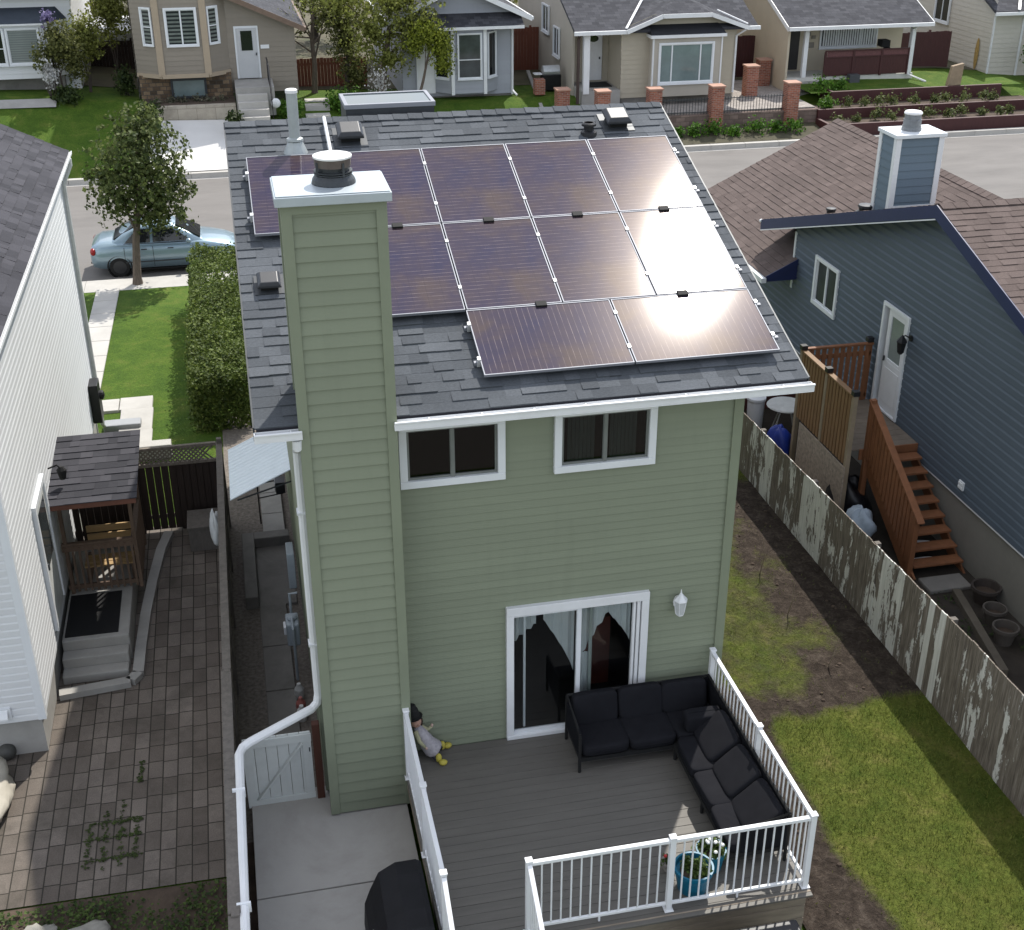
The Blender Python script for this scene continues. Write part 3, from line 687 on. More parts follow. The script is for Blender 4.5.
# ------------------------------------------------------------------ things on the roof
PW, PH, GP = 1.219, 1.846, .02
PX = 3.464
slots = []
r3t = PW; r2b = r3t + GP; r2t = r2b + PH; r1b = r2t + GP; r1t = r1b + PH
for k in range(5): slots.append((PX - k * (PW + GP) - PW, r1b, 0, 'top', k))
for k in range(4): slots.append((PX - k * (PW + GP) - PW, r2b, 0, 'mid', k))
for k in range(2): slots.append((PX - k * (PH + GP) - PH, 0, 1, 'low', k))
colw = ['at the right end', 'second from the right', 'third from the right', 'fourth from the right', 'at the far left behind the chimney cap']
def panel_label(row, k):
    if row == 'low': return 'landscape solar panel in the bottom row, ' + ('right half beside the glare' if k == 0 else 'left half above the upstairs windows')
    if row == 'mid' and k == 0: return 'solar panel blown out white by the sun reflection, right end of the middle row'
    if row == 'mid' and k == 3: return 'upright solar panel half hidden right behind the green chimney, middle row'
    return 'upright dark solar panel in the ' + ('top' if row == 'top' else 'middle') + ' row, ' + colw[k]
alu = P('aluminium', (.24, .25, .28), .55, .05, 3, 40, .05, metal=.3, spec=.2)
clip_w = P('clamp_metal', (.65, .65, .65), .35, .05, 3, 40, .05, metal=.3)
for x0, s0, land, row, k in slots:
    w, h = (PH, PW) if land else (PW, PH)
    c = onroof(x0 + w / 2, s0 + h / 2, .0)
    t = thing('solar_panel', panel_label(row, k), 'solar panel', c, 'solar panels on the rear roof slope')
    H0, H1 = .085, .122
    def rb(g, xa, xb, sa, sb, ha, hb):
        q = [onroof(xa, sa, ha), onroof(xb, sa, ha), onroof(xb, sb, ha), onroof(xa, sb, ha), onroof(xa, sa, hb), onroof(xb, sa, hb), onroof(xb, sb, hb), onroof(xa, sb, hb)]; g.hexa(q)
    g = G(); f = .012
    rb(g, x0, x0 + w, s0, s0 + f, H0, H1); rb(g, x0, x0 + w, s0 + h - f, s0 + h, H0, H1); rb(g, x0, x0 + f, s0 + f, s0 + h - f, H0, H1 - .0005); rb(g, x0 + w - f, x0 + w, s0 + f, s0 + h - f, H0, H1 - .0005)
    emit('frame', g, alu, t)
    g = G(); a, b, c_, d = onroof(x0 + f, s0 + f, H1 - .006), onroof(x0 + w - f, s0 + f, H1 - .006), onroof(x0 + w - f, s0 + h - f, H1 - .006), onroof(x0 + f, s0 + h - f, H1 - .006)
    uv = [(0, 0), (w, 0), (w, h), (0, h)] if not land else [(0, 0), (0, w), (h, w), (h, 0)]
    g.face([a, b, c_, d], 0, uv); rb(g, x0 + f, x0 + w - f, s0 + f, s0 + h - f, H0 + .004, H1 - .007)
    emit('cells', g, solar_m, t)
    sp = (.24, .78)
    for q in sp:
        for xe in (([x0 + w + GP / 2] if k else [x0 + w + .012]) + ([x0 - .012] if (row, k) in (('top', 4), ('low', 1)) else [])):
            g = G(); rb(g, xe - .022, xe + .022, s0 + h * q - .032, s0 + h * q + .032, .02, H1 + .012); emit('clamp', g, clip_w, t, bevel=.004)
    if row != 'top' or k == 0:
        if not (row == 'low' and False):
            g = G(); xo = x0 + w * .52; rb(g, xo - .07, xo + .07, s0 + h - .045, s0 + h + .05, H1 - .02, H1 + .022)
            if (row, k) != ('top', 0): emit('optimizer', g, black_matte, t, bevel=.004)
for i, s in enumerate((r1b + PH * .24, r1b + PH * .78, r2b + PH * .24, r2b + PH * .78, PW * .24, PW * .78)):
    x0 = PX - (5 if i < 2 else 4) * (PW + GP) if i < 4 else PX - 2 * (PH + GP)
    g = G(); q = [onroof(xx, ss, hh) for hh in (.035, .08) for xx, ss in ((x0 - .05, s - .02), (PX + .09, s - .02), (PX + .09, s + .02), (x0 - .05, s + .02))]; g.hexa(q)
    k = x0 + .3
    while k < PX: g.hexa([onroof(xx, ss, hh) for hh in (.0, .04) for xx, ss in ((k, s - .04), (k + .05, s - .04), (k + .05, s + .06), (k, s + .06))]); k += 1.2
    emit('mounting_rail', g, alu, label='aluminium mounting rail under ' + ['the lower part of the top row', 'the upper part of the top row', 'the lower part of the middle row', 'the upper part of the middle row', 'the lower edge of the bottom row', 'the upper edge of the bottom row'][i] + ' of solar panels', cat='rail', group='rails under the solar panels')
def box_vent(x, s, lab, sc=1.0):
    c = onroof(x, s); t = thing('roof_vent', lab, 'roof vent', c, 'low box vents on the grey roof')
    def rb2(g, xa, xb, sa, sb, ha, hb, tp=0):
        g.hexa([onroof(x + xa, s + sa, ha), onroof(x + xb, s + sa, ha), onroof(x + xb, s + sb, ha), onroof(x + xa, s + sb, ha), onroof(x + xa + tp, s + sa + tp, hb), onroof(x + xb - tp, s + sa + tp, hb), onroof(x + xb - tp, s + sb - tp, hb), onroof(x + xa + tp, s + sb - tp, hb)])
    g = G(); rb2(g, -.24 * sc, .24 * sc, -.24 * sc, .26 * sc, .012, .018); emit('flashing', g, dark_metal, t)
    g = G(); rb2(g, -.14 * sc, .14 * sc, -.14 * sc, .14 * sc, .018, .10 * sc); emit('throat', g, black_matte, t)
    g = G(); rb2(g, -.19 * sc, .19 * sc, -.2 * sc, .19 * sc, .10 * sc, .135 * sc); rb2(g, -.19 * sc, .19 * sc, -.2 * sc, .19 * sc, .135 * sc, .19 * sc, .05 * sc); emit('hood', g, P('vent_hood', (.028, .03, .034), .45, .15, 4, 50, .2), t, bevel=.01)
box_vent(-1.19, 5.52, 'black low box vent near the ridge, behind the round chimney flue cap')
box_vent(2.86, 5.55, 'black low box vent near the ridge above the right-hand solar panels')
box_vent(-2.60, 2.15, 'small grey box vent on the shingles just left of the green chimney', .78)
t = thing('plumbing_vent', 'small black plumbing vent standing between ridge and solar panels', 'pipe', onroof(2.37, 5.30))
g = G(); c = onroof(2.37, 5.30); g.lathe(c, [(.13, -.05), (.12, .03), (.075, .06), (.075, .17), (.06, .17)], 16); emit('pipe', g, black_plastic, t)
g = G(); g.lathe(c + Vector((0, 0, .12)), [(.11, 0), (.11, .03), (.085, .05)], 16); emit('cap', g, black_plastic, t)
t = thing('flue_pipe', 'tall galvanised flue pipe with cone flashing behind the chimney', 'pipe', onroof(-2.0, 5.2))
c = onroof(-2.0, 5.2)
g = G(); g.lathe(c, [(.078, -.1), (.078, .84)], 20); emit('pipe', g, P('flue_grey', (.36, .39, .39), .5, .12, 7, 40, .12, metal=.3), t, smooth=False)
g = G(); g.lathe(c, [(.19, -.10), (.175, .0), (.105, .16), (.088, .17)], 20); g.lathe(c + Vector((0, 0, .17)), [(.079, 0), (.12, .005), (.115, .035), (.079, .05)], 20); emit('cone_flashing', g, P('flue_grey', (.36, .39, .39)), t)
g = G(); g.lathe(c + Vector((0, 0, .84)), [(.078, 0), (.086, 0), (.086, .04), (.07, .052), (.01, .055)], 20); emit('cap', g, P('pale_metal', (.7, .7, .7), .5, .05), t)
# skylight box behind the ridge
t = thing('skylight', 'flat glass skylight in a dark frame just behind the ridge', 'skylight', (-.47, 6.6, 7.1))
x0, x1, y0, y1 = -1.17, .22, 6.05, 6.95
g = G(); g.box(x0 + .02, x1 - .02, y0 + .02, y1 - .02, 6.7, 7.34); emit('curb', g, dark_metal, t)
g = G()
for a, b, c_, d in ((x0, x1, y0, y0 + .06), (x0, x1, y1 - .06, y1), (x0, x0 + .06, y0 + .06, y1 - .06), (x1 - .06, x1, y0 + .06, y1 - .06)): g.box(a, b, c_, d, 7.33, 7.40)
emit('frame', g, alu, t, bevel=.006)
g = G(); g.box(x0 + .06, x1 - .06, y0 + .06, y1 - .06, 7.36, 7.385); m_, n_, b_, o_ = nt('skylight_glass'); b_.inputs['Base Color'].default_value = (.02, .035, .03, 1); b_.inputs['Roughness'].default_value = .03; b_.inputs['Specular IOR Level'].default_value = .8; emit('pane', g, m_, t)

# porch lantern
t = thing('wall_lantern', 'white coach lantern on the green wall right of the patio door', 'lantern', (2.36, -.1, 1.75))
g = G(); g.lathe((2.36, -.022, 1.90), [(.065, 0), (.065, .02), (.04, .04)], 12, axis=(0, -1, 0), sy=1.6); g.tube([(2.36, -.04, 1.88), (2.36, -.10, 1.86), (2.36, -.14, 1.80)], .012, 6); emit('bracket', g, white_paint, t)
g = G(); c = (2.36, -.14, 1.74); g.lathe(c, [(.02, 0), (.055, .03), (.06, .05)], 6); g.lathe(c, [(.095, .255), (.085, .275), (.03, .34), (.012, .37), (.006, .42)], 6)
for k in range(6): a = k * PI / 3; g.tube([(c[0] + .06 * math.cos(a), c[1] + .06 * math.sin(a), c[2] + .05), (c[0] + .09 * math.cos(a), c[1] + .09 * math.sin(a), c[2] + .257)], .006, 4)
emit('cage', g, white_paint, t)
g = G(); g.lathe(c, [(.056, .05), (.084, .255)], 6); emit('glass', g, P('milky_glass', (.5, .52, .52), .15, .1), t)

# ------------------------------------------------------------------ deck
DX0, DX1, DY0 = -1.46, 2.93, -3.52
deck = thing('deck', 'raised grey board deck with weathered skirt behind the green house', 'deck', (.7, -1.75, -.8))
g = G(); y = -.03
while y > DY0 + .02:
    g.box(DX0, DX1, y - .138, y, -.03, -.001 - rnd.uniform(0, .003)); y -= .143
emit('boards', g, deck_wood, deck, bevel=.004)
g = G(); g.box(DX0 + .002, DX1 - .002, DY0 - .02, DY0 - .001, -.06, .004); emit('edge_board', g, weathered_h, deck)
g = G()
for k in range(3): g.box(DX0 + .02, DX1 - .03, DY0 + .02, DY0 + .05, -.245 - k * .21, -.045 - k * .21)
emit('skirt', g, weathered_h, deck, bevel=.004)
g = G()
for k in range(3): g.box(DX1 - .05, DX1 - .028, DY0 + .055, -.04, -.245 - k * .21, -.045 - k * .21)
for x0 in (DX0 + .012,): g.box(x0, x0 + .03, DY0 + .055, -.48, -.26, -.032)
emit('fascia', g, weathered_h, deck, bevel=.004)
g = G()
for x in (DX0 + .2, .7, DX1 - .2):
    for y in (-.4, -3.2): g.box(x - .05, x + .05, y - .05, y + .05, -.8, -.05)
emit('post', g, weathered, deck)
g = G()
for k in range(4): g.box(-1.40, -.50, DY0 - .3 - k * .28, DY0 - .03 - k * .28, -.2 - k * .17, -.165 - k * .17)
emit('stairs', g, deck_wood, deck, bevel=.005)
# railings
RH = 1.09
def railing(lab, runs, posts, n_name='deck_railing'):
    """runs: (A, B) base points of straight runs, balusters between; posts: base points"""
    b0 = posts[0]; t = thing(n_name, lab, 'railing', b0, 'white metal railings round the deck')
    for p in posts:
        g = G(); g.box(p[0] - .034, p[0] + .034, p[1] - .034, p[1] + .034, p[2], p[2] + RH + .01); g.box(p[0] - .055, p[0] + .055, p[1] - .055, p[1] + .055, p[2], p[2] + .012); po = emit('post', g, white_paint, t, bevel=.004)
        g = G(); g.box(p[0] - .042, p[0] + .042, p[1] - .042, p[1] + .042, p[2] + RH + .01, p[2] + RH + .03); emit('cap', g, white_paint, po, bevel=.004)
    for A, B in runs:
        A = Vector(A); B = Vector(B); d = (B - A); ln = d.length; up = Vector((0, 0, 1))
        g = G(); g.beam(A + up * (RH - .03), B + up * (RH - .03), .055, .045); emit('top_rail', g, white_paint, t, bevel=.006)
        g = G(); g.beam(A + up * .10, B + up * .10, .035, .035); m = A.lerp(B, .5); g.box(m.x - .012, m.x + .012, m.y - .012, m.y + .012, m.z + .004, m.z + .085); emit('bottom_rail', g, white_paint, t, bevel=.004)
        n = max(2, round(ln / .112))
        for i in range(1, n):
            p = A.lerp(B, i / n); g = G(); q = .0085
            g.box(p.x - q, p.x + q, p.y - q, p.y + q, p.z + .115, p.z + RH - .05); emit('baluster', g, white_paint, t)
    return t
yf = -3.44; e = .034
railing('white picket railing along the front edge of the deck, before the blue planters', [((-.475 + e, yf, 0), (1.19 - e, yf, 0)), ((1.19 + e, yf, 0), (2.885 - e, yf, 0)), ((-.475, yf - e, 0), (-.475, yf - 1.25, -.72))], [(-.475, yf, 0), (1.19, yf, 0), (2.885, yf, 0), (-.475, yf - 1.28, -.76)])
railing('white picket railing along the right side of the deck, behind the black sofa', [((2.885, yf + e, 0), (2.885, -1.80 - e, 0)), ((2.885, -1.80 + e, 0), (2.885, -.13 - e, 0))], [(2.885, -1.80, 0), (2.885, -.13, 0)])
railing('white picket railing on the left side of the deck, beside the covered barbecue', [((-1.425, -.58, 0), (-1.425, -1.98 + e, 0)), ((-1.425, -1.98 - e, 0), (-1.425, -3.42 + e, 0)), ((-1.425, -3.42 - e, 0), (-1.425, -4.69, -.72))], [(-1.425, -.54, 0), (-1.425, -1.98, 0), (-1.425, -3.42, 0), (-1.425, -4.72, -.76)])
# ------------------------------------------------------------------ furniture on the deck
fabric = P('charcoal_fabric', (.011, .0115, .014), .95, .15, 5, 300, .25, spec=.08)
fabric2 = P('charcoal_cushion', (.014, .0142, .017), .95, .15, 5, 300, .25, spec=.08)
sofa = thing('sectional_sofa', 'black L-shaped outdoor sofa in the corner of the deck', 'sofa', (2.0, -.9, 0))
g = G(); fr = .03
def rail(*pts): g.tube([Vector(p) for p in pts], .022, 6)
rail((.80, -.92, .60), (.80, -.22, .74), (2.82, -.20, .74), (2.82, -3.0, .74), (2.2, -3.0, .6))
rail((.80, -.92, .60), (.80, -.92, 0)); rail((.80, -.22, .74), (.80, -.22, 0)); rail((2.82, -.2, .74), (2.82, -.2, 0)); rail((2.82, -3.0, .74), (2.82, -3.0, 0)); rail((2.2, -3.0, .6), (2.2, -3.0, 0)); rail((2.12, -.95, .2), (2.12, -.95, 0)); rail((2.12, -2.0, .2), (2.12, -2.0, 0))
g.box(.80, 2.82, -.93, -.22, .17, .23); g.box(2.10, 2.82, -3.0, -.93, .17, .23)
emit('frame', g, black_matte, sofa)
g = G(); g.box(.79, .815, -.90, -.24, .25, .64); g.box(.82, 2.81, -.225, -.205, .25, .72); g.box(2.80, 2.83, -2.97, -.24, .25, .72); g.box(2.2, 2.8, -3.01, -2.985, .25, .58)
emit('sling', g, fabric, sofa)
def cushion(name, c, half, R=None, m=None):
    g = G(); R = (R or Matrix.Identity(3)) @ Matrix.Rotation(rnd.uniform(-.05, .05), 3, 'Z') @ Matrix.Rotation(rnd.uniform(-.05, .05), 3, 'X')
    half = tuple(h * rnd.uniform(.96, 1.05) for h in half); g.ell((0, 0, 0), half, 28, 14, 0, rnd.uniform(.26, .34))
    ax = half.index(min(half)); sd = rnd.uniform(0, 9)
    for i, v in enumerate(g.v):                              # sag, creases and a pinched seam
        v = Vector(v); q = [v[k] / half[k] for k in range(3)]; rr = max(abs(q[k]) for k in range(3) if k != ax)
        dent = 1 - .16 * math.exp(-3 * rr * rr) + .06 * math.sin(7 * q[(ax + 1) % 3] + sd) * math.cos(5 * q[(ax + 2) % 3] + sd)
        v[ax] *= dent; g.v[i] = tuple(Vector(c) + R @ v)
    co_ = emit(name, g, m or fabric2, sofa, smooth=True)
    s_ = G(); oth = [k for k in range(3) if k != ax]; pts = []
    for k in range(33):
        t = 2 * PI * k / 32; sg = lambda x: math.copysign(abs(x) ** .4, x); v = Vector((0, 0, 0)); v[oth[0]] = half[oth[0]] * sg(math.cos(t)) * 1.005; v[oth[1]] = half[oth[1]] * sg(math.sin(t)) * 1.005; pts.append(Vector(c) + R @ v)
    s_.tube(pts, .007, 5, caps=False); emit('piping', s_, fabric, co_)
for x in (1.16, 1.82): cushion('seat_cushion', (x, -.60, .31), (.335, .345, .085))
cushion('seat_cushion', (2.48, -.60, .31), (.33, .345, .085))
for y in (-1.30, -1.98, -2.64): cushion('seat_cushion', (2.38, y, .31), (.29, .34, .085))
for x in (1.16, 1.80, 2.42): cushion('back_cushion', (x, -.31, .56), (.325, .085, .23), Matrix.Rotation(rad(-16), 3, 'X'))
for y in (-1.22, -1.93, -2.62): cushion('back_cushion', (2.59, y, .515), (.085, .335, .27), Matrix.Rotation(rad(50), 3, 'Y'))
cushion('bolster', (2.52, -.84, .53), (.27, .12, .12))

teal = P('teal_glaze', (.006, .12, .20), .35, .15, 3, 20, .05, spec=.3)
leaf_low = leaf_mat('leaf_low', (.03, .06, .012), (.12, .17, .04))
petal_w = P('petal_white', (.75, .75, .72), .6, .05); petal_r = P('petal_red', (.4, .03, .03), .6, .1)
def pot(c, lab, r, h, fl):
    t = thing('planter', lab, 'planter', c, 'teal planters by the front railing')
    g = G(); g.lathe(c, [(r * .78, .005), (r * .92, h * .6), (r, h - .05), (r * 1.06, h - .05), (r * 1.06, h), (r * .95, h), (r * .92, h - .07)], 32); emit('pot', g, teal, t, smooth=False)
    g = G(); g.lathe((c[0], c[1], h - .08), [(r * .93, 0), (r * .5, .02), (.01, .025)], 20); emit('soil', g, soil, t)
    g = G(); crown(g, [((c[0] + dx, c[1] + dy, h - .0), (.09, .09, .07)) for dx, dy in ((.08, .05), (-.09, .03), (0, -.1), (.1, -.08), (-.04, .1))], 420, .045, rnd, shell=.3); emit('plants', g, leaf_low, t)
    g = G()
    for k in range(fl): a = rnd.uniform(0, 6.3); q = rnd.uniform(.03, r * .8); g.ell((c[0] + q * math.cos(a), c[1] + q * math.sin(a), h + rnd.uniform(.02, .13)), (.026, .026, .02), 6, 4)
    if fl: emit('flowers', g, petal_w, t)
pot((1.58, -3.17, 0), 'teal planter with low green plants, nearer the front railing', .225, .33, 0)
pot((1.90, -2.90, 0), 'teal planter with white flowers beside the sofa, behind the other planter', .175, .29, 12)
g = G(); crown(g, [((1.40, -2.83, .10), (.10, .09, .09))], 160, .04, rnd); t = thing('flower_pot', 'small pot with a red flower left of the teal planters', 'flower pot', (1.40, -2.83, 0)); emit('plants', g, leaf_low, t)
g = G(); g.lathe((1.40, -2.83, 0), [(.07, 0), (.10, .12), (.085, .12)], 16); emit('pot', g, P('clay', (.22, .2, .18), .8), t)
g = G(); g.ell((1.42, -2.85, .21), (.03, .03, .02), 6, 4); g.ell((1.36, -2.81, .19), (.025, .025, .02), 6, 4); emit('flowers', g, petal_r, t)

# doll leaning in the corner
doll = thing('garden_doll', 'seated garden doll in a black hat and yellow boots in the deck corner', 'doll', (-1.05, -.2, 0))
g = G(); g.lathe((-1.20, -.11, .62), [(.115, 0), (.12, .015), (.085, .03), (.075, .12), (.05, .19), (.012, .21)], 16, axis=(-.15, .1, 1)); emit('hat', g, black_matte, doll)
g = G(); g.ell((-1.18, -.13, .56), (.075, .075, .085), 14, 10); g.ell((-1.155, -.203, .555), (.014, .016, .016), 6, 5); emit('head', g, P('doll_face', (.42, .25, .19), .8), doll, smooth=True)
g = G()
for a in (-1, 1): g.ell((-1.18 + a * .065, -.10, .53), (.035, .045, .09), 8, 6)
emit('hair', g, P('doll_hair', (.03, .015, .01), .9), doll, smooth=True)
dress = P('doll_dress', (.34, .32, .34), .9, .35, 14, 60, .2)
g = G(); g.tube([(-1.17, -.13, .48), (-1.12, -.16, .38), (-1.05, -.19, .24), (-.98, -.21, .15), (-.93, -.22, .11)], [.05, .085, .11, .135, .12], 14); emit('dress', g, dress, doll, smooth=True)
g = G(); g.tube([(-1.13, -.10, .46), (-1.02, -.10, .38), (-.97, -.12, .44)], [.035, .032, .022], 8); g.tube([(-1.20, -.19, .45), (-1.16, -.27, .33), (-1.09, -.29, .24)], [.035, .03, .022], 8); emit('sleeves', g, P('doll_sleeve', (.36, .35, .22), .9, .2, 9), doll, smooth=True)
g = G(); g.ell((-.965, -.12, .455), (.02, .018, .03), 8, 6); g.ell((-1.075, -.295, .225), (.022, .02, .025), 8, 6); emit('hands', g, P('doll_hand', (.5, .36, .3), .8), doll, smooth=True)
g = G(); g.tube([(-1.0, -.20, .12), (-.90, -.14, .09), (-.84, -.11, .07)], .035, 8); g.tube([(-1.02, -.25, .1), (-.97, -.31, .07), (-.93, -.34, .06)], .035, 8); emit('legs', g, P('doll_legs', (.02, .02, .03), .9), doll, smooth=True)
for a, d in (((-.83, -.10, .06), (.075, .02, .0)), ((-.92, -.34, .055), (.05, -.065, 0))):
    g = G(); g.ell((a[0], a[1], a[2] + .015), (.045, .045, .07), 10, 8); g.ell((a[0] + d[0], a[1] + d[1], a[2] - .015), (.06, .05, .04), 10, 8); emit('boot', g, P('yellow_boot', (.42, .36, .06), .6, .1), doll, smooth=True)

doll.location.x -= .07; doll.location.y += .02
# covered barbecue on the pad
t = thing('barbecue', 'barbecue under a black cover on the concrete pad', 'barbecue', (-1.84, -3.0, -.5))
y0, y1 = -3.58, -2.50
def covsec(k, y, top):
    return [(-2.26, y, -.42), (-1.54, y, -.42), (-1.55, y, .08), (-1.56, y, .46 * top + .0), (-1.62, y, .50 * top), (-1.86, y, .50 * top), (-2.06, y, .38 * top), (-2.17, y, .10), (-2.24, y, -.1)]
g = G(); secs = [covsec(0, y, tp) for y, tp in ((y0, .9), (y0 + .03, .97), (y0 + .3, 1.0), (y0 + .6, .985), (y1 - .25, 1.02), (y1 - .02, .98), (y1, .92))]
for a, b in zip(secs[:-1], secs[1:]):
    n = len(a)
    for i in range(n): g.face([a[i], a[(i + 1) % n], b[(i + 1) % n], b[i]])
g.face(secs[0]); g.face(secs[-1][::-1])
emit('cover', g, P('cover_vinyl', (.007, .007, .009), .6, .3, 5, 14, .5, spec=.25), t, bevel=.015)
g = G()
for dx in (-2.16, -1.64):
    for dy in (y0 + .1, y1 - .1): g.lathe((dx - .02, dy, -.44), [(.06, 0), (.06, .04)], 14, axis=(1, 0, 0))
emit('wheels', g, black_plastic, t)
g = G()
for k in (0, .05): g.box(-2.205 + k * 0, -2.19, y0 + .45 + k, y0 + .47 + k, -.02, .05)
emit('tag', g, white_paint, t)
t = thing('storage_bin', 'black plastic storage bin in front of the deck skirt', 'bin', (1.85, -4.4, -.8))
g = G(); g.box(1.1, 2.5, -4.8, -4.02, -.8, .02); emit('body', g, black_plastic, t, bevel=.02)
g = G(); g.box(1.06, 2.54, -4.84, -3.98, .02, .11); emit('lid', g, black_plastic, t, bevel=.03)

# gate and its post
t = thing('side_gate', 'white board gate with a diagonal brace beside the chimney', 'gate', (-3.1, -.05, -.5))
gate_w = P('gate_paint', (.58, .61, .60), .6, .07, 4, 30, .2, dirt=.25, dirtcol=(.36, .38, .36))
g = G(); x = -3.53
while x < -2.66:
    g.box(x, min(x + .142, -2.645), -.06, -.035, -.55, .60); x += .148
emit('boards', g, gate_w, t, bevel=.004)
g = G()
for z0 in (-.53, .46): g.box(-3.535, -2.64, -.085, -.061, z0, z0 + .12)
for x0 in (-3.535, -2.76): g.box(x0, x0 + .115, -.084, -.0615, -.41, .46)
g.beam((-3.40, -.073, -.40), (-2.76, -.073, .46), .02, .10, up=(1, 0, 1))
emit('frame', g, gate_w, t, bevel=.003)
g = G(); g.box(-2.68, -2.665, -.10, -.085, .30, .36); emit('latch', g, dark_metal, t)
g = G(); g.box(-2.62, -2.52, -.12, -.02, -.6, .74); emit('gate_post', g, P('brown_post', (.075, .028, .018), .75, .2, 3, 30, .3, stretch=(6, 6, .8)), label='brown wooden gate post between white gate and chimney', cat='post', bevel=.006)

# fence between the passage and the paver patio
t = thing('wooden_fence', 'grey weathered plank fence between the paver patio and the green house', 'fence', (-3.65, 1, -.8))
g = G(); y = -7.0
while y < 8.2:
    g.box(-3.70, -3.675, y, y + .14, -.8, .93 + rnd.uniform(-.012, .012)); y += .146
emit('planks', g, weathered, t, bevel=.003)
g = G()
for a, b, z in ((-7, -3.4, .93), (-3.4, 1.0, .95), (1.0, 4.7, .965), (4.7, 8.2, .955)):
    g.box(-3.715 - .02 * (a < 1), -3.60, a + .006, b - .006, z, z + .04)
emit('cap_board', g, grey_fence, t, bevel=.004)
g = G()
for z in (-.6, .1, .8): g.box(-3.672, -3.635, -7, 8.2, z, z + .09)
emit('rails', g, weathered, t)
for y in (-5.6, -3.4, -1.2, 1.0, 2.85, 4.7, 6.5, 8.15):
    g = G(); g.box(-3.70, -3.61, y - .045, y + .045, -.8, 1.0 if y < 8 else 1.08); emit('post', g, grey_fence, t, bevel=.004)
# dark fence with lattice top across the patio
t = thing('lattice_fence', 'dark board fence with a lattice top at the end of the paver patio', 'fence', (-4.5, 8.2, -.8))
g = G(); x = -6.28
while x < -3.74:
    w = .13; gap = .009 if x < -4.75 else -.01
    g.box(x, x + w, 8.19, 8.21, -.72, .60); x += w + gap
emit('boards', g, dark_fence, t)
g = G(); g.box(-6.28, -3.72, 8.17, 8.225, .60, .66); g.box(-6.28, -3.72, 8.165, 8.235, .93, .99); g.box(-6.28, -3.72, 8.212, 8.24, -.5, -.42); emit('rails', g, weathered, t, bevel=.004)
g = G(); k = -6.6
while k < -3.7:
    for s in (-1, 1):
        xa, xb = (k, k + .27 * s); pts = [(xa, .66), (xb, .93)]
        if min(xa, xb) > -6.3 and max(xa, xb) < -3.72: g.beam((xa, 8.19 + .006 * s, .66), (xb, 8.19 + .006 * s, .93), .006, .03, up=(0, 1, 0) if False else (1, 0, 0))
    k += .085
emit('lattice', g, weathered, t)
g = G(); g.box(-5.26, -5.17, 8.15, 8.24, -.8, 1.02); g.box(-4.5, -4.42, 8.215, 8.27, -.8, .6); emit('posts', g, dark_fence, t)

# awning over the side door: ribbed white sheet
t = thing('door_awning', 'white corrugated metal awning over the side door of the green house', 'awning', (-2.95, 5.7, 1.5))
g = G(); n = 60; ya, yb = 4.45, 6.25
for i in range(n):
    y0 = ya + (yb - ya) * i / n; y1 = ya + (yb - ya) * (i + 1) / n
    o = lambda k: .024 * (1 if (k % 4) < 2 else 0)
    P0 = lambda y, k, x, z: (x, y, z + o(k))
    for (k0, k1) in ((i, i + 1),):
        g.face([P0(y0, k0, -3.46, 1.72), P0(y1, k1, -3.46, 1.72), P0(y1, k1, XL - .02, 2.16), P0(y0, k0, XL - .02, 2.16)])
        g.face([P0(y0, k0, -3.46, 1.705), P0(y1, k1, -3.46, 1.705), P0(y1, k1, XL - .02, 2.145), P0(y0, k0, XL - .02, 2.145)][::-1])
emit('sheet', g, P('awning_white', (.74, .81, .85), .4, .05, 3, 40, .05, dirt=.15, dirtcol=(.5, .55, .58)), t)
for y in (4.5, 6.2):
    g = G(); g.beam((XL, y, 1.95), (-3.35, y, 1.70), .02, .02); emit('bracket', g, dark_metal, t)
# side-door rail, meters
t = thing('handrail', 'short black metal handrail at the sunken side entry', 'handrail', (-2.75, 8.0, -.7))
g = G(); g.tube([(-3.05, 8.05, -.75), (-3.05, 8.05, .1), (-2.58, 8.05, .16)], .016, 6); g.tube([(-3.05, 8.05, -.2), (-2.58, 8.05, -.14)], .012, 6); emit('rail', g, black_matte, t)
t = thing('wall_grille', 'small black grille box on the side wall above the slabs', 'vent', (-2.6, 7.5, .3)); g = G(); g.box(-2.72, -2.55, 7.4, 7.65, .2, .42); emit('box', g, black_plastic, t); g = G()
for k in range(4): g.box(-2.735, -2.722, 7.42 + k * .06, 7.44 + k * .06, .22, .4)
emit('slats', g, galv, t)
t = thing('gas_meter', 'grey gas meter on the side wall behind the downspout', 'meter', (-2.7, 3.3, -.75))
mg = P('meter_grey', (.30, .34, .37), .5, .1)
g = G(); g.box(-2.80, -2.60, 3.0, 3.35, -.15, .25); g.lathe((-2.70, 3.17, .25), [(.09, 0), (.07, .05), (.01, .06)], 14); emit('body', g, mg, t, bevel=.03)
g = G(); g.tube([(-2.70, 2.95, -.75), (-2.70, 2.95, .2), (-2.70, 3.1, .32)], .022, 8); g.tube([(-2.70, 3.4, -.2), (-2.70, 3.5, .5), (-2.58, 3.5, .5)], .022, 8); emit('pipe', g, mg, t)
g = G(); g.box(-2.84, -2.801, 3.08, 3.26, .02, .16); emit('dial', g, white_paint, t, bevel=.01)
g = G(); g.box(-2.68, -2.56, 4.1, 4.5, .2, .85); emit('box', g, mg, label='grey electric meter box on the side wall of the green house', cat='meter', bevel=.015)
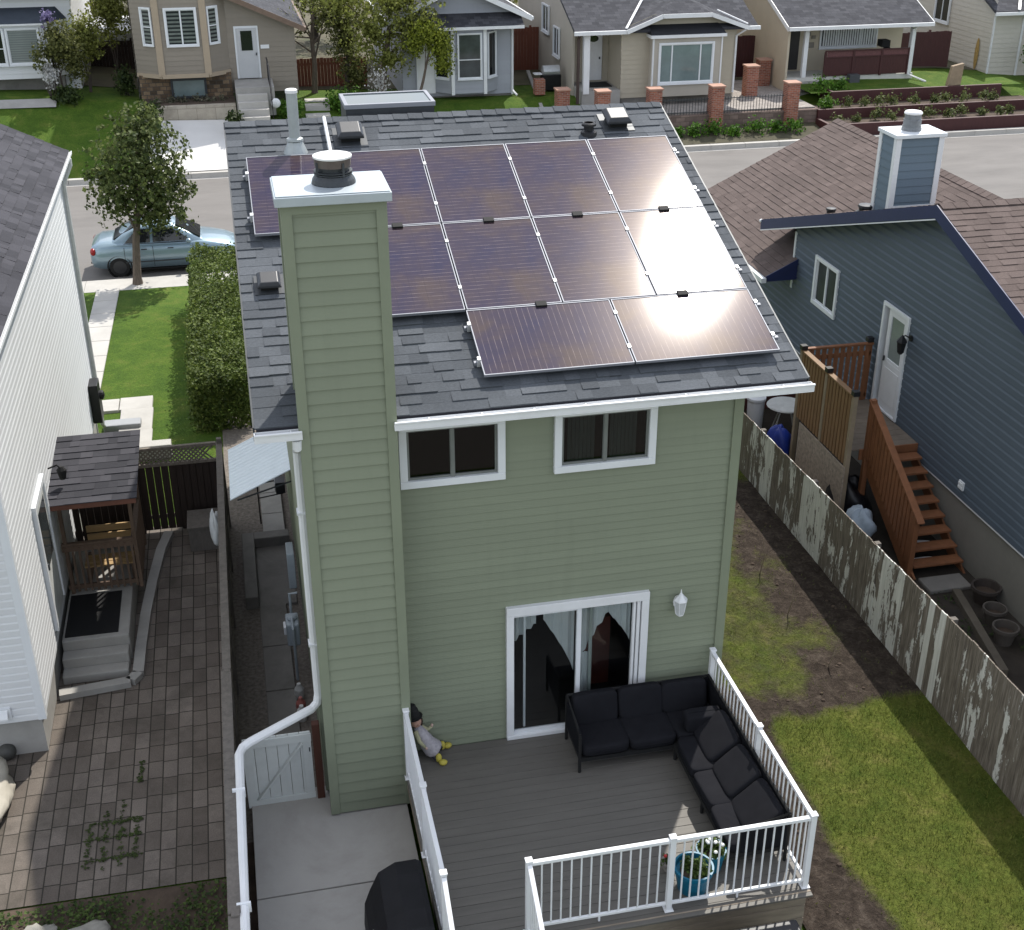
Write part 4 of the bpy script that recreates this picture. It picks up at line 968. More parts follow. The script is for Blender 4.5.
for i, (y, z, m, lab) in enumerate(((2.55, -.45, old_white, 'white plastic jug on the gravel by the side wall'), (2.0, -.62, petal_w, 'small white tub on the gravel beside the downspout corner'), (2.2, -.6, P('pink_plastic', (.4, .14, .12), .5), 'pinkish plastic bottle on the gravel by the side wall'))):
    g = G(); g.lathe((-2.70, y, -.79), [(.07, 0), (.075, .05), (.075, .16), (.04, .22), (.03, .26)], 12); emit('jug' if i != 1 else 'tub', g, m, label=lab, cat='container', smooth=False)

# ------------------------------------------------------------------ the white house on the left
wh = thing('white_house', 'white sided house with dark shingle roof at the left edge', 'house', (-10.3, 7.5, -.8))
WX, WY0, WY1 = -6.3, 2.0, 13.0
wex = lambda x: 5.22 + .5 * (WX + .35 - x if x > -10.3 else x + 20.6 + WX + .35 - 0 - 2 * 0) if False else 5.22 + .5 * min(-5.95 - x, x + 14.65)
g = G()
dop = (3.85, 5.0, .05, 2.27)
g.laps((WX, WY0, -.15), (0, 1, 0), (0, 0, 1), (1, 0, 0), WY1 - WY0, 5.2, .12, .010, [(dop[0] - WY0, dop[1] - WY0, dop[2] + .15, dop[3] + .15)], dutch=True)
wcl = lambda v: (max(0, (v - .15 - 5.12) / .5 - .35), 8.0 - max(0, (v - .15 - 5.12) / .5 - .35))
g.laps((-14.3, WY0, -.15), (1, 0, 0), (0, 0, 1), (0, -1, 0), 8.0, 7.0, .12, .014, (), wcl, dutch=True)
g.laps((WX, WY1, -.15), (-1, 0, 0), (0, 0, 1), (0, 1, 0), 8.0, 7.0, .165, .032, (), wcl)
emit('wall', g, white_siding, wh)
for y_, s_ in ((WY0, -1), (WY1, 1)):
    g = G(); g.box(WX - .08, WX + .03, min(y_, y_ + .03 * s_), max(y_, y_ + .03 * s_), -.15, 5.1); g.box(WX, WX + .0305, min(y_ - .08 * s_, y_), max(y_ - .08 * s_, y_), -.15, 5.1); emit('corner_trim', g, white_vinyl, wh)
g = G(); g.box(-14.25, WX - .05, WY0 + .05, WY1 - .05, -1.0, -.14); emit('foundation', g, concrete, wh)
g = G()
yA, yB = WY0 - .4, 13.4
g.prism([(-6.10, yA, 5.17), (-10.3, yA, 7.27), (-14.65, yA, 5.10), (-14.65, yA, 5.17), (-10.3, yA, 7.345), (-6.10, yA, 5.245)], (0, yB - yA, 0))
wr = emit('roof', g, white_paint, wh)
g = G(); q = math.hypot(1, .5)
g.shingle((-6.085, yA - .015, 5.255), (0, 1, 0), (-1 / q, 0, .5 / q), (.5 / q, 0, 1 / q), yB - yA - .03, 4.215 * q, .17, th=(.005, .012))
g.shingle((-14.67, yB - .04, 5.20), (0, -1, 0), (1 / q, 0, .5 / q), (-.5 / q, 0, 1 / q), yB - yA - .03, 4.37 * q, .17, th=(.005, .012))
emit('shingles', g, shingle_dark, wr)
g = G(); g.box(-6.095, -6.045, yA, yB + .05, 5.185, 5.195); g.box(-6.06, -6.045, yA, yB + .05, 5.195, 5.24); g.box(-6.095, -6.085, yA, yB + .05, 5.195, 5.225); emit('gutter', g, white_paint, wh)
g = G(); g.tube([(-6.07, 13.05, 5.18), (-6.07, 13.05, 5.05), (-6.24, 12.95, 4.7), (-6.24, 12.95, -.6), (-6.2, 13.1, -.78), (-5.85, 13.5, -.86)], .045, 8); emit('downspout', g, old_white, wh)
g = G(); g.box(-6.25, -5.45, 13.0, 13.35, -.95, -.68); emit('splash_block', g, P('splash_grey', (.3, .31, .32), .7, .1), label='pale grey splash trough under the far downspout of the white house', cat='trough', bevel=.03)
# its side door
g = G(); O = (WX + .02, 5.0, .08); U = (0, -1, 0); Nn = (1, 0, 0); dw, dh = 1.14, 2.17
fbox(g, O, U, Nn, 0, dw, dh - .1, dh, -.05, .05); fbox(g, O, U, Nn, 0, .1, 0, dh - .1, -.05, .048); fbox(g, O, U, Nn, dw - .1, dw, 0, dh - .1, -.05, .048); dd = emit('door_frame', g, white_vinyl, wh, bevel=.005)
g = G(); fbox(g, O, U, Nn, .1, dw - .1, .03, dh - .1, -.02, .02); emit('door', g, old_white, dd, bevel=.004)
g = G(); fbox(g, O, U, Nn, .22, dw - .22, .95, dh - .25, .02, .026); emit('pane', g, pane_far, dd)
g = G(); fbox(g, O, U, Nn, dw - .2, dw - .16, 1.0, 1.1, .02, .06); emit('handle', g, dark_metal, dd)
g = G(); c = (WX + .05, 5.55, 2.05); g.tube([c, (c[0] + .14, c[1], c[2] + .05), (c[0] + .2, c[1], c[2] - .02)], .014, 6); g.lathe((c[0] + .2, c[1], c[2] - .2), [(.05, 0), (.08, .16), (.03, .22)], 8); emit('wall_lamp', g, black_matte, label='black wall lamp on the white house above the porch', cat='lamp')
g = G(); g.box(WX + .02, WX + .2, 11.9, 12.35, -.1, .75); g.lathe((WX + .21, 12.12, .45), [(.1, -.02), (.1, .06), (.02, .09)], 14, axis=(1, 0, 0)); emit('electric_meter', g, black_plastic, label='black meter box low on the white house wall by the lawn', cat='meter', bevel=.01)
t = thing('dryer_vent', 'small white vent hood on the rear wall of the white house', 'vent', (-6.85, 1.97, -.02)); g = G(); g.box(-6.97, -6.72, 1.955, 1.985, -.06, .12); emit('plate', g, white_vinyl, t); g = G(); g.prism([(-6.93, 1.954, .1), (-6.76, 1.954, .1), (-6.76, 1.87, .0), (-6.93, 1.87, .0)], (0, 0, -.03)); emit('hood', g, white_paint, t)
# porch: landing, steps, rail, little roof
po = thing('concrete_porch', 'grey concrete landing with steps at the side door of the white house', 'porch', (-5.75, 5.3, -.8))
g = G(); g.box(-6.28, -5.25, 4.12, 7.3, -.8, -.30); emit('landing', g, concrete, po, bevel=.02)
for k in range(2):
    g = G(); g.box(-6.28, -5.27 - .01 * k, 4.115 - .24 * (k + 1), 4.118 - .24 * k, -.8, -.47 - .165 * k); emit('step', g, concrete, po, bevel=.02)
g = G(); g.box(-6.24, -5.42, 4.22, 5.45, -.30, -.283); emit('door_mat', g, P('rubber_mat', (.006, .006, .007), .8, .2, 4, 200, .3), label='black rubber mat on the porch landing of the white house', cat='mat', bevel=.004)
ry = 5.55
t = thing('porch_railing', 'brown picket railing across the porch of the white house', 'railing', (-5.7, ry, -.3))
bw = P('porch_wood', (.12, .08, .055), .8, .25, 3, 30, .4, stretch=(6, 6, .8))
g = G(); g.box(-6.26, -5.1, ry - .04, ry + .04, .62, .66); g.box(-6.26, -5.1, ry - .05, ry - .03, .52, .62); g.box(-6.26, -5.1, ry - .02, ry + .02, -.22, -.14); g.box(-5.16, -5.08, ry, 6.9, .62, .66); g.box(-5.14, -5.1, ry, 6.9, -.22, -.14); emit('rails', g, bw, t, bevel=.004)
for i in range(11): g = G(); x = -6.2 + i * .104; g.box(x - .018, x + .018, ry - .065, ry - .042, -.24, .60); emit('baluster', g, bw, t)
for i in range(9): g = G(); y = ry + .15 + i * .14; g.box(-5.098, -5.075, y - .018, y + .018, -.24, .62); emit('baluster', g, bw, t)
t = thing('porch_roof', 'small dark shingled porch roof leaning against the white house', 'roof', (-5.6, 6.1, -.3))
A = [(-6.29, 5.0, 1.66), (-4.93, 5.0, 1.66), (-4.95, 7.15, 1.84), (-6.29, 7.15, 1.84)]
g = G(); g.hexa([(x, y, z - .09) for x, y, z in A] + A); emit('sheathing', g, P('reddish_board', (.14, .06, .04), .8, .2, 3, 30, .3), t)
g = G(); q = math.hypot(2.15, .18); g.shingle((-6.29, 4.98, 1.665), (1, 0, 0), (0, 2.15 / q, .18 / q), (0, -.18 / q, 2.15 / q), 1.38, q + .03, .2, th=(.006, .014)); emit('shingles', g, shingle_dark, t)
for x, y in ((-5.1, 5.55), (-5.1, 6.95), (-6.2, 5.55)):
    g = G(); g.box(x - .03, x + .03, y - .03, y + .03, -.3, 1.64 + (y - 5) * .08); emit('post', g, bw, t)
t = thing('porch_screen', 'dark slatted screen at the back of the little porch', 'screen', (-5.7, 7.1, -.3)); g = G(); x = -6.25
while x < -5.2: g.box(x, x + .11, 7.08, 7.10, -.3, 1.72); x += .124
emit('slats', g, dark_fence, t); g = G(); g.box(-6.27, -5.1, 7.102, 7.14, 1.5, 1.6); g.box(-6.27, -5.1, 7.102, 7.14, -.1, 0); emit('rails', g, dark_fence, t)
t = thing('porch_bench', 'tan wooden bench behind the porch railing', 'bench', (-5.65, 6.1, -.3)); tan = P('tan_board', (.42, .28, .13), .7, .15, 3, 30, .3, stretch=(1, 6, 6))
g = G()
for k in range(3): g.box(-6.0, -5.2, 5.78 + k * .13, 5.89 + k * .13, .02, .05)
emit('seat', g, tan, t); g = G()
for k in range(2): g.box(-5.95, -5.2, 6.3, 6.33, .25 + k * .16, .37 + k * .16)
emit('backrest', g, tan, t)
for x in (-5.98, -5.25): g = G(); g.box(x, x + .05, 5.8, 6.32, -.3, .02); emit('leg', g, bw, t)
g = G(); pts = [(-4.75, 8.0), (-4.88, 7.4), (-5.0, 6.3), (-5.08, 5.3), (-5.12, 4.4), (-5.14, 3.6), (-5.25, 3.42), (-6.3, 3.30)]
for (x0, y0), (x1, y1) in zip(pts[:-1], pts[1:]): g.beam((x0, y0, -.735), (x1, y1, -.735), .17, .13)
emit('edging_kerb', g, concrete, kind='structure')
# clutter by the patio
def lump(name, c, r, m, lab, cat, seed, n=18, amp=.16):
    rr = random.Random(seed); g = G(); g.ell(c, r, n, 12)
    ph = [(rr.uniform(2, 6), rr.uniform(2, 6), rr.uniform(0, 6)) for _ in range(5)]
    for i, v in enumerate(g.v):
        d = Vector(v) - Vector(c); a = math.atan2(d.y, d.x); k = 1 + amp * sum(math.sin(a * int(p) + d.z / r[2] * q + s) for p, q, s in ph) / 3
        g.v[i] = (c[0] + d.x * k, c[1] + d.y * k, max(c[2] - r[2] * .8, c[2] + d.z * k))
    return emit(name, g, m, label=lab, cat=cat, smooth=True)
bagw = P('pale_sheet', (.40, .37, .31), .8, .15, 4, 12, .6, dirt=.3, dirtcol=(.3, .27, .2))
lump('rubble_sack', (-6.98, 1.0, -.62), (.27, .72, .19), bagw, 'pale lumpy sack lying on the pavers at the left edge', 'sack', 3)
lump('white_bag', (-3.80, 6.1, .35), (.09, .24, .30), P('bag_white', (.6, .62, .62), .6, .1, 5, 14, .6), 'white plastic bag hung on the fence above the pavers', 'bag', 5, 26, .45)
g = G(); g.box(-4.35, -3.78, 7.3, 7.95, -.77, -.3); g.box(-4.37, -3.76, 7.28, 7.97, -.3, -.26); emit('wooden_box', g, grey_fence, label='grey wooden box in the corner by the dark lattice fence', cat='box', bevel=.006)
for i, (x, y, r) in enumerate(((-5.55, -1.75, .26), (-6.1, -1.55, .17), (-5.1, -1.95, .14))):
    lump('garden_rock', (x, y, -.74), (r * 1.3, r, r * .45), P('rock', (.26, .25, .22), .9, .25, 5, 30, .6), ['pale flat rock in the weeds, largest of three', 'grey round rock in the weeds left of the flat one', 'small rock in the weeds right of the flat one'][i], 'rock', 11 + i, 14, .25)
lump('garden_pot', (-6.9, 2.0, -.66), (.13, .13, .12), P('pot_dark', (.06, .06, .055), .6), 'dark round pot beside the pale sack on the pavers', 'pot', 21, 14, .02)
g = G()                                                       # moss in the paver joints
for x0, ys in ((-5.65, (-.5, .3)), (-5.44, (-.62, .55)), (-5.235, (-.55, .75)), (-5.03, (-.45, .35)), (-5.02, (1.05, 1.5))):
    for k in range(60):
        y = rnd.uniform(*ys); p = Vector((x0 + rnd.gauss(0, .02), y, -.755)); leaf(g, p, Vector((0, 0, 1)), rnd.uniform(.02, .05), rnd)
for y0 in (-.38, .02, .3):
    for k in range(70): leaf(g, Vector((rnd.uniform(-5.65, -4.95), y0 + rnd.gauss(0, .02), -.755)), Vector((0, 0, 1)), rnd.uniform(.02, .05), rnd)
emit('moss', g, leaf_mat('moss_leaf', (.02, .032, .006), (.05, .075, .015)), kind='stuff')
g = G()
for k in range(13000):
    x, y = rnd.uniform(-9.3, -3.8), rnd.uniform(-3.2, -1.08)
    if rnd.random() < .5 + .5 * math.sin(x * 3.1 + y * 2.3) * math.sin(x * 1.3 - y * 4): leaf(g, Vector((x, y, -.76 + rnd.random() * .05)), Vector((rnd.uniform(-.6, .6), rnd.uniform(-.6, .6), 1)).normalized(), rnd.uniform(.025, .065), rnd)
emit('weeds', g, leaf_mat('weed_leaf', (.02, .04, .008), (.08, .12, .025)), kind='stuff')
# ------------------------------------------------------------------ yard on the right
def hash2(i, j): 
    v = math.sin(i * 127.1 + j * 311.7) * 43758.5453; return v - math.floor(v)
def vnoise(x, y):
    i, j = math.floor(x), math.floor(y); a, b = x - i, y - j; a = a * a * (3 - 2 * a); b = b * b * (3 - 2 * b)
    return (hash2(i, j) * (1 - a) + hash2(i + 1, j) * a) * (1 - b) + (hash2(i, j + 1) * (1 - a) + hash2(i + 1, j + 1) * a) * b
def fb(x, y): return .5 * vnoise(x, y) + .3 * vnoise(x * 2.1 + 5, y * 2.1) + .2 * vnoise(x * 4.3, y * 4.3 + 9)
def ss(a, b, x): t = min(1, max(0, (x - a) / (b - a))); return t * t * (3 - 2 * t)
def grown(x, y):
    w = (fb(x * 1.3, y * 1.3) - .5) * .7
    edge = 4.05 + .10 * math.sin(y * 1.1) + (.25 if y < -3 else 0) * 0
    lawn = ss(edge - .18, edge + .18, x + w * .4) * ss(.75, .15, y - .1 * (x - 4) + w)
    strip = .85 * ss(.52, .05, abs(x - (4.6 + .06 * (y - 2))) - .35 + w * .5) * ss(.7, 1.4, y) * ss(6.3, 5.2, y)
    far = .9 * ss(7.2, 8.2, y + w)
    return min(1, max(lawn, strip * (.34 + .62 * fb(x * 2.6 + 3, y * 2.6)), far, .10 + .52 * ss(.36, .72, fb(x * 1.7, y * 1.3 + 4)) * ss(6.6, 5.4, x) * ss(.5, 1.3, y)))
g = G(); st = .12; xs = np.arange(3.0, 6.74, st); ys = np.arange(-6, 12.05, st); att = []
for j, y in enumerate(ys):
    for i, x in enumerate(xs):
        gr = grown(x, y); att.append(gr); g.v.append((x, y, -.79 + .035 * fb(x * 2, y * 2) + .02 * (1 - gr) * fb(x * 7, y * 7)))
nx = len(xs)
for j in range(len(ys) - 1):
    for i in range(nx - 1): g.f.append((j * nx + i, j * nx + i + 1, (j + 1) * nx + i + 1, (j + 1) * nx + i)); g.m.append(0); g.uv.append(None)
yo = emit('yard', g, yard_mat(), kind='structure', smooth=True)
ca = yo.data.attributes.new('grass', 'FLOAT', 'POINT'); ca.data.foreach_set('value', att)
g = G(); n = 0
while n < 46000:                                             # blades, dense on the lawn and sparse on the strip
    x, y = rnd.uniform(3.05, 6.66), rnd.uniform(-5, 9.5)
    k = grown(x, y)
    if rnd.random() < (max(k - .1, .035 if y > .3 else .015)) * (1.0 if y < 1 else .4):
        h = rnd.uniform(.025, .06) * (1.25 if y < 1 else .9); a = rnd.uniform(0, 6.3); w = rnd.uniform(.004, .008); lx, ly = rnd.gauss(0, .022), rnd.gauss(0, .022)
        z = -.785 + .035 * fb(x * 2, y * 2)
        g.face([(x - w * math.cos(a), y - w * math.sin(a), z), (x + w * math.cos(a), y + w * math.sin(a), z), (x + lx, y + ly, z + h)])
    n += 1
emit('grass', g, leaf_mat('grass_blade', (.10, .138, .022), (.205, .215, .052), .3), kind='stuff')
g = G()
for k in range(260):                                         # clods in the bare beds
    x, y = rnd.uniform(3.1, 6.6), rnd.uniform(-5, 7)
    if grown(x, y) < .3:
        r = rnd.uniform(.01, .035); g.ell((x, y, -.765 + r * .2), (r * 1.2, r, r * .8), 6, 4)
emit('soil_clods', g, soil, kind='stuff')
for i, (x, y, h, lab) in enumerate(((5.55, 4.35, .75, 'dry upright stick in the bare bed, nearest the far end'), (5.5, 3.0, .7, 'dry leaning stick in the bare bed, middle of three'), (5.55, 1.5, .55, 'short dry stick in the bare bed nearest the lawn'))):
    g = G(); g.tube([(x, y, -.8), (x + .04, y - .05, -.8 + h * .5), (x + .02 + .06 * i, y + .02, -.8 + h)], [.012, .009, .004], 5)
    g.tube([(x + .04, y - .05, -.8 + h * .5), (x + .14, y - .08, -.8 + h * .7)], [.006, .003], 4); emit('dry_stick', g, P('dry_stick', (.22, .17, .12), .9), label=lab, cat='stick', group='dry sticks in the bare bed')
# peeling fence
fpm = peeling(0, 1, [(6.7, 7.75, .13), (4.45, 5.35, .20), (1.55, 2.52, .16), (3.1, 3.5, .06), (5.6, 6.0, .05), (-1.15, -.75, .06), (.62, .78, .4), (.30, .46, .4), (-9, .2, -.10), (2.6, 4.4, -.04), (5.4, 6.9, -.02), (-1.2, -.9, .0)])
ftop = lambda y: .86 - .042 * max(0, y + .5) if y > -.5 else .86
t = thing('peeling_fence', 'old board fence with peeling white paint between the two yards', 'fence', (6.7, 0, -.8)); t.location = (6.7, 0, -.8)
g = G(); y = -7
while y < 12:
    o = rnd.uniform(-.004, .004); zt = ftop(y + .07) + rnd.uniform(-.008, .008)
    g.box(6.69 + o, 6.712 + o, y, y + .143, -.82, zt); y += .147
emit('boards', g, fpm, t, bevel=.003)
g = G(); y = -7
while y < 11.9:
    g.beam((6.72, y, ftop(y) - .12), (6.72 + .0, min(y + 2.4, 12), ftop(min(y + 2.4, 12)) - .12), .04, .09); g.box(6.73, 6.82, y, y + .09, -.8, ftop(y) - .02); g.beam((6.735, y, -.5), (6.735, y + 2.4, -.5), .04, .09); y += 2.4
emit('rails', g, grey_fence, t)
# ------------------------------------------------------------------ the blue house on the right
BX = 9.2
sheet('side_soil', [(6.75, -8), (BX + .05, -8), (BX + .05, 17), (6.75, 17)], P('dark_soil', (.032, .026, .02), .95, .45, 2.5, 30, .9), z=-.79, dz=0)
bh = thing('blue_house', 'slate blue sided house with brown shingle roofs on the right', 'house', (13, 7, -.8))
AY, AZ, BS = 5.9, 5.28, .322
yn0, yf0 = -2.2, 12.0
brz = lambda y: AZ - BS * abs(y - AY)
zb2 = .42
g = G()
cl = lambda v: (max(0.0, (AY - yn0) - (AZ - .1 - (v + zb2)) / BS), min(yf0 - yn0, (AY - yn0) + (AZ - .1 - (v + zb2)) / BS))
g.laps((BX, yf0, zb2), (0, -1, 0), (0, 0, 1), (-1, 0, 0), yf0 - yn0, AZ - .12 - zb2, .16, .024, [(yf0 - 7.70, yf0 - 6.72, .77 - zb2, 2.88 - zb2), (yf0 - 10.86, yf0 - 9.72, 1.75 - zb2, 2.83 - zb2)], lambda v: tuple(sorted((yf0 - yn0 - cl(v)[1], yf0 - yn0 - cl(v)[0]))), dutch=True)
g.laps((BX + .012, 17, zb2), (0, -1, 0), (0, 0, 1), (-1, 0, 0), 5.0, 1.75, .16, .024, dutch=True)
g.laps((BX, yn0, zb2), (1, 0, 0), (0, 0, 1), (0, -1, 0), 10, 2.2, .165, .034)
fcl = lambda v: (max(0, (v + zb2 - 1.95) / .48), 8.0 - max(0, (v + zb2 - 1.95) / .48))
g.laps((17.2, 17, zb2), (-1, 0, 0), (0, 0, 1), (0, 1, 0), 8.0, 3.5, .165, .034, (), fcl)
emit('wall', g, blue_siding, bh)
g = G(); g.box(BX - .045, BX + .05, yf0 - .06, yf0 + .012, 1.7, 3.0); g.box(BX - .02, BX + .01, yn0, 17, zb2 - .04, zb2 + .001); emit('white_trim', g, white_vinyl, bh, bevel=.004)
g = G(); g.box(BX + .04, 19, yn0 + .05, 16.95, -1.0, zb2 - .035); emit('foundation', g, P('foundation', (.20, .19, .165), .9, .12, 1.2, 60, .4, dirt=.3, dirtcol=(.13, .12, .10)), bh)
ynr, yfr = AY - 8.6, 13.25
g = G(); rx0, rx1 = 8.9, 20
g.prism([(rx0, ynr, brz(ynr) - .1), (rx0, AY, AZ - .1), (rx0, yfr, brz(yfr) - .1), (rx0, yfr, brz(yfr)), (rx0, AY, AZ), (rx0, ynr, brz(ynr))], (rx1 - rx0, 0, 0))
br = emit('roof', g, shingle_brown, bh)
g = G(); q = math.hypot(1, BS)
g.shingle((rx0 - .02, ynr - .02, brz(ynr) + .003), (1, 0, 0), (0, 1 / q, BS / q), (0, -BS / q, 1 / q), rx1 - rx0, (AY - ynr) * q, .165, th=(.005, .013))
g.shingle((rx1, yfr + .02, brz(yfr) + .003), (-1, 0, 0), (0, -1 / q, BS / q), (0, BS / q, 1 / q), rx1 - rx0 + .02, (yfr - AY) * q, .165, th=(.005, .013))
k = rx0
while k < rx1:
    for s in (-1, 1): g.prism([(k, AY, AZ + .03), (k + .28, AY, AZ + .022), (k + .28, AY + s * .16, AZ + .022 - .16 * BS), (k, AY + s * .16, AZ + .03 - .16 * BS)], (0, 0, .012))
    k += .25
emit('shingles', g, shingle_brown, br)
g = G()
for ya, yb in ((ynr, AY), (yfr, AY)):
    a, b = brz(ya), AZ
    g.hexa([(rx0 - .045, ya, a - .22), (rx0 - .022, ya, a - .22), (rx0 - .022, yb, b - .22), (rx0 - .045, yb, b - .22), (rx0 - .045, ya, a + .015), (rx0 - .022, ya, a + .015), (rx0 - .022, yb, b + .015), (rx0 - .045, yb, b + .015)])
    emit('fascia', g, navy, br); g = G()
g.box(rx0 - .02, rx1, yfr, yfr + .03, brz(yfr) - .2, brz(yfr) - .01)
emit('fascia', g, navy, br)
g = G()
for ya, yb in ((ynr, AY), (yfr, AY)): g.hexa([(rx0 - .02, ya, brz(ya) - .125), (BX + .02, ya, brz(ya) - .125), (BX + .02, yb, AZ - .125), (rx0 - .02, yb, AZ - .125), (rx0 - .02, ya, brz(ya) - .11), (BX + .02, ya, brz(ya) - .11), (BX + .02, yb, AZ - .11), (rx0 - .02, yb, AZ - .11)])
emit('soffit', g, P('soffit_pale', (.34, .36, .33), .6), br)
g = G(); g.beam((rx0 - .035, AY - .03, AZ - .232), (rx0 - .035, yfr, brz(yfr) - .232), .02, .022); emit('soffit_trim', g, white_vinyl, br)
g = G(); g.ell((rx0 - .03, yfr + .02, brz(yfr) - .02), (.05, .05, .04), 8, 6); emit('gutter_cap', g, white_paint, br)
# lower front roof with its ridge towards the street
FZ, FS, FX, EX = 4.08, .475, 12.7, 8.45
fez = FZ - FS * (FX - EX)
g = G(); f0, f1 = 11.75, 17.7
g.prism([(EX, f0, fez - .1), (FX, f0 - 3.6, FZ - .1), (FX, f0 - 3.6, FZ), (EX, f0, fez)], (0, 0, 0.0001)) if False else None
def fslab(sg, m):
    ex = FX - sg * (FX - EX)
    mx, mz = FX - sg * (FX - 9.35), FZ - FS * (FX - 9.35)
    g.hexa([(ex, f0, fez - .1), (mx, f0, mz - .1), (mx, f1, mz - .1), (ex, f1, fez - .1), (ex, f0, fez), (mx, f0, mz), (mx, f1, mz), (ex, f1, fez)])
    return g.hexa([(mx, f0, mz - .1), (FX, 9.0, FZ - .1), (FX, f1, FZ - .1), (mx, f1, mz - .1), (mx, f0, mz), (FX, 9.0, FZ), (FX, f1, FZ), (mx, f1, mz)])
fslab(1, 0); fslab(-1, 0)
fr_ = emit('front_roof', g, shingle_brown, bh)
g = G(); q = math.hypot(1, FS); Ls = (FX - EX) * q
# the near edge of each slope runs back under the main roof, so the courses are clipped to it
nb = lambda v: (f0 - 9.0) * max(0.0, EX + v / Ls * (FX - EX) - 9.35) / (FX - 9.35)
cl1 = lambda v: (0, f1 - f0 + .02 + nb(v))
g.shingle((EX - .02, f1 + .015, fez + .003), (0, -1, 0), (1 / q, 0, FS / q), (-FS / q, 0, 1 / q), f1 - f0, Ls, .165, cl1, th=(.005, .013))
cl2 = lambda v: (-nb(v), f1 - f0 + .02)
g.shingle((2 * FX - EX + .02, f0, fez + .003), (0, 1, 0), (-1 / q, 0, FS / q), (FS / q, 0, 1 / q), f1 - f0, Ls, .165, cl2, th=(.005, .013))
k = 9.2
while k < f1:
    for s in (-1, 1): g.prism([(FX, k, FZ + .03), (FX, k + .28, FZ + .022), (FX + s * .16, k + .28, FZ + .022 - .16 * FS), (FX + s * .16, k, FZ + .03 - .16 * FS)], (0, 0, .012))
    k += .25
emit('shingles', g, shingle_brown, fr_)
g = G(); zz = lambda x: fez + FS * (x - EX)
g.face([(EX, f0 + .01, fez - .1), (BX + .03, f0 + .01, fez - .1), (BX + .03, f0 + .01, zz(BX + .03) - .02)]); g.face([(EX, f0, fez - .101), (BX + .03, f0, fez - .101), (BX + .03, f1, fez - .101), (EX, f1, fez - .101)])
g.beam((EX, f0 - .005, fez - .03), (BX + .03, f0 - .005, zz(BX + .03) - .03), .02, .12); emit('eave_return', g, navy, fr_)
g = G(); g.box(EX - .12, EX - .005, f0 - .02, f1, fez - .12, fez - .01); emit('gutter', g, white_vinyl, fr_)
# window and door
window(bh, (BX - .02, 10.86, 1.75), (0, -1, 0), (-1, 0, 0), 1.14, 1.08, .085, (.5,), sill=False, depth=.045, pane=P('pane_soft', (.035, .04, .042), .4, .5, 2, 10, 0, spec=.2))
g = G(); O = (BX - .02, 7.72, .76); U = (0, -1, 0); Nn = (-1, 0, 0); dw, dh = 1.02, 2.14
fbox(g, O, U, Nn, 0, dw, dh - .07, dh, -.08, .045); fbox(g, O, U, Nn, 0, .07, 0, dh - .07, -.08, .044); fbox(g, O, U, Nn, dw - .07, dw, 0, dh - .07, -.08, .044); fbox(g, O, U, Nn, .07, dw - .07, 0, .04, -.08, .05); dfr = emit('door_frame', g, white_vinyl, bh, bevel=.004)
g = G(); fbox(g, O, U, Nn, .07, .24, .04, dh - .07, -.12, -.10); emit('doorway', g, room_dark, dfr); g = G(); g.box(9.9, 9.95, 1.0, 11.9, .45, 3.0); g.box(9.25, 9.9, 1.0, 11.9, 2.95, 3.0); g.box(9.25, 9.9, 1.0, 11.9, .44, .47); emit('dark_liner', g, room_dark, bh)  # unseen dark liner added inside so the openings stay dark
g = G(); fbox(g, O, U, Nn, .22, dw - .075, .05, 1.02, -.03, .012); fbox(g, O, U, Nn, .22, .34, 1.02, dh - .08, -.03, .012); fbox(g, O, U, Nn, dw - .19, dw - .075, 1.02, dh - .08, -.03, .012); fbox(g, O, U, Nn, .34, dw - .19, dh - .2, dh - .08, -.03, .012); fbox(g, O, U, Nn, .34, dw - .19, 1.02, 1.08, -.03, .011); fbox(g, O, U, Nn, .30, dw - .15, .2, .9, .012, .02); sd = emit('storm_door', g, white_paint, dfr, bevel=.004)
g = G(); fbox(g, O, U, Nn, .34, dw - .19, 1.08, dh - .2, -.015, -.009); emit('pane', g, P('frosted_pane', (.20, .23, .22), .2, .15, 2, 10, .1), sd)
g = G(); fbox(g, O, U, Nn, .26, .29, 1.0, 1.1, .02, .05); emit('handle', g, dark_metal, sd)
t = thing('wall_lantern', 'black wall lantern on the blue house beside the white door', 'lantern', (9.1, 6.55, 2.45))
g = G(); g.lathe((9.17, 6.58, 2.55), [(.06, 0), (.06, .03)], 10, axis=(-1, 0, 0)); g.tube([(9.15, 6.58, 2.55), (9.03, 6.58, 2.62), (8.98, 6.58, 2.58)], .014, 6); emit('bracket', g, black_plastic, t)
g = G(); g.lathe((8.98, 6.58, 2.25), [(.03, 0), (.07, .05), (.095, .24), (.11, .25), (.05, .33), (.012, .38)], 6); emit('cage', g, black_plastic, t)
g = G(); g.box(BX - .055, BX - .02, 4.12, 4.28, .60, .76); g.box(BX - .075, BX - .055, 4.14, 4.26, .62, .67); g.box(BX - .075, BX - .055, 4.14, 4.26, .69, .74); emit('outdoor_outlet', g, white_paint, label='white outlet box low on the blue siding', cat='outlet', bevel=.006)
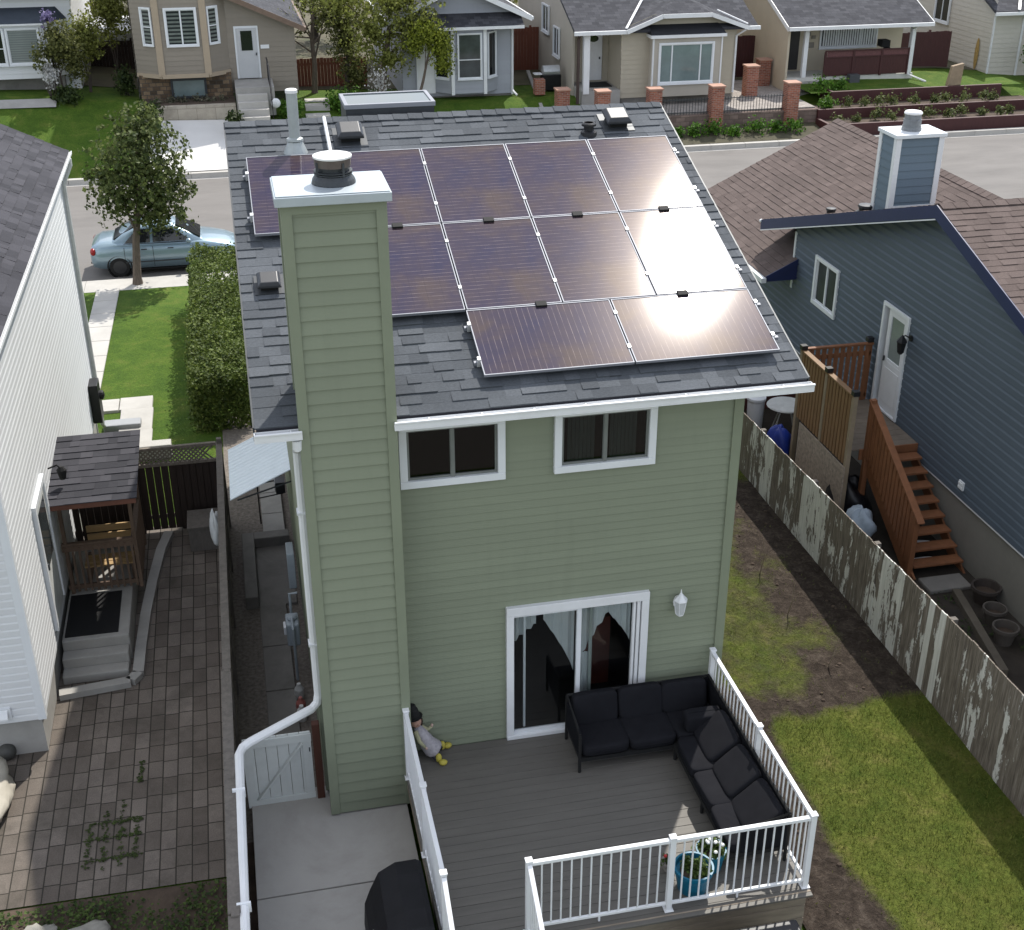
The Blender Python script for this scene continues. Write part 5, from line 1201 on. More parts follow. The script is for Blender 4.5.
# its chimney
cx0, cx1, cy0, cy1, cz0, cz1 = 9.15, 10.06, 8.05, 8.68, 4.42, 5.93
g = G()
g.laps((cx0, cy0, cz0), (1, 0, 0), (0, 0, 1), (0, -1, 0), cx1 - cx0, cz1 - cz0, .15, .014); g.laps((cx0, cy1, cz0), (0, -1, 0), (0, 0, 1), (-1, 0, 0), cy1 - cy0, cz1 - cz0, .15, .014); g.laps((cx1, cy0, cz0), (0, 1, 0), (0, 0, 1), (1, 0, 0), cy1 - cy0, cz1 - cz0, .15, .014); g.laps((cx1, cy1, cz0), (-1, 0, 0), (0, 0, 1), (0, 1, 0), cx1 - cx0, cz1 - cz0, .15, .014)
bc = emit('chimney', g, siding_mat('chimney_siding', (.125, .17, .212), .05), bh)
g = G()
for x in (cx0, cx1):
    for y in (cy0, cy1):
        sx = -1 if x == cx0 else 1; sy = -1 if y == cy0 else 1
        g.box(min(x - .075 * sx, x + .03 * sx), max(x - .075 * sx, x + .03 * sx), min(y, y + .03 * sy), max(y, y + .03 * sy), cz0, cz1 - .001); g.box(min(x, x + .0305 * sx), max(x, x + .0305 * sx), min(y - .075 * sy, y), max(y - .075 * sy, y), cz0, cz1 - .001); emit('corner_trim', g, white_paint, bc); g = G()
zr = brz(cy0)
g.box(cx0 - .028, cx1 + .02, cy0 - .028, cy0 - .001, zr - .0, zr + .07)
emit('base_trim', g, white_paint, bc)
g = G(); g.box(cx0 - .06, cx1 + .06, cy0 - .06, cy1 + .06, cz1, cz1 + .07); emit('chimney_cap', g, P('cap_pale', (.66, .69, .71), .4, .06), bc, bevel=.006)
g = G(); c = (9.58, 8.38, cz1 + .07); g.lathe(c, [(.185, 0), (.185, .04), (.165, .06), (.165, .20), (.15, .21), (.15, .30)], 24); g.lathe((c[0], c[1], c[2] + .05), [(.17, 0), (.175, .0), (.175, .03), (.17, .03)], 24); emit('flue', g, P('flue_dark', (.17, .18, .19), .5, .25, 9), bc)
g = G(); g.lathe((c[0], c[1], c[2] + .30), [(.165, 0), (.17, .02), (.15, .045), (.01, .055)], 24); emit('flue_cap', g, P('pale_metal', (.7, .7, .7), .5, .05), bc)
for i, (x, y, s, lab) in enumerate(((9.25, 10.6, .09, 'small black pipe vent on the brown roof left of the blue chimney'), (9.05, 8.75, .13, 'black roof vent at the foot of the blue chimney'))):
    g = G(); g.lathe((x, y, brz(y)), [(s * 1.6, -.02), (s, .03), (s, .09), (s * 1.2, .10), (s * 1.1, .14), (.01, .15)], 12); emit('roof_vent', g, black_plastic, label=lab, cat='roof vent')
# side porch: landing, privacy fences, steps
pc = thing('side_porch', 'cedar landing and stairs at the side door of the blue house', 'porch', (8.5, 6.5, -.8))
g = G()
for k in range(10): g.box(7.70, 9.17, 5.82 + k * .208, 6.02 + k * .208, .70, .735)
emit('landing', g, P('landing_board', (.17, .14, .11), .8, .25, 3, 30, .3), pc, bevel=.004)
g = G(); g.box(7.98, 9.17, 5.79, 5.818, .52, .735); emit('rim_board', g, cedar_red, pc)
g = G(); g.box(7.95, 9.17, 5.76, 5.82, .735, .75); emit('edge_strip', g, white_vinyl, pc) if False else None
for k in range(8):
    y = 5.76 - k * .262; z = .60 - k * .165
    g = G(); g.box(8.16, 9.12, y - .27, y - .015, z - .045, z); emit('tread', g, cedar_red, pc, bevel=.008)
g = G(); g.beam((8.14, 5.8, .48), (8.14, 3.62, -.86), .045, .26); g.beam((9.14, 5.8, .42), (9.14, 3.62, -.92), .04, .24); emit('stringer', g, cedar_red, pc)
for x, y, h in ((8.09, 5.72, 1.78), (8.09, 3.72, .42)):
    g = G(); g.box(x - .05, x + .05, y - .05, y + .05, -.8, h); emit('post', g, cedar_red, pc, bevel=.005)
g = G(); g.beam((8.09, 5.78, 1.76), (8.09, 3.55, .38), .13, .04); g.beam((8.09, 5.72, .78), (8.09, 3.72, -.52), .04, .09); g.beam((8.09, 5.72, 1.62), (8.09, 3.72, .30), .035, .09); emit('handrail', g, cedar_red, pc, bevel=.004)
for i in range(15):
    y = 5.62 - i * .128; z = 1.70 - (5.72 - y) * .635; g = G(); g.box(8.05, 8.075, y - .045, y + .045, z - 1.02, z - .02); emit('picket', g, cedar_red, pc)
px = 7.66
t = thing('privacy_fence', 'cedar picket privacy screen on the porch, facing the peeling fence', 'fence', (px, 6.7, .5))
for i in range(17):
    y = 5.72 + i * .128; g = G(); g.box(px - .03, px - .008, y, y + .088, .52, 1.90); emit('picket', g, cedar, t)
g = G(); g.box(px - .05, px + .06, 5.62, 7.92, 1.90, 1.94); g.box(px - .006, px + .03, 5.6, 7.9, 1.70, 1.79); g.box(px - .006, px + .03, 5.6, 7.9, .58, .67); emit('rails', g, cedar, t, bevel=.004)
for y in (5.63, 6.75, 7.9):
    g = G(); g.box(px - .045, px + .045, y - .045, y + .045, -.8, 1.90 if y == 6.75 else 1.95); po = emit('post', g, P('grey_post', (.24, .19, .13), .8, .2), t, bevel=.004)
    g = G(); g.box(px - .06, px + .06, y - .06, y + .06, 1.942, 2.0); g.prism([(px - .06, y - .06, 2.0), (px + .06, y - .06, 2.0), (px + .06, y + .06, 2.0), (px - .06, y + .06, 2.0)], (0, 0, .03)); emit('post_cap', g, black_plastic, po)
t = thing('privacy_fence', 'cedar picket screen at the back of the porch against the blue wall', 'fence', (8.4, 7.9, .5))
for i in range(10):
    x = 7.78 + i * .132; g = G(); g.box(x, x + .085, 7.86, 7.882, .74, 1.92); emit('picket', g, cedar_red, t)
g = G(); g.box(7.72, 9.12, 7.84, 7.93, 1.93, 1.97); g.box(7.72, 9.1, 7.884, 7.92, 1.7, 1.79); g.box(7.72, 9.1, 7.884, 7.92, .8, .89); g.box(9.03, 9.12, 7.884, 7.97, .7, 1.93); emit('rails', g, cedar_red, t, bevel=.004)
g = G(); g.box(9.0, 9.13, 7.86, 7.99, 1.972, 2.07); emit('post_cap', g, black_plastic, t, bevel=.01)
g = G(); g.box(7.60, 7.617, 5.58, 7.62, -.62, .50); emit('plywood_panel', g, P('plywood', (.30, .25, .20), .85, .45, 13, 40, .3), label='bare chipboard panel under the cedar privacy screen', cat='panel')
# clutter behind the peeling fence
lump('tarp_bag', (7.55, 8.35, -.35), (.24, .34, .42), P('blue_tarp', (.01, .03, .22), .5, .25, 5, 14, .6), 'crumpled blue tarp bag beside the chipboard panel', 'bag', 31)
lump('bin_bag', (7.95, 6.05, -.45), (.42, .6, .5), P('bin_bag', (.007, .007, .009), .4, .3, 5, 14, .8), 'big black bin bag under the porch', 'bag', 33, 22)
lump('cloth_bag', (7.72, 4.95, -.38), (.24, .36, .34), P('pale_bag', (.30, .36, .42), .7, .15, 4, 14, .6), 'pale blue-grey sack by the stairs of the blue house', 'sack', 35)
for i, (y, z, lab) in enumerate(((4.35, -.45, 'white tray under the lower stair treads, upper of two'), (4.05, -.62, 'white curved tray under the lowest stair treads'))):
    g = G(); g.lathe((8.55, y - .1, z - .1), [(.02, 0), (.26, .01), (.30, .06), (.28, .06), (.24, .025)], 18, sy=.5); emit('plastic_tray', g, white_paint, label=lab, cat='tray')
t = thing('patio_table', 'round white patio table behind the blue bag', 'table', (8.3, 9.6, -.8))
g = G(); g.lathe((8.25, 9.65, -.12), [(.01, 0), (.40, 0), (.42, .02), (.40, .045), (.01, .05)], 26); emit('top', g, old_white, t)
for k in range(4): a = k * PI / 2 + .4; g = G(); g.tube([(8.25 + .12 * math.cos(a), 9.65 + .12 * math.sin(a), -.12), (8.25 + .36 * math.cos(a), 9.65 + .36 * math.sin(a), -.8)], .016, 6); emit('leg', g, old_white, t)
g = G(); g.lathe((7.75, 10.1, -.1), [(.17, -.7), (.19, -.05), (.21, 0), (.21, .05), (.01, .07)], 20); emit('barrel', g, white_vinyl, label='white lidded plastic barrel beyond the patio table', cat='barrel')
t = thing('maroon_fence', 'low maroon board fence behind the patio table', 'fence', (8, 11.0, -.8)); g = G(); x = 6.8
while x < 9.1: g.box(x, x + .14, 10.98, 11.0, -.8, .35); x += .145
emit('boards', g, P('maroon_board', (.10, .035, .032), .8, .2, 3, 30, .2), t); g = G(); g.box(6.8, 9.15, 11.002, 11.04, .1, .19); g.box(6.8, 9.15, 11.002, 11.04, -.6, -.51); emit('rails', g, maroon, t)
for i, (x, y, r, lab) in enumerate(((9.0, 2.72, .235, 'dark empty flower pot by the blue house foundation, farthest of three'), (8.78, 2.08, .185, 'pale-rimmed flower pot by the timber edging, middle of three'), (8.66, 1.55, .20, 'pale-rimmed flower pot nearest the camera by the blue house'))):
    t = thing('flower_pot', lab, 'flower pot', (x, y, -.79), 'empty pots by the blue house')
    g = G(); g.lathe((x, y, -.79), [(r * .7, 0), (r * .95, .25), (r * 1.08, .25), (r * 1.08, .31), (r * .93, .31), (r * .85, .16)], 22); emit('pot', g, P('pot_brown', (.05, .04, .034), .8) if i == 0 else P('pot_rim', (.085, .074, .064), .8), t)
    g = G(); g.lathe((x, y, -.62), [(r * .88, 0), (.01, .01)], 18); emit('soil', g, soil, t)
g = G(); g.beam((8.62, 3.0, -.73), (8.15, .7, -.73), .14, .14); emit('timber_edging', g, P('old_timber', (.10, .085, .065), .9, .25, 3, 25, .5), label='long weathered timber edging beside the flower pots', cat='timber', bevel=.01)
g = G(); g.box(8.2, 9.0, 3.1, 3.55, -.8, -.72); emit('stepping_stone', g, concrete_dark, kind='structure', bevel=.02)

g = G()
for k in range(1500):
    x, y = rnd.uniform(6.85, 9.1), rnd.uniform(-3, 3.2)
    if fb(x * 2, y * 2) > .5: leaf(g, Vector((x, y, -.775 + rnd.random() * .04)), Vector((rnd.uniform(-.6, .6), rnd.uniform(-.6, .6), 1)).normalized(), rnd.uniform(.03, .07), rnd)
emit('weeds', g, leaf_mat('shade_weed', (.015, .03, .006), (.05, .08, .018)), kind='stuff')
# ------------------------------------------------------------------ front yard: hedge, tree, car
hedge_leaf = leaf_mat('hedge_leaf', (.038, .066, .010), (.17, .215, .05), .3)
def hedge(name, lab, x0, x1, y0, y1, z0, z1, n, size, m):
    t = thing(name, lab, 'hedge', ((x0 + x1) / 2, (y0 + y1) / 2, z0))
    g = G()
    for k in range(n // 6):
        f = rnd.random(); x, y, z = rnd.uniform(x0, x1), rnd.uniform(y0, y1), rnd.uniform(z0, z1)
        bulge = .34 * fb(y * 1.3, x * 3) - .1
        if f < .45: z = z1 + bulge - abs(rnd.gauss(0, .06)); nrm = Vector((0, 0, 1))
        elif f < .68: x = x0 - bulge + abs(rnd.gauss(0, .05)); nrm = Vector((-1, 0, .3))
        elif f < .80: x = x1 + bulge - abs(rnd.gauss(0, .05)); nrm = Vector((1, 0, .3))
        elif f < .90: y = y0 - bulge + abs(rnd.gauss(0, .05)); nrm = Vector((0, -1, .3))
        else: nrm = rand_dir(rnd)
        for j in range(6): leaf(g, Vector((x, y, z)) + rand_dir(rnd) * size * 1.4, (nrm + rand_dir(rnd)).normalized(), size * rnd.uniform(.6, 1.3), rnd)
    emit('foliage', g, m, t)
    g = G(); y = y0 + .3
    while y < y1: g.tube([((x0 + x1) / 2, y, z0 - .05), ((x0 + x1) / 2 + rnd.uniform(-.1, .1), y, z1 - .3)], [.03, .012], 5); y += .55
    emit('stems', g, bark_dark, t)
hedge('hedge', 'trimmed green hedge beside the lawn, left of the green house', -4.22, -2.95, 12.6, 21.9, -.95, .42, 33000, .068, hedge_leaf)
def tree(name, lab, base, top, r0, blobs, n, size, lm, bm, group=None, shell=.55, targets=None, cat='tree', clump=7):
    t = thing(name, lab, cat, base, group)
    g = G(); limbs(g, base, top, r0, targets or [b[0] for b in blobs], rnd); emit('trunk', g, bm, t)
    g = G(); crown(g, blobs, n, size, rnd, 0, shell, clump); emit('crown', g, lm, t)
    return t
# car -------------------------------------------------------------
def car():
    paint = None
    m, n, b, o = nt('car_paint'); b.inputs['Base Color'].default_value = (.225, .315, .375, 1); b.inputs['Metallic'].default_value = .45; b.inputs['Roughness'].default_value = .32; b.inputs['Coat Weight'].default_value = .8; b.inputs['Coat Roughness'].default_value = .05
    t = thing('parked_car', 'light blue sedan parked at the kerb in front of the white house', 'car', (-5.1, 26.05, -1.3))
    X0, Y, Z = -7.36, 26.05, -1.3; W = .86
    # body stations: x, half width at sill, at belt, z of sill, z of shoulder, z of top edge, half width at top
    stn = [(0.0, .60, .64, .42, .62, .74, .56), (.06, .72, .78, .28, .66, .90, .68), (.30, .80, .85, .22, .72, 1.00, .72), (.72, .83, .865, .20, .76, 1.02, .72), (1.2, .84, .87, .19, .78, .985, .76), (2.0, .84, .87, .19, .76, .965, .77), (2.8, .84, .87, .19, .75, .955, .77), (3.25, .83, .865, .20, .75, .965, .74), (3.6, .82, .855, .20, .74, .92, .70), (4.0, .79, .83, .20, .70, .84, .64), (4.32, .70, .75, .24, .62, .72, .54), (4.46, .52, .58, .34, .54, .60, .42)]
    g = G(); rings = []
    for x, a, b_, z0, zs, zt, wt in stn:
        half = [(a * .55, z0 - .01), (a, z0 + .05), (b_, zs * .75), (b_ * 1.0, zs), (b_ * .965, zs + (zt - zs) * .55), (wt + .02, zt - .012), (wt * .6, zt + .018), (0, zt + .026)]
        ring = [(X0 + x, Y - q, Z + z) for q, z in half] + [(X0 + x, Y + q, Z + z) for q, z in half[:-1][::-1]]
        rings.append(ring)
    n = len(rings[0]); k0 = len(g.v)
    for r in rings: g.v += r
    for i in range(len(rings) - 1):
        for j in range(n):
            g.f.append((k0 + i * n + j, k0 + i * n + (j + 1) % n, k0 + (i + 1) * n + (j + 1) % n, k0 + (i + 1) * n + j)); g.m.append(0); g.uv.append(None)
    g.f.append(tuple(k0 + j for j in range(n))[::-1]); g.m.append(0); g.uv.append(None); g.f.append(tuple(k0 + (len(rings) - 1) * n + j for j in range(n))); g.m.append(0); g.uv.append(None)
    # greenhouse shell
    gh = [(.62, .70, 1.0, .70), (1.00, .69, 1.24, .62), (1.42, .68, 1.42, .55), (1.75, .68, 1.455, .545), (2.15, .68, 1.46, .545), (2.48, .68, 1.43, .55), (2.9, .70, 1.22, .63), (3.32, .71, .975, .71)]
    rr = []
    for x, wb, z, wt in gh:
        half = [(.745, .95), (wt + .035, z - .05), (wt - .05, z), (wt * .5, z + .022), (0, z + .03)] if z > 1.03 else [(.745, .94), (wt, z - .03), (wt * .8, z), (wt * .4, z + .01), (0, z + .012)]
        rr.append([(X0 + x, Y - q, Z + zz) for q, zz in half] + [(X0 + x, Y + q, Z + zz) for q, zz in half[:-1][::-1]])
    n = len(rr[0]); k0 = len(g.v)
    for r in rr: g.v += r
    for i in range(len(rr) - 1):
        for j in range(n - 1): g.f.append((k0 + i * n + j, k0 + i * n + j + 1, k0 + (i + 1) * n + j + 1, k0 + (i + 1) * n + j)); g.m.append(0); g.uv.append(None)
    emit('body', g, m, t, smooth=True)
    tint = P('car_glass', (.010, .013, .016), .06, .1, 2, 1, 0, spec=.6)
    def side(sg, name, pts, mt, off=.012):
        g = G(); q = [(X0 + x, Y + sg * (w + off), Z + z) for x, w, z in pts]; g.prism(q, (0, -sg * .012, 0)); return emit(name, g, mt, t)
    wl = lambda z: .745 + (z - .95) / (1.41 - .95) * (.585 - .745)
    for sg in (-1, 1):
        for pts in ([(1.02, .985), (1.78, .985), (1.80, 1.37), (1.50, 1.37), (1.28, 1.24)], [(1.86, .985), (2.98, .985), (2.62, 1.25), (2.40, 1.37), (1.88, 1.375)]): side(sg, 'side_window', [(x, wl(z), z) for x, z in pts], tint)
        g = G(); g.ell((X0 + 2.92, Y + sg * .93, Z + 1.02), (.09, .08, .07), 10, 8); g.beam((X0 + 2.94, Y + sg * .85, Z + .98), (X0 + 2.93, Y + sg * .92, Z + 1.0), .05, .03); emit('mirror', g, m, t, smooth=True)
        for x in (1.50, 2.28): g = G(); g.box(X0 + x, X0 + x + .17, Y + sg * .865 - .014, Y + sg * .865 + .014, Z + .80, Z + .83); emit('door_handle', g, dark_metal, t, bevel=.006)
        for x in (1.0, 1.84, 3.02): g = G(); g.box(X0 + x, X0 + x + .012, Y + sg * .868 - .006, Y + sg * .868 + .004, Z + .28, Z + .9); emit('door_seam', g, black_matte, t)
        for x in (.82, 3.55):
            g = G(); g.lathe((X0 + x, Y + sg * .87, Z + .305), [(.30, -.20), (.305, -.18), (.305, -.02), (.285, .0), (.2, .004)], 26, axis=(0, sg, 0)); w = emit('wheel', g, P('tyre', (.012, .012, .012), .85, .1), t)
            g = G(); g.lathe((X0 + x, Y + sg * .875, Z + .305), [(.205, -.01), (.195, .0), (.05, .012), (.01, .014)], 20, axis=(0, sg, 0)); emit('rim', g, P('wheel_rim', (.03, .03, .032), .5, .2), w)
            g = G(); g.lathe((X0 + x, Y + sg * .855, Z + .315), [(.37, -.12), (.37, .0), (.335, .013), (.33, -.12)], 26, axis=(0, sg, 0)); emit('wheel_arch', g, black_matte, t)
        g = G(); g.ell((X0 + .10, Y + sg * .70, Z + .78), (.10, .14, .12), 10, 8); emit('tail_light', g, P('tail_red', (.30, .012, .012), .2, .1), t, smooth=True)
        g = G(); g.ell((X0 + 4.22, Y + sg * .58, Z + .64), (.18, .15, .07), 10, 8); emit('headlight', g, P('lamp_clear', (.5, .52, .54), .1, .05), t, smooth=True)
    g = G(); g.prism([(X0 + 2.56, Y - .50, Z + 1.415), (X0 + 2.56, Y + .50, Z + 1.415), (X0 + 3.26, Y + .63, Z + 1.015), (X0 + 3.26, Y - .63, Z + 1.015)], (.012, 0, .02)); emit('windscreen', g, tint, t)
    g = G(); g.prism([(X0 + 1.36, Y - .48, Z + 1.41), (X0 + 1.36, Y + .48, Z + 1.41), (X0 + .72, Y + .58, Z + 1.075), (X0 + .72, Y - .58, Z + 1.075)], (-.012, 0, .02)); emit('rear_window', g, tint, t)
    g = G(); g.box(X0 + .5, X0 + 4.0, Y - .8, Y + .8, Z + .15, Z + .2); emit('underbody', g, black_matte, t)
    for sg in (-1, 1):
        g = G(); g.box(X0 + 1.02, X0 + 3.0, Y + sg * .868 - .008, Y + sg * .868 + .008, Z + .42, Z + .455); emit('side_moulding', g, dark_metal, t, bevel=.004)
        g = G(); g.tube([(X0 + 1.0, Y + sg * .775, Z + .965), (X0 + 2.98, Y + sg * .775, Z + .965)], .012, 6); emit('window_trim', g, black_matte, t)
    g = G(); g.box(X0 + 4.40, X0 + 4.475, Y - .42, Y + .42, Z + .36, Z + .46); emit('grille', g, black_matte, t, bevel=.01)
    g = G(); g.box(X0 - .02, X0 + .05, Y - .62, Y + .62, Z + .40, Z + .43); emit('bumper_seam', g, black_matte, t)
    for s0 in (-.3, .2): g = G(); g.beam((X0 + 3.27, Y + s0, Z + 1.03), (X0 + 2.98, Y + s0 + .42, Z + 1.21), .015, .015); emit('wiper', g, black_matte, t)
    g = G(); g.box(X0 - .015, X0 + .01, Y - .22, Y + .22, Z + .5, Z + .62); emit('number_plate', g, white_paint, t)
    return t
car()
street_leaf = leaf_mat('street_leaf', (.032, .053, .014), (.18, .21, .068), .32)
c = (-5.55, 24.3)
tree('street_tree', 'small round-crowned tree on the lawn in front of the parked car', (-6.0, 24.05, -1.22), (-5.45, 24.3, 3.2), .125,
     [((c[0], 24.3, 2.2), (1.5, 1.25, 1.65)), ((c[0] - .6, 24.2, 1.45), (1.05, .9, .85)), ((c[0] + .55, 24.3, 1.25), (1.0, .9, 1.1)), ((c[0] + .15, 24.4, 3.25), (.8, .7, .8)), ((c[0] - .95, 24.2, 2.0), (.6, .6, .55)), ((c[0] + .1, 24.2, .75), (.7, .7, .5))], 8600, .115, street_leaf, bark, shell=.5, clump=9)

# ------------------------------------------------------------------ across the street
def gable_roof(parent, x0, x1, y0, y1, eave, apex_x, slope, m, over=.4, fascia=None, th=.12):
    """ridge along y: gable towards the street"""
    zt = lambda x: eave + slope * ((x - x0) if x <= apex_x else (x1 - x)) * 1.0
    za = eave + slope * (apex_x - x0); zr_ = za - slope * (x1 - apex_x)
    g = G(); g.prism([(x0, y0, eave - th), (apex_x, y0, za - th), (x1, y0, zr_ - th), (x1, y0, zr_), (apex_x, y0, za), (x0, y0, eave)], (0, y1 - y0, 0)); r = emit('roof', g, m, parent)
    g = G()
    g.hexa([(x0 - .02, y0 - .03, eave - .2), (apex_x, y0 - .03, za - .2), (apex_x, y0 - .004, za - .2), (x0 - .02, y0 - .004, eave - .2), (x0 - .02, y0 - .03, eave + .02), (apex_x, y0 - .03, za + .02), (apex_x, y0 - .004, za + .02), (x0 - .02, y0 - .004, eave + .02)])
    g.hexa([(apex_x, y0 - .03, za - .2), (x1 + .02, y0 - .03, zr_ - .2), (x1 + .02, y0 - .004, zr_ - .2), (apex_x, y0 - .004, za - .2), (apex_x, y0 - .03, za + .02), (x1 + .02, y0 - .03, zr_ + .02), (x1 + .02, y0 - .004, zr_ + .02), (apex_x, y0 - .004, za + .02)])
    for x, z in ((x0, eave), (x1, zr_)): g.box(x - .1 if x == x0 else x + .002, x - .002 if x == x0 else x + .1, y0, y1, z - .14, z - .02)
    emit('fascia', g, fascia or white_paint, r); return r
def eave_roof(parent, x0, x1, y0, y1, eave, slope, m, th=.12, fascia=None):
    """ridge along x: eave towards the street"""
    yr = (y0 + y1) / 2; zr_ = eave + slope * (yr - y0)
    g = G(); g.prism([(x0, y0, eave - th), (x0, yr, zr_ - th), (x0, y1, eave - th), (x0, y1, eave), (x0, yr, zr_), (x0, y0, eave)], (x1 - x0, 0, 0)); r = emit('roof', g, m, parent)
    g = G(); g.box(x0, x1, y0 - .12, y0 - .003, eave - .16, eave - .01)
    for x in (x0 - .03, x1 + .004):
        g.hexa([(x, y0, eave - .2), (x + .026, y0, eave - .2), (x + .026, yr, zr_ - .2), (x, yr, zr_ - .2), (x, y0, eave + .015), (x + .026, y0, eave + .015), (x + .026, yr, zr_ + .015), (x, yr, zr_ + .015)])
    emit('fascia', g, fascia or white_paint, r); return r
def facewall(g, pts, z0, z1, course=.2):
    for (xa, ya), (xb, yb) in zip(pts[:-1], pts[1:]):
        d = Vector((xb - xa, yb - ya, 0)); n = Vector((d.y, -d.x, 0)).normalized(); g.laps((xa, ya, z0), d.normalized(), (0, 0, 1), n, d.length, z1 - z0, course, .016)
def wallwin(parent, A, B, f0, f1, z0, z1, **k):
    A = Vector((*A, 0)); B = Vector((*B, 0)); d = B - A; U = d.normalized(); n = Vector((U.y, -U.x, 0)); O = A + d * f0 + n * .055; O.z = z0
    return window(parent, O, U, n, d.length * (f1 - f0), z1 - z0, depth=.04, **k)
g = G(); xs_ = [-60] + [a for a, _ in ZF] + [90]; xs_ = sorted(set(xs_))
for a, b in zip(xs_[:-1], xs_[1:]): g.face([(a, 44.8, zf(a) + .02), (b, 44.8, zf(b) + .02), (b, 90, zf(b) + .02), (a, 90, zf(a) + .02)])
emit('back_yards', g, P('yard_earth', (.085, .075, .045), .95, .4, .8, 30, .6, dirt=.6, dirtcol=(.05, .065, .02)), kind='structure')
# beige house
bg = thing('beige_house', 'beige bi-level house with bay window and stone base across the street', 'house', (-3.2, 47, .4))
g = G(); bay = [(-6.35, 42.5), (-5.35, 41.75), (-3.5, 41.75), (-2.62, 42.5)]
facewall(g, bay, 1.60, 4.7); g.laps((-2.62, 42.5, .7), (1, 0, 0), (0, 0, 1), (0, -1, 0), 2.75, 4.6, .2, .016, [(.28, 1.24, .5, 2.64)], lambda v: (0, min(2.75, 2.75 - max(0, (v + .7 - 3.35) / .45))))
g.laps((-6.4, 52, .5), (0, -1, 0), (0, 0, 1), (-1, 0, 0), 9.5, 5.8, .2, .016); g.laps((.12, 42.5, .5), (0, 1, 0), (0, 0, 1), (1, 0, 0), 9.5, 2.95, .2, .016)
g.laps((-6.35, 42.5, 4.6), (1, 0, 0), (0, 0, 1), (0, -1, 0), 3.8, 1.7, .2, .016, (), lambda v: (0, min(3.8, max(.05, (6.3 - 4.6 - v) / .45))))
wl_ = emit('wall', g, beige_siding, bg)
btrim = P('beige_trim', (.36, .29, .21), .6, .06)
g = G()
for x, y in bay[1:3]: g.box(x - .13, x + .13, y - .06, y + .05, 1.6, 4.7)
for (xa, ya), (xb, yb) in zip(bay[:-1], bay[1:]): g.beam((xa, ya - .03, 1.6), (xb, yb - .03, 1.6), .1, .16)
emit('bay_trim', g, btrim, bg)
wallwin(bg, bay[1], bay[2], .17, .87, 2.74, 4.25, fw=.08, split=(.5,), pane=pane_shutter, sill=False)
wallwin(bg, bay[0], bay[1], .42, .86, 2.76, 4.27, fw=.07, split=(), pane=pane_shutter, rows=(.5,), sill=False); wallwin(bg, bay[2], bay[3], .12, .62, 2.76, 4.25, fw=.07, split=(), pane=pane_shutter, rows=(.5,), sill=False)
g = G(); g.box(-6.3, -2.6, 42.25, 42.45, .2, 1.58); emit('stone_base', g, stone_tile, bg)
wallwin(bg, (-6.3, 42.24), (-2.6, 42.24), .33, .72, .62, 1.42, fw=.06, split=(), mat=dark_metal, pane=pane_blue, sill=False)
g = G(); g.box(-2.34, -1.36, 42.46, 42.56, 1.28, 3.36); df = emit('door_frame', g, white_vinyl, bg); g = G(); g.box(-2.26, -1.44, 42.42, 42.46, 1.3, 3.28); d_ = emit('door', g, P('door_white', (.46, .47, .48), .5, .05), df, bevel=.01); g = G(); g.box(-2.08, -1.62, 42.405, 42.42, 2.4, 3.18); emit('pane', g, pane_dark, d_); g = G(); g.box(-1.52, -1.47, 42.38, 42.42, 2.2, 2.3); emit('handle', g, dark_metal, d_)
g = G(); g.box(-1.3, -.95, 42.44, 42.48, 2.45, 2.6); emit('letter_plate', g, white_paint, label='white letter plate beside the white door of the beige house', cat='sign')
g = G(); g.box(-2.5, -.95, 40.6, 42.48, .1, 1.24); emit('landing', g, concrete, bg)
for k in range(4): g = G(); g.box(-2.45, -1.25, 40.32 - .3 * k, 40.6 - .3 * k, -.3, 1.0 - .24 * k); emit('step', g, concrete_light, bg)
t = thing('stair_railing', 'thin black stair railing at the front steps of the beige house', 'railing', (-1.1, 40, .2))
g = G(); g.tube([(-1.12, 42.3, 2.1), (-1.12, 40.6, 2.1), (-1.12, 39.2, 1.0)], .03, 6); emit('handrail', g, black_plastic, t); g = G()
for k in range(14): y = 42.2 - k * .22; zt = 2.1 if y > 40.6 else 2.1 - (40.6 - y) * .785; g.box(-1.13, -1.11, y - .012, y + .012, zt - .95, zt)
emit('bars', g, black_plastic, t)
gable_roof(bg, -6.9, .5, 42.0, 52.4, 6.2, -6.4, .45, shingle_far, fascia=P('brown_fascia', (.16, .11, .08), .6))
g = G(); g.box(-6.2, -2.55, 40.65, 40.85, .0, .62); emit('retaining_wall', g, brick_mat('pale_block', (.36, .32, .26), (.42, .38, .31), (.28, .25, .2), .75, .5, .015), label='pale block retaining wall at the top of the driveway', cat='wall'); g = G(); g.box(-6.2, -2.55, 40.86, 42.24, .3, .60); emit('planting_bed', g, soil, kind='structure')
t = thing('bed_shrub', 'low grey shrubs in the bed under the beige bay window', 'shrub', (-4.4, 41.6, .6)); g = G(); crown(g, [((-5.6 + k * .5, 41.5 + .1 * (k % 2), .68), (.3, .3, .16)) for k in range(6)], 500, .09, rnd, shell=.3); emit('foliage', g, leaf_mat('grey_leaf', (.05, .055, .035), (.20, .19, .13)), t)
sheet('walkway', [(-2.3, 36.75), (-1.25, 36.75), (-1.25, 39.4), (-2.3, 39.4)], concrete_light, dz=.04)
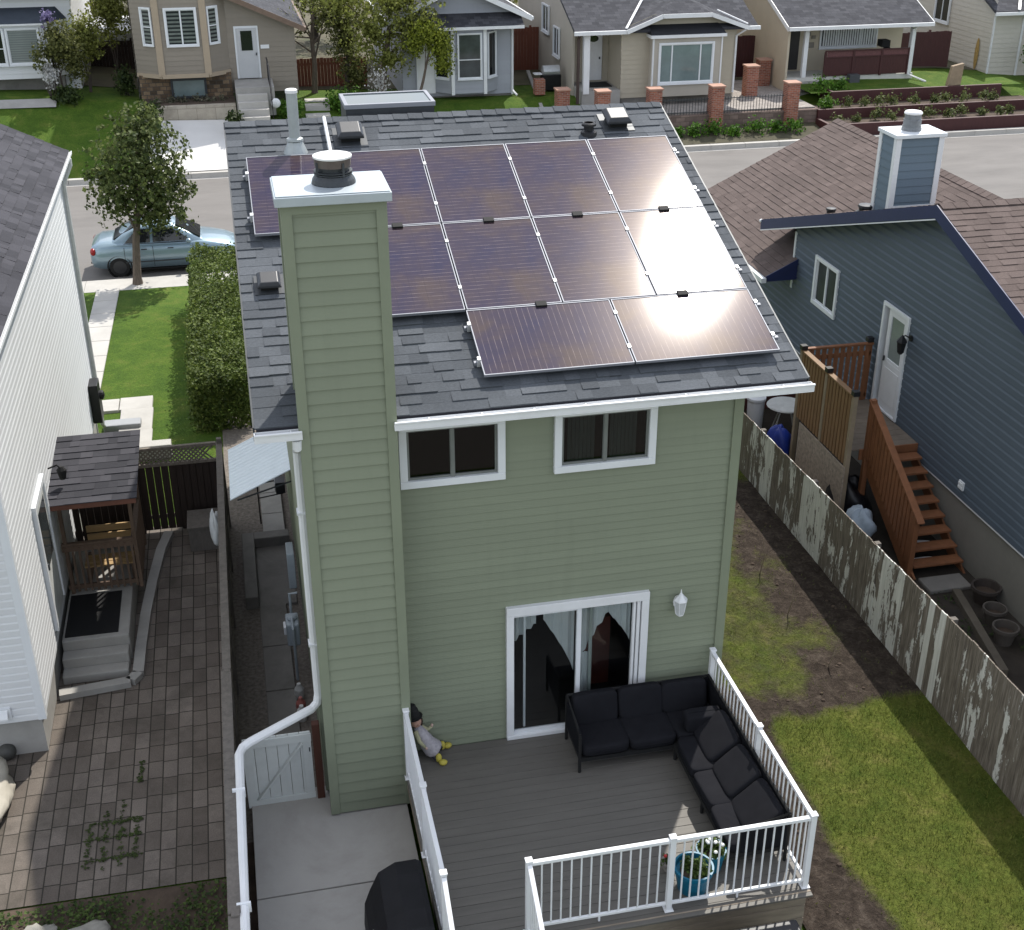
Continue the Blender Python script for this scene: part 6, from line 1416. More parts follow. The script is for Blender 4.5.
# white house far left
wl = thing('white_bungalow', 'white bungalow with a bay window at the far left across the street', 'house', (-14, 48, .8))
g = G(); wb = [(-13.2, 44.3), (-12.4, 43.4), (-9.95, 43.4), (-9.2, 44.2)]
facewall(g, wb, 1.45, 3.55); g.laps((-22, 44.4, .7), (1, 0, 0), (0, 0, 1), (0, -1, 0), 13.2, 4.2, .2, .016); g.laps((-8.8, 44.4, .7), (0, 1, 0), (0, 0, 1), (1, 0, 0), 9, 4.2, .2, .016); emit('wall', g, white_siding, wl)
g = G(); g.prism([(-13.4, 44.38, 3.55), (-12.5, 43.2, 3.55), (-9.85, 43.2, 3.55), (-9.0, 44.38, 3.55), (-9.0, 44.38, 3.62), (-9.85, 43.2, 3.62), (-12.5, 43.2, 3.62), (-13.4, 44.38, 3.62)][:4], (0, 0, .07)); emit('bay_fascia', g, white_paint, wl)
g = G(); q = [(-13.4, 44.38, 3.62), (-12.5, 43.2, 3.62), (-9.85, 43.2, 3.62), (-9.0, 44.38, 3.62)]; top = [(-12.9, 44.38, 4.1), (-12.2, 44.1, 4.05), (-10.1, 44.1, 4.05), (-9.4, 44.38, 4.1)]; g.hexa(q + top); emit('bay_roof', g, P('slate_blue_roof', (.035, .045, .06), .8), wl)
eave_roof(wl, -22.5, -8.4, 43.9, 53, 4.75, .4, shingle_far)
wallwin(wl, wb[1], wb[2], .42, .96, 2.0, 3.45, fw=.07, split=(), pane=pane_blind); wallwin(wl, wb[1], wb[2], .02, .40, 2.0, 3.45, fw=.07, split=(), pane=pane_dark, rows=(.45,)); wallwin(wl, wb[2], wb[3], .15, .85, 2.0, 3.4, fw=.07, split=(), pane=pane_far)
g = G(); g.box(-13, -9.4, 43.95, 44.35, .6, 1.44); g.box(-22, -8.85, 44.45, 53, .3, .72); emit('foundation', g, concrete_dark, wl)
sheet('walkway', [(-20, 41.3), (-9.6, 41.3), (-9.6, 41.9), (-20, 41.9)], concrete, dz=.07)
# grey house
gh_ = thing('grey_house', 'pale grey gabled bungalow with a white-posted bay window', 'house', (7.2, 47, 0))
g = G(); gb = [(5.9, 42.7), (6.68, 42.0), (8.09, 42.0), (8.75, 42.7)]
g.laps((4.6, 42.7, .15), (1, 0, 0), (0, 0, 1), (0, -1, 0), 4.85, 5, .2, .016, (), lambda v: (max(0, (v + .15 - 3.45) / .45 - .2), 4.85 - max(0, (v + .15 - 3.55) / .45 - .35)))
facewall(g, gb, .35, 3.2); g.laps((4.6, 53, .15), (0, -1, 0), (0, 0, 1), (-1, 0, 0), 10.3, 3.3, .2, .016); g.laps((9.45, 42.7, .15), (0, 1, 0), (0, 0, 1), (1, 0, 0), 10.3, 3.3, .2, .016); emit('wall', g, grey_siding, gh_)
g = G()
for x, y in gb[1:3]: g.box(x - .07, x + .07, y - .05, y + .06, .3, 3.15)
g.box(9.38, 9.48, 42.66, 42.74, .1, 3.4); g.box(5.6, 9.75, 41.72, 41.78, 3.0, 3.12); g.tube([(9.6, 42.5, 3.1), (9.42, 42.64, 2.9), (9.42, 42.64, .3), (9.55, 42.3, .12)], .045, 6); emit('white_trim', g, white_paint, gh_)
g = G(); g.hexa([(5.6, 41.75, 3.0), (9.75, 41.75, 3.0), (9.75, 42.72, 3.1), (5.6, 42.72, 3.1), (5.6, 41.75, 3.13), (9.75, 41.75, 3.13), (9.75, 42.72, 3.56), (5.6, 42.72, 3.56)]); emit('bay_roof', g, shingle_far, gh_)
wallwin(gh_, gb[1], gb[2], .14, .90, .95, 2.85, fw=.05, split=(), pane=pane_far, rows=(.42,)); wallwin(gh_, gb[0], gb[1], .15, .85, .95, 2.85, fw=.05, split=(), pane=pane_dark); wallwin(gh_, gb[2], gb[3], .15, .85, .95, 2.85, fw=.05, split=(), pane=pane_dark)
gable_roof(gh_, 4.0, 10.15, 42.15, 53.4, 3.42, 7.08, .45, shingle_far)
g = G(); g.box(4.7, 9.4, 42.75, 52.9, -.4, .16); emit('foundation', g, concrete_dark, gh_)
g = G(); g.box(5.2, 6.0, 42.55, 42.69, .3, 3.0); emit('entry_door', g, white_paint, gh_)
# cream house with the clipped gable
c1 = thing('cream_house', 'cream house with a clipped gable and box bay behind brick pillars', 'house', (15.6, 46, 0))
g = G(); g.laps((13.85, 41.0, .05), (1, 0, 0), (0, 0, 1), (0, -1, 0), 5.2, 3.45, .2, .016, (), lambda v: (max(0, (v - 2.9) / .38), 5.2 - max(0, (v - 2.9) / .38)))
g.laps((12.0, 43.0, .05), (1, 0, 0), (0, 0, 1), (0, -1, 0), 1.85, 3.0, .2, .016); g.laps((13.85, 43.0, .05), (0, -1, 0), (0, 0, 1), (-1, 0, 0), 2.0, 2.9, .2, .016); emit('wall', g, P('cream_lap', (.42, .375, .295), .6, .05), c1)
g = G(); g.prism([(12.0, 42.2, -.3), (12.0, 53, -.3), (12.0, 53, 2.85), (12.0, 47.3, 4.9), (12.0, 42.2, 2.9)], (.1, 0, 0)); emit('side_wall', g, stucco_pale, c1); g = G(); g.box(19.0, 19.08, 41.05, 53, -.3, 2.95); emit('side_wall', g, stucco_pale, c1)
for y0, y1, z0, z1 in ((46.3, 47.6, 2.0, 3.25), (44.3, 45.4, 1.25, 2.55)): window(c1, (11.945, y1, z0), (0, -1, 0), (-1, 0, 0), y1 - y0, z1 - z0, .07, (.5,), pane=pane_dark)
# roof: main slope plus the clipped cross gable
g = G(); g.prism([(11.7, 40.7, 2.8), (11.7, 47.3, 5.45), (11.7, 54, 2.8), (11.7, 54, 2.92), (11.7, 47.3, 5.57), (11.7, 40.7, 2.92)], (8.2, 0, 0)); rf = emit('roof', g, shingle_far, c1)
g = G(); A = [(13.95, 40.55, 2.93), (15.5, 40.55, 3.52), (17.7, 40.55, 3.52), (19.4, 40.55, 2.93)]; ap = (16.65, 42.4, 4.2)
g.face([A[1], A[2], ap]); g.face([A[0], A[1], ap, (16.65, 44.2, 4.2), (13.95, 41, 2.95)]); g.face([A[3], (19.4, 41, 2.95), (16.65, 44.2, 4.2), ap, A[2]])
for i in range(3): g.face([A[i], A[i + 1], (A[i + 1][0], 41.02, A[i + 1][2]), (A[i][0], 41.02, A[i][2])])
emit('cross_gable', g, shingle_far, rf)
g = G()
for p, q in zip(A[:-1], A[1:]): g.beam((p[0], p[1] - .02, p[2] - .06), (q[0], q[1] - .02, q[2] - .06), .05, .17, up=(0, 0, 1))
g.beam((11.65, 40.62, 2.86), (13.98, 40.62, 2.86), .12, .15); g.beam((19.38, 40.62, 2.86), (19.95, 40.62, 2.86), .12, .15); g.beam((13.95, 40.7, 3.0), (15.3, 42.9, 3.88), .10, .05); g.beam((19.4, 40.7, 3.02), (18.3, 41.6, 3.5), .07, .05); emit('fascia', g, white_paint, rf)
g = G(); g.box(15.1, 18.17, 40.42, 41.0, .15, 2.6); emit('box_bay', g, stucco_pale, c1); g = G(); g.hexa([(14.95, 40.3, 2.62), (18.3, 40.3, 2.62), (18.3, 41.0, 2.62), (14.95, 41.0, 2.62), (14.95, 40.3, 2.74), (18.3, 40.3, 2.74), (18.15, 41.0, 3.08), (15.1, 41.0, 3.08)]); emit('bay_roof', g, P('black_roof', (.015, .016, .02), .8), c1); g = G(); g.box(14.93, 18.32, 40.26, 40.298, 2.6, 2.73); g.box(14.93, 14.948, 40.3, 41, 2.6, 2.73); g.box(15.06, 15.12, 40.39, 40.5, .2, 2.58); g.box(18.14, 18.2, 40.39, 40.5, .2, 2.58); emit('bay_trim', g, white_paint, c1)
window(c1, (15.33, 40.385, .68), (1, 0, 0), (0, -1, 0), 2.5, 1.72, .08, (.22, .77), pane=pane_blue, depth=.04)
g = G(); g.box(12.72, 13.55, 42.92, 42.98, .5, 2.62); d_ = emit('front_door', g, white_paint, c1, bevel=.01); g = G(); g.lathe((13.13, 42.915, 2.28), [(.24, 0), (.24, .008)], 16, axis=(0, -1, 0), sy=.6); emit('fan_light', g, pane_dark, d_); g = G(); g.box(13.4, 13.46, 42.88, 42.92, 1.4, 1.5); emit('handle', g, dark_metal, d_)
g = G(); g.box(12.15, 12.42, 40.85, 41.1, .3, 2.8); emit('porch_pillar', g, white_paint, c1, bevel=.02); g = G(); g.box(12.1, 13.83, 40.9, 43, -.3, .42); emit('porch_slab', g, concrete, c1); g = G(); g.box(12.6, 13.7, 41.7, 42.7, .42, .45); emit('door_mat', g, black_matte, label='black mat at the white front door of the cream house', cat='mat')
g = G(); g.tube([(11.92, 40.75, 2.8), (11.92, 40.9, 2.6), (11.92, 40.9, -.1)], .07, 6); emit('downspout', g, P('brown_pipe', (.06, .04, .035), .6), c1); g = G(); g.tube([(19.3, 40.6, 2.8), (19.02, 40.95, 2.5), (19.02, 40.95, .1)], .05, 6); emit('downspout', g, white_paint, c1)
g = G(); g.box(13.9, 18.98, 41.04, 52.9, -.9, .06); emit('foundation', g, concrete_dark, c1)
# terrace, wall, pillars and their low iron fence
g = G(); g.box(11.5, 22.0, 38.75, 40.98, -1.3, -.22); g.box(19.1, 22.0, 40.99, 45.1, -1.3, -.215); emit('terrace', g, terrace_tile, kind='structure')
g = G(); g.box(11.4, 22.0, 38.5, 38.745, -1.4, -.28); emit('terrace_wall', g, block_wall, label='low reddish block wall between the brick pillars', cat='wall', bevel=.02)
plab = {12.35: 'short brick pillar left of the cream house front door', 14.6: 'brick pillar right of the white porch pillar of the cream house', 17.35: 'tall brick pillar in front of the box bay window', 20.75: 'tall brick pillar at the right end of the tiled terrace', }
def pillar(x, y, z0, z1, lab):
    t = thing('brick_pillar', lab, 'pillar', (x, y, z0), 'red brick pillars of the terrace')
    g = G(); g.box(x - .27, x + .27, y - .27, y + .27, z0, z1); emit('shaft', g, red_brick, t); g = G(); g.box(x - .31, x + .31, y - .31, y + .31, z1, z1 + .07); emit('cap', g, P('pillar_cap', (.38, .22, .16), .8, .15), t, bevel=.01)
for x, lab in plab.items(): pillar(x, 38.55, -1.3, .86, lab)
pillar(20.1, 41.6, -.3, 1.05, 'brick pillar standing back on the terrace near the orange gate'); pillar(21.6, 43.8, -.3, .9, 'small brick pillar beside the orange board gate'); pillar(10.95, 39.8, -.6, .75, 'brick pillar at the far left end of the terrace')
for a, b, lab in ((14.9, 17.05, 'low iron fence on the wall left of the tall brick pillar'), (17.65, 20.45, 'low iron fence between the two tall brick pillars')):
    t = thing('iron_fence', lab, 'fence', ((a + b) / 2, 38.6, -.28)); g = G(); g.box(a, b, 38.59, 38.62, .34, .37); g.box(a, b, 38.59, 38.62, -.2, -.17); emit('rails', g, dark_metal, t); g = G(); k = a
    while k < b: g.box(k, k + .02, 38.597, 38.613, -.28, .42); k += .13
    emit('bars', g, dark_metal, t)
sheet('soil_strip', [(9, 36.76), (21.9, 36.76), (21.9, 38.5), (9, 38.5)], P('bed_soil', (.06, .055, .032), .95, .4, 2.5, 30, .8), dz=.02)
# cream house with the porch
c2 = thing('porch_house', 'pale stucco bungalow with a white-posted porch and maroon railing', 'house', (25.4, 47, .2))
g = G(); g.prism([(22.0, 42.2, -.3), (22.0, 54, -.3), (22.0, 54, 2.55), (22.0, 48, 4.85), (22.0, 42.2, 2.6)], (.1, 0, 0)); g.box(22.1, 28.5, 43.9, 44.0, .2, 2.7); g.box(28.4, 28.5, 44.0, 54, -.3, 2.6); emit('wall', g, stucco, c2)
eave_roof(c2, 21.85, 28.9, 41.9, 54.2, 2.62, .39, shingle_far)
g = G(); g.box(22.1, 28.4, 42.3, 43.9, -.4, .32); emit('porch_slab', g, P('porch_white', (.55, .54, .5), .7, .1), c2)
for x in (22.95, 28.2): g = G(); g.box(x - .1, x + .1, 42.28, 42.48, .32, 2.5); emit('post', g, white_paint, c2, bevel=.01)
window(c2, (24.3, 43.865, 1.3), (1, 0, 0), (0, -1, 0), 2.9, 1.25, .08, (.3, .72), pane=pane_far, depth=.04)
g = G()
for k in range(22): g.box(24.45 + k * .12, 24.53 + k * .12, 43.80, 43.81, 1.4, 2.45)
emit('curtain', g, curtain_m, c2)
g = G(); g.box(22.35, 22.75, 43.84, 43.9, .4, 2.45); g.box(22.85, 23.3, 43.84, 43.9, .4, 2.45); emit('front_door', g, P('dark_door', (.025, .022, .022), .5), c2); g = G(); g.box(23.6, 23.85, 43.86, 43.9, 1.9, 2.05); g.box(23.9, 24.1, 43.86, 43.9, 1.75, 1.9); g.box(23.65, 24.05, 43.86, 43.9, 1.35, 1.6); emit('wall_ornament', g, P('ornament', (.22, .2, .17), .7), c2)
for k in range(3): g = G(); g.box(22.4, 23.7, 42.0 - .3 * k, 42.28 - .3 * k, -.5, .16 - .17 * k); emit('step', g, concrete, c2)
t = thing('porch_railing', 'solid maroon board railing along the porch of the stucco bungalow', 'railing', (26, 42.3, .3)); g = G(); x = 23.95
while x < 28.05: g.box(x, x + .13, 42.24, 42.265, .35, 1.15); x += .134
emit('boards', g, maroon, t); g = G(); g.box(23.9, 28.1, 42.2, 42.28, 1.42, 1.48); g.box(23.9, 28.1, 42.2, 42.28, 1.15, 1.2)
for x in (23.92, 25.3, 26.7, 28.05): g.box(x - .05, x + .05, 42.21, 42.275, .3, 1.42)
emit('frame', g, maroon, t); g = G(); g.box(24.0, 28.0, 42.238, 42.245, 1.2, 1.42); emit('lattice', g, P('maroon_lattice', (.12, .05, .05), .7, .4, 20), t)
g = G(); g.tube([(28.25, 41.95, 2.5), (28.1, 42.2, 2.3), (28.1, 42.2, .3), (28.5, 41.2, .12)], .05, 6); emit('downspout', g, white_paint, c2)
g = G(); g.lathe((27.3, 43.0, .9), [(.12, 0), (.16, .5), (.1, .6)], 10); g.box(26.9, 27.3, 42.7, 43.2, 1.45, 1.75); emit('porch_planter', g, black_matte, label='dark pot on the porch by the right white post', cat='pot')
g = G(); g.box(25.0, 25.5, 41.75, 42.1, .0, .45); emit('utility_box', g, P('box_dark', (.06, .065, .07), .6), label='small dark box on the lawn below the maroon porch railing', cat='box', bevel=.02)
# house at the far right
c3 = thing('corner_house', 'pale house at the right edge seen past the maroon fence', 'house', (37, 48, -.4))
g = G(); g.laps((33.3, 56, -.35), (0, -1, 0), (0, 0, 1), (-1, 0, 0), 12, 5.5, .22, .016, (), lambda v: (0, 12)); g.laps((33.3, 44, -.35), (1, 0, 0), (0, 0, 1), (0, -1, 0), 8, 3.1, .22, .016); emit('wall', g, P('pale_lap', (.52, .49, .43), .6, .05), c3)
g = G(); g.prism([(32.9, 43.4, 2.62), (32.9, 50, 5.4), (32.9, 57, 2.62), (32.9, 57, 2.74), (32.9, 50, 5.52), (32.9, 43.4, 2.74)], (10, 0, 0)); r3 = emit('roof', g, shingle_far, c3); g = G(); g.beam((34.1, 43.4, 2.8), (35.4, 45.6, 3.75), .12, .05); g.box(32.88, 42.9, 43.3, 43.398, 2.56, 2.7); emit('fascia', g, white_paint, r3)
g = G(); g.box(33.25, 33.32, 43.96, 44.05, -.35, 2.6); g.box(34.75, 34.85, 43.95, 44.02, -.35, 2.6); emit('white_trim', g, white_paint, c3); g = G(); g.box(33.2, 41, 44.1, 56, -1, -.34); emit('foundation', g, concrete, c3)
window(c3, (33.23, 49.6, 1.5), (0, -1, 0), (-1, 0, 0), 1.5, 1.5, .09, (.5,), pane=pane_dark)
g = G(); g.ell((33.25, 45.1, .55), (.02, .18, .75), 12, 8); emit('rust_stain', g, P('ochre', (.36, .24, .08), .9, .3, 8), c3)
# board fences between the far houses
def bfence(x0, x1, y, z0, z1, m, lab, n='board_fence'):
    t = thing(n, lab, 'fence', ((x0 + x1) / 2, y, z0)); g = G(); x = x0
    while x < x1: g.box(x, x + .14, y, y + .022, z0, z1 + rnd.uniform(-.02, .02)); x += .147
    emit('boards', g, m, t); g = G(); g.box(x0, x1, y + .024, y + .06, z0 + .2, z0 + .3); g.box(x0, x1, y + .024, y + .06, z1 - .3, z1 - .2); x = x0
    while x < x1 + .1: g.box(x - .05, x + .05, y + .061, y + .15, z0, z1 + .08); x += 2.1
    emit('rails', g, m, t)
bfence(.15, 3.3, 45.6, .0, 1.45, red_fence, 'red-brown board fence right of the beige house'); bfence(9.5, 12.0, 48.5, -.1, 2.0, red_fence, 'red-brown board fence between the grey and cream houses'); bfence(19.1, 20.7, 45.2, -.25, 1.7, orange_fence, 'orange-brown board gate right of the cream house', 'board_gate'); bfence(20.75, 22.0, 46, -.25, 1.65, maroon, 'dark maroon fence between orange gate and stucco bungalow'); bfence(28.6, 31.8, 45.2, -.3, 1.65, maroon, 'dark maroon fence right of the stucco bungalow'); bfence(-9.0, -6.5, 49.5, .4, 1.9, dark_fence, 'dark slatted fence between the white and beige houses')
g = G(); g.hexa([(-9.2, 49.0, 2.3), (-6.6, 49.0, 2.3), (-6.6, 51.5, 2.3), (-9.2, 51.5, 2.3), (-9.2, 49.0, 2.4), (-6.6, 49.0, 2.4), (-6.6, 51.5, 2.7), (-9.2, 51.5, 2.7)]); g.box(-9.0, -6.7, 49.7, 51.3, .4, 2.3); emit('garden_shed', g, white_paint, label='small shed with a white roof behind the dark slatted fence', cat='shed')
# grill and table at the grey/cream passage
t = thing('barbecue', 'covered silver barbecue beside the cream house side wall', 'barbecue', (11.3, 43.4, .1)); g = G(); g.box(10.9, 11.75, 43.1, 43.6, .1, .75); emit('cart', g, black_matte, t, bevel=.02); g = G(); g.tube([(10.95, 43.35, .9), (11.7, 43.35, .9)], .24, 14); emit('hood', g, galv, t); g = G(); g.box(10.55, 10.89, 43.15, 43.55, .78, .82); emit('side_shelf', g, white_paint, t)
g = G(); g.box(10.35, 10.8, 42.2, 42.6, .1, .75); emit('brick_block', g, red_brick, label='short brick block beside the silver barbecue', cat='block')
g = G(); g.prism([(10.2, 40.5, -.25), (10.35, 40.5, -.25), (11.2, 47, .2), (11.05, 47, .2)], (0, 0, .1)); emit('path_edging', g, concrete, kind='structure')
# planted tiers on the right
for i, (x0, x1, y, zb_, zt) in enumerate(((21.9, 40, 36.95, -1.3, -.62), (22.0, 32.5, 38.35, -1.0, -.28), (23.2, 31.5, 39.75, -.6, .16))):
    g = G(); g.box(x0, x1, y, y + .14, zb_, zt); g.box(x0, x0 + .14, y + .14, y + 1.4, zb_, zt); emit('timber_wall', g, maroon, label=['dark maroon timber wall by the street, lowest of the planted tiers', 'dark maroon timber wall, middle of the planted tiers', 'dark maroon timber wall below the lawn, topmost of the tiers'][i], cat='wall', bevel=.01)
    if i < 2: sheet('planting_bed', [(x0 + .14, y + .14), (x1, y + .14), (x1, y + 1.38), (x0 + .14, y + 1.38)], soil, z=zt - .1, dz=0)
sheet('lawn', [(22.3, 39.9), (32.6, 39.9), (32.6, 42.2), (22.3, 42.2)], lawn_m, z=.1, dz=0)
tier_leaf = leaf_mat('tier_leaf', (.04, .06, .015), (.20, .22, .08)); bright_leaf = leaf_mat('bright_leaf', (.03, .09, .008), (.13, .26, .03))
wr_ = random.Random(4); k = 0
pos = [('lower', 37.6, -.7), ('middle', 39.0, -.36)]
for nm, y, z in pos:
    for j in range(12 if nm == 'lower' else 11):
        x = 22.7 + j * .82 + wr_.uniform(-.2, .2); r = wr_.uniform(.2, .4); yy = y + wr_.uniform(-.2, .3)
        t = thing('bedding_shrub', 'small pale green shrub in the %s planted tier, number %d from the brick pillar' % (nm, j + 1), 'shrub', (x, yy, z), 'small shrubs in the planted tiers'); g = G(); crown(g, [((x, yy, z + r * .7), (r, r, r * .85))], 180, .10, rnd, shell=.3); emit('foliage', g, tier_leaf, t)
for x, y, z, r, lab in ((23.0, 40.4, .35, .55, 'bright green bush at the left end of the lawn by the porch steps'), (23.9, 40.5, .3, .42, 'bright green bush on the lawn right of the larger one'), (22.6, 38.9, -.15, .4, 'green bush in the middle tier beside the brick pillar'), (16.2, 37.7, -.75, .38, 'green bush under the low block wall, left'), (17.0, 37.75, -.7, .45, 'green bush at the foot of the tall brick pillar'), (18.9, 37.7, -.7, .5, 'bright green bush under the wall between the brick pillars'), (19.8, 37.75, -.75, .38, 'small green bush right of the bright one under the wall'), (15.3, 37.6, -.8, .36, 'leftmost green bush under the low block wall'), (17.9, 37.6, -.8, .36, 'green bush midway between the tall brick pillars'), (20.6, 37.6, -.72, .5, 'green bush at the foot of the right tall brick pillar')):
    t = thing('green_bush', lab, 'bush', (x, y, z - r), 'bushes by the brick pillars'); g = G(); crown(g, [((x, y, z), (r * 1.2, r, r * .9))], 420, .10, rnd, shell=.3); emit('foliage', g, bright_leaf, t)
g = G(); g.hexa([(29.0, 40.1, .1), (29.7, 40.2, .1), (29.7, 40.45, .1), (29.0, 40.35, .1), (29.15, 40.15, .95), (29.75, 40.22, 1.05), (29.75, 40.42, 1.05), (29.15, 40.35, .95)]); emit('board_sign', g, P('tan_wood', (.28, .21, .14), .8, .25, 5), label='leaning tan board on the lawn by the maroon fence', cat='board', bevel=.02)
# trees and shrubs over there
olive = leaf_mat('olive_leaf', (.045, .055, .015), (.19, .195, .06), .3); spring = leaf_mat('spring_leaf', (.10, .13, .015), (.34, .38, .05), .35); mixl = leaf_mat('budding_leaf', (.11, .12, .028), (.33, .36, .09), .4); dkgreen = leaf_mat('dark_shrub', (.015, .03, .008), (.07, .10, .025)); blossom = leaf_mat('blossom', (.45, .44, .42), (.75, .75, .74), .3); lilac = leaf_mat('lilac', (.12, .10, .22), (.35, .30, .5))
tree('yard_tree', 'budding tree with bright yellow-green leaves in front of the grey house', (3.55, 42.2, .1), (4.3, 42.4, 5.2), .17, [((4.3, 42.1, 4.3), (2.2, 1.3, 1.4)), ((3.3, 42.0, 3.0), (1.4, 1.0, 1.3)), ((5.1, 41.9, 3.0), (1.4, .9, 1.2)), ((2.0, 42.2, 4.4), (1.3, .9, 1.0)), ((4.0, 41.9, 1.9), (1.3, .8, .8))], 13000, .115, mixl, bark, shell=.15, clump=5)
tree('yard_tree', 'young tree with the brightest yellow-green leaves beside the grey bay window', (5.0, 41.4, .0), (5.9, 41.3, 3.6), .07, [((6.0, 41.2, 2.5), (.75, .6, .95)), ((5.5, 41.2, 3.1), (.8, .6, .6)), ((6.2, 41.2, 1.7), (.5, .5, .5)), ((5.0, 41.3, 2.6), (.6, .5, .6))], 4800, .10, spring, bark, shell=.2, clump=5)
tree('blossom_tree', 'small tree with white blossom behind the skylight', (3.4, 41.0, -.1), (3.5, 41.0, 2.0), .05, [((3.4, 41.0, 1.2), (.55, .5, .8)), ((3.2, 41.0, .6), (.4, .4, .4))], 500, .08, blossom, bark, shell=.2, clump=4)
tree('dark_shrub_tree', 'dark olive bushy tree right of the red-brown fence', (2.3, 43.4, .1), (2.4, 43.4, 3.8), .12, [((2.3, 43.3, 2.6), (.9, .8, 1.6)), ((1.9, 43.5, 3.8), (1.1, .9, 1.0)), ((2.6, 43.3, 1.1), (.7, .7, .8))], 7000, .11, olive, bark_dark, shell=.3)
tree('bare_tree', 'nearly bare brown tree behind the beige house roof edge', (.9, 44.2, .1), (1.1, 44.3, 4.5), .13, [((1.2, 44.2, 4.2), (1.6, 1.0, 1.2)), ((-.2, 43.9, 3.1), (.9, .5, .5))], 1000, .10, mixl, bark, shell=.1, clump=4, targets=[(-1.2, 43.6, 2.5), (-.9, 43.8, 3.1), (-.3, 44, 3.8), (.3, 44.2, 4.6), (1.8, 44.2, 4.4), (2.4, 44.4, 3.6), (1.0, 44.0, 5.0), (-1.0, 43.6, 2.0)])
tree('lilac_shrub', 'tall shrub with white blossom in front of the white bungalow', (-9.35, 42.2, .75), (-9.4, 42.3, 2.9), .05, [((-9.2, 42.3, 2.9), (.9, .7, .9)), ((-8.7, 42.3, 2.2), (.55, .5, .9)), ((-9.9, 42.3, 2.4), (.55, .5, .7))], 5500, .10, olive, bark_dark, cat='shrub', shell=.3, targets=[(-9.9, 42.2, 2.4), (-9.6, 42.2, 2.9), (-9.2, 42.2, 3.2), (-8.8, 42.2, 2.9), (-8.6, 42.2, 2.2)])
t = thing('blossom_shrub', 'white blossoming shrub left of the tall olive one by the white bungalow', 'shrub', (-9.75, 41.9, .8)); g = G(); crown(g, [((-9.75, 41.9, 1.9), (.38, .35, .75))], 600, .09, rnd, shell=.2); emit('blossom', g, blossom, t); g = G()
for k in range(6): g.tube([(-9.75, 41.9, .75), (-9.75 + rnd.uniform(-.3, .3), 41.9, 1.6)], [.02, .008], 4)
emit('stems', g, bark_dark, t)
for i, (x, y, z, rx, rz_, n, m, lab) in enumerate(((-8.4, 43.6, 2.9, .9, 1.1, 1800, mixl, 'tall yellowish shrub between the white and beige houses'), (-7.3, 45.5, 3.6, 1.1, 1.3, 1800, mixl, 'yellowish tree crown behind the tall shrub, left of the beige house'), (-9.6, 42.5, 3.9, .4, .35, 110, lilac, 'small lilac-coloured blossom cluster above the shrubs'), (-6.95, 43.4, 1.2, .5, .6, 600, dkgreen, 'dark bush at the left corner of the beige house'), (-9.2, 41.8, 1.0, .6, .4, 700, dkgreen, 'low dark bush at the foot of the blossoming shrubs'), (-5.9, 39.8, .55, .5, .5, 700, dkgreen, 'dark round bush at the left end of the retaining wall'), (-2.65, 39.3, .2, .35, .4, 500, dkgreen, 'dark bush between driveway and front steps'), (-.35, 40.6, .3, .5, .45, 600, bright_leaf, 'bright green bush right of the steps of the beige house'), (1.9, 41.4, .35, .8, .6, 1000, bright_leaf, 'bright green bush left of the skylight'), (35.2, 42.3, 1.0, 1.1, 1.6, 1800, bright_leaf, 'tall bright green bush at the right edge of the street'), (34.2, 39.5, -.5, 1.4, .6, 1200, dkgreen, 'dark spreading bush beyond the planted tiers'))):
    t = thing('garden_shrub', lab, 'shrub', (x, y, z - rz_), 'garden shrubs across the street'); g = G(); crown(g, [((x, y, z), (rx, rx * .8, rz_))], int(n * 1.9), .11, rnd, shell=.3); emit('foliage', g, m, t); g = G()
    for k in range(4): g.tube([(x + rnd.uniform(-.1, .1), y, zg(x, y) - .05), (x + rnd.uniform(-.4, .4) * rx, y, z)], [.03, .01], 5)
    emit('stems', g, bark_dark, t)
g = G()
for k in range(4): g.box(.2 + k * .05, 1.2 + k * .05, 39.5 + k * .9, 40.1 + k * .9, zg(1, 39.6 + k * .9) - .1, zg(1, 40.1 + k * .9) + .05)
emit('garden_steps', g, concrete_light, kind='structure')
g = G(); g.ell((-.95, 40.4, .62), (.2, .12, .2), 14, 8); emit('round_ornament', g, white_paint, label='round white ornament on the rail end by the beige house steps', cat='ornament')
for i, (x, y, rx, rz_) in enumerate(((-10, 60, 4, 3), (2, 58, 4, 3.2), (10.8, 56, 1.6, 2.6), (21, 57, 2.2, 3), (31, 58, 3, 3.2), (40, 52, 3, 3.2))):
    t = thing('backyard_tree', ['broad dark tree behind the white bungalow', 'broad dark tree behind the red-brown fence', 'narrow dark tree behind the grey house', 'dark tree behind the orange gate', 'broad dark tree behind the maroon fence', 'dark tree at the far right edge'][i], 'tree', (x, y, .3), 'trees behind the far houses'); g = G(); limbs(g, (x, y, .2), (x, y, rz_ * 1.7), .18, [(x + rx * .5, y, rz_), (x - rx * .5, y, rz_ * 1.2)], rnd); emit('trunk', g, bark_dark, t); g = G(); crown(g, [((x, y, rz_ * 1.1), (rx, rx * .7, rz_)), ((x + rx * .4, y - .5, rz_ * .8), (rx * .6, rx * .5, rz_ * .7))], 2200, .24, rnd, shell=.35); emit('crown', g, olive, t)
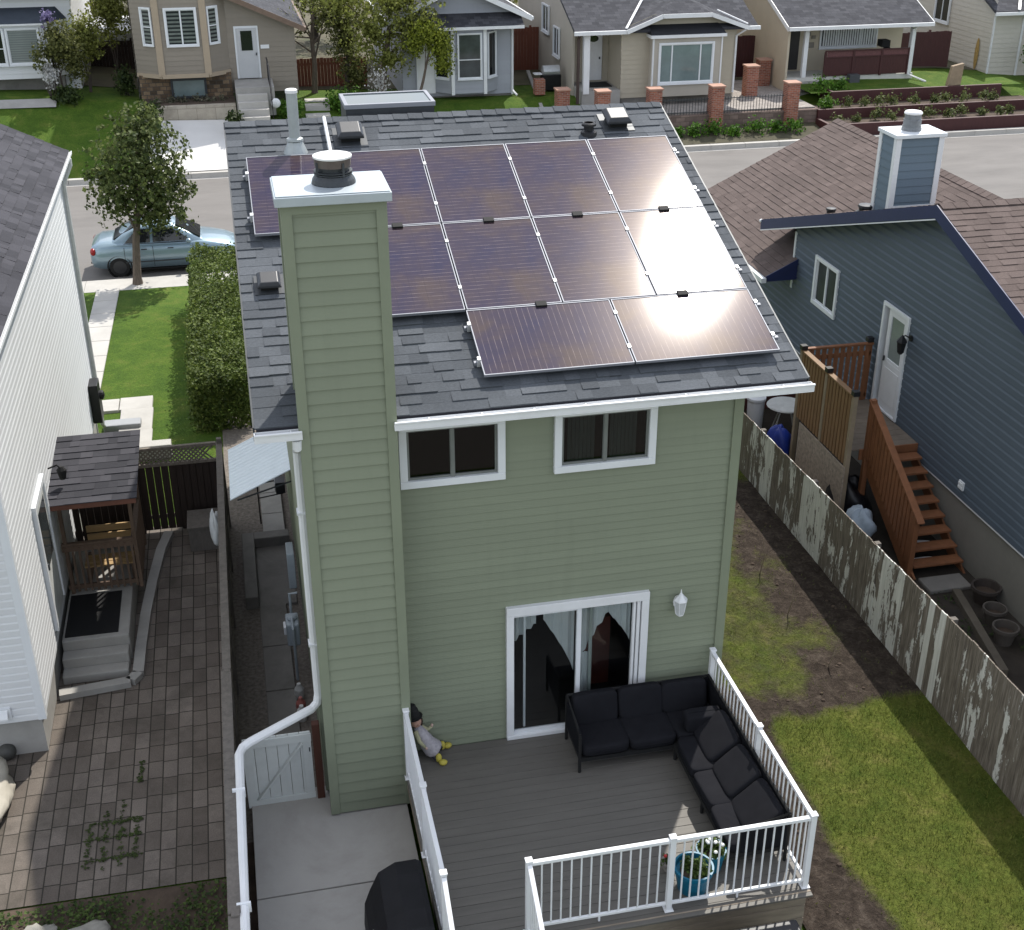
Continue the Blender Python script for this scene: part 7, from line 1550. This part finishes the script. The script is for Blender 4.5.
# ------------------------------------------------------------------ light, sky, camera
SUN_EL, SUN_AZ = rad(51), rad(32.4)                           # azimuth measured from +y towards +x
w = bpy.data.worlds.new('World'); S.world = w; w.use_nodes = True
n = w.node_tree; bgn = n.nodes['Background']; sky = n.nodes.new('ShaderNodeTexSky'); sky.sky_type = 'NISHITA'; sky.sun_disc = False
sky.sun_elevation = SUN_EL; sky.sun_rotation = SUN_AZ; sky.altitude = 1000; sky.air_density = 1.0; sky.dust_density = 1.5; sky.ozone_density = 1.0
# broken cloud over the clear sky
tc = N(n, 'ShaderNodeTexCoord'); mp = N(n, 'ShaderNodeMapping'); mp.inputs['Scale'].default_value = (1, 1, 2.2); L(n, tc.outputs['Generated'], mp.inputs[0])
cf = noise(n, mp.outputs[0], 2.2, 8, .6, .3); cr = ramp(n, [(.36, 0), (.6, .9)]); L(n, cf, cr.inputs[0])
L(n, mixc(n, cr.outputs[0], sky.outputs[0], (6.1, 6.1, 6.15)), bgn.inputs[0]); bgn.inputs[1].default_value = .15
sl_ = bpy.data.lights.new('sun', 'SUN'); sl_.energy = 3.3; sl_.angle = rad(.7); sl_.color = (1.0, .955, .88)
so = bpy.data.objects.new('sun', sl_); COL.objects.link(so); so.location = (20, 30, 40)
dirv = Vector((math.sin(SUN_AZ) * math.cos(SUN_EL), math.cos(SUN_AZ) * math.cos(SUN_EL), math.sin(SUN_EL)))
so.rotation_euler = dirv.to_track_quat('Z', 'Y').to_euler()
cam = bpy.data.cameras.new('camera'); co = bpy.data.objects.new('camera', cam); COL.objects.link(co)
cam.sensor_fit = 'HORIZONTAL'; cam.sensor_width = 36; cam.lens = 1282.758 / 1024 * 36; cam.clip_end = 2000; cam.clip_start = .1
r_ = Vector((.97694585, -.21348377, -.0012213)); u_ = Vector((.09873802, .44675869, .88918922)); f_ = Vector((.18928184, .86881031, -.45753802))
M4 = Matrix((r_, u_, -f_)).transposed().to_4x4(); M4.translation = (-2.8957, -13.70746, 11.42080); co.matrix_world = M4
S.camera = co
vs = S.view_settings; vs.view_transform = 'Standard'; vs.look = 'None'; vs.exposure = 0.78; vs.gamma = 1.0; vs.use_curve_mapping = False
S.cycles.max_bounces = 6; S.cycles.transparent_max_bounces = 12; S.cycles.use_denoising = True
S.cycles.sample_clamp_indirect = 4.0
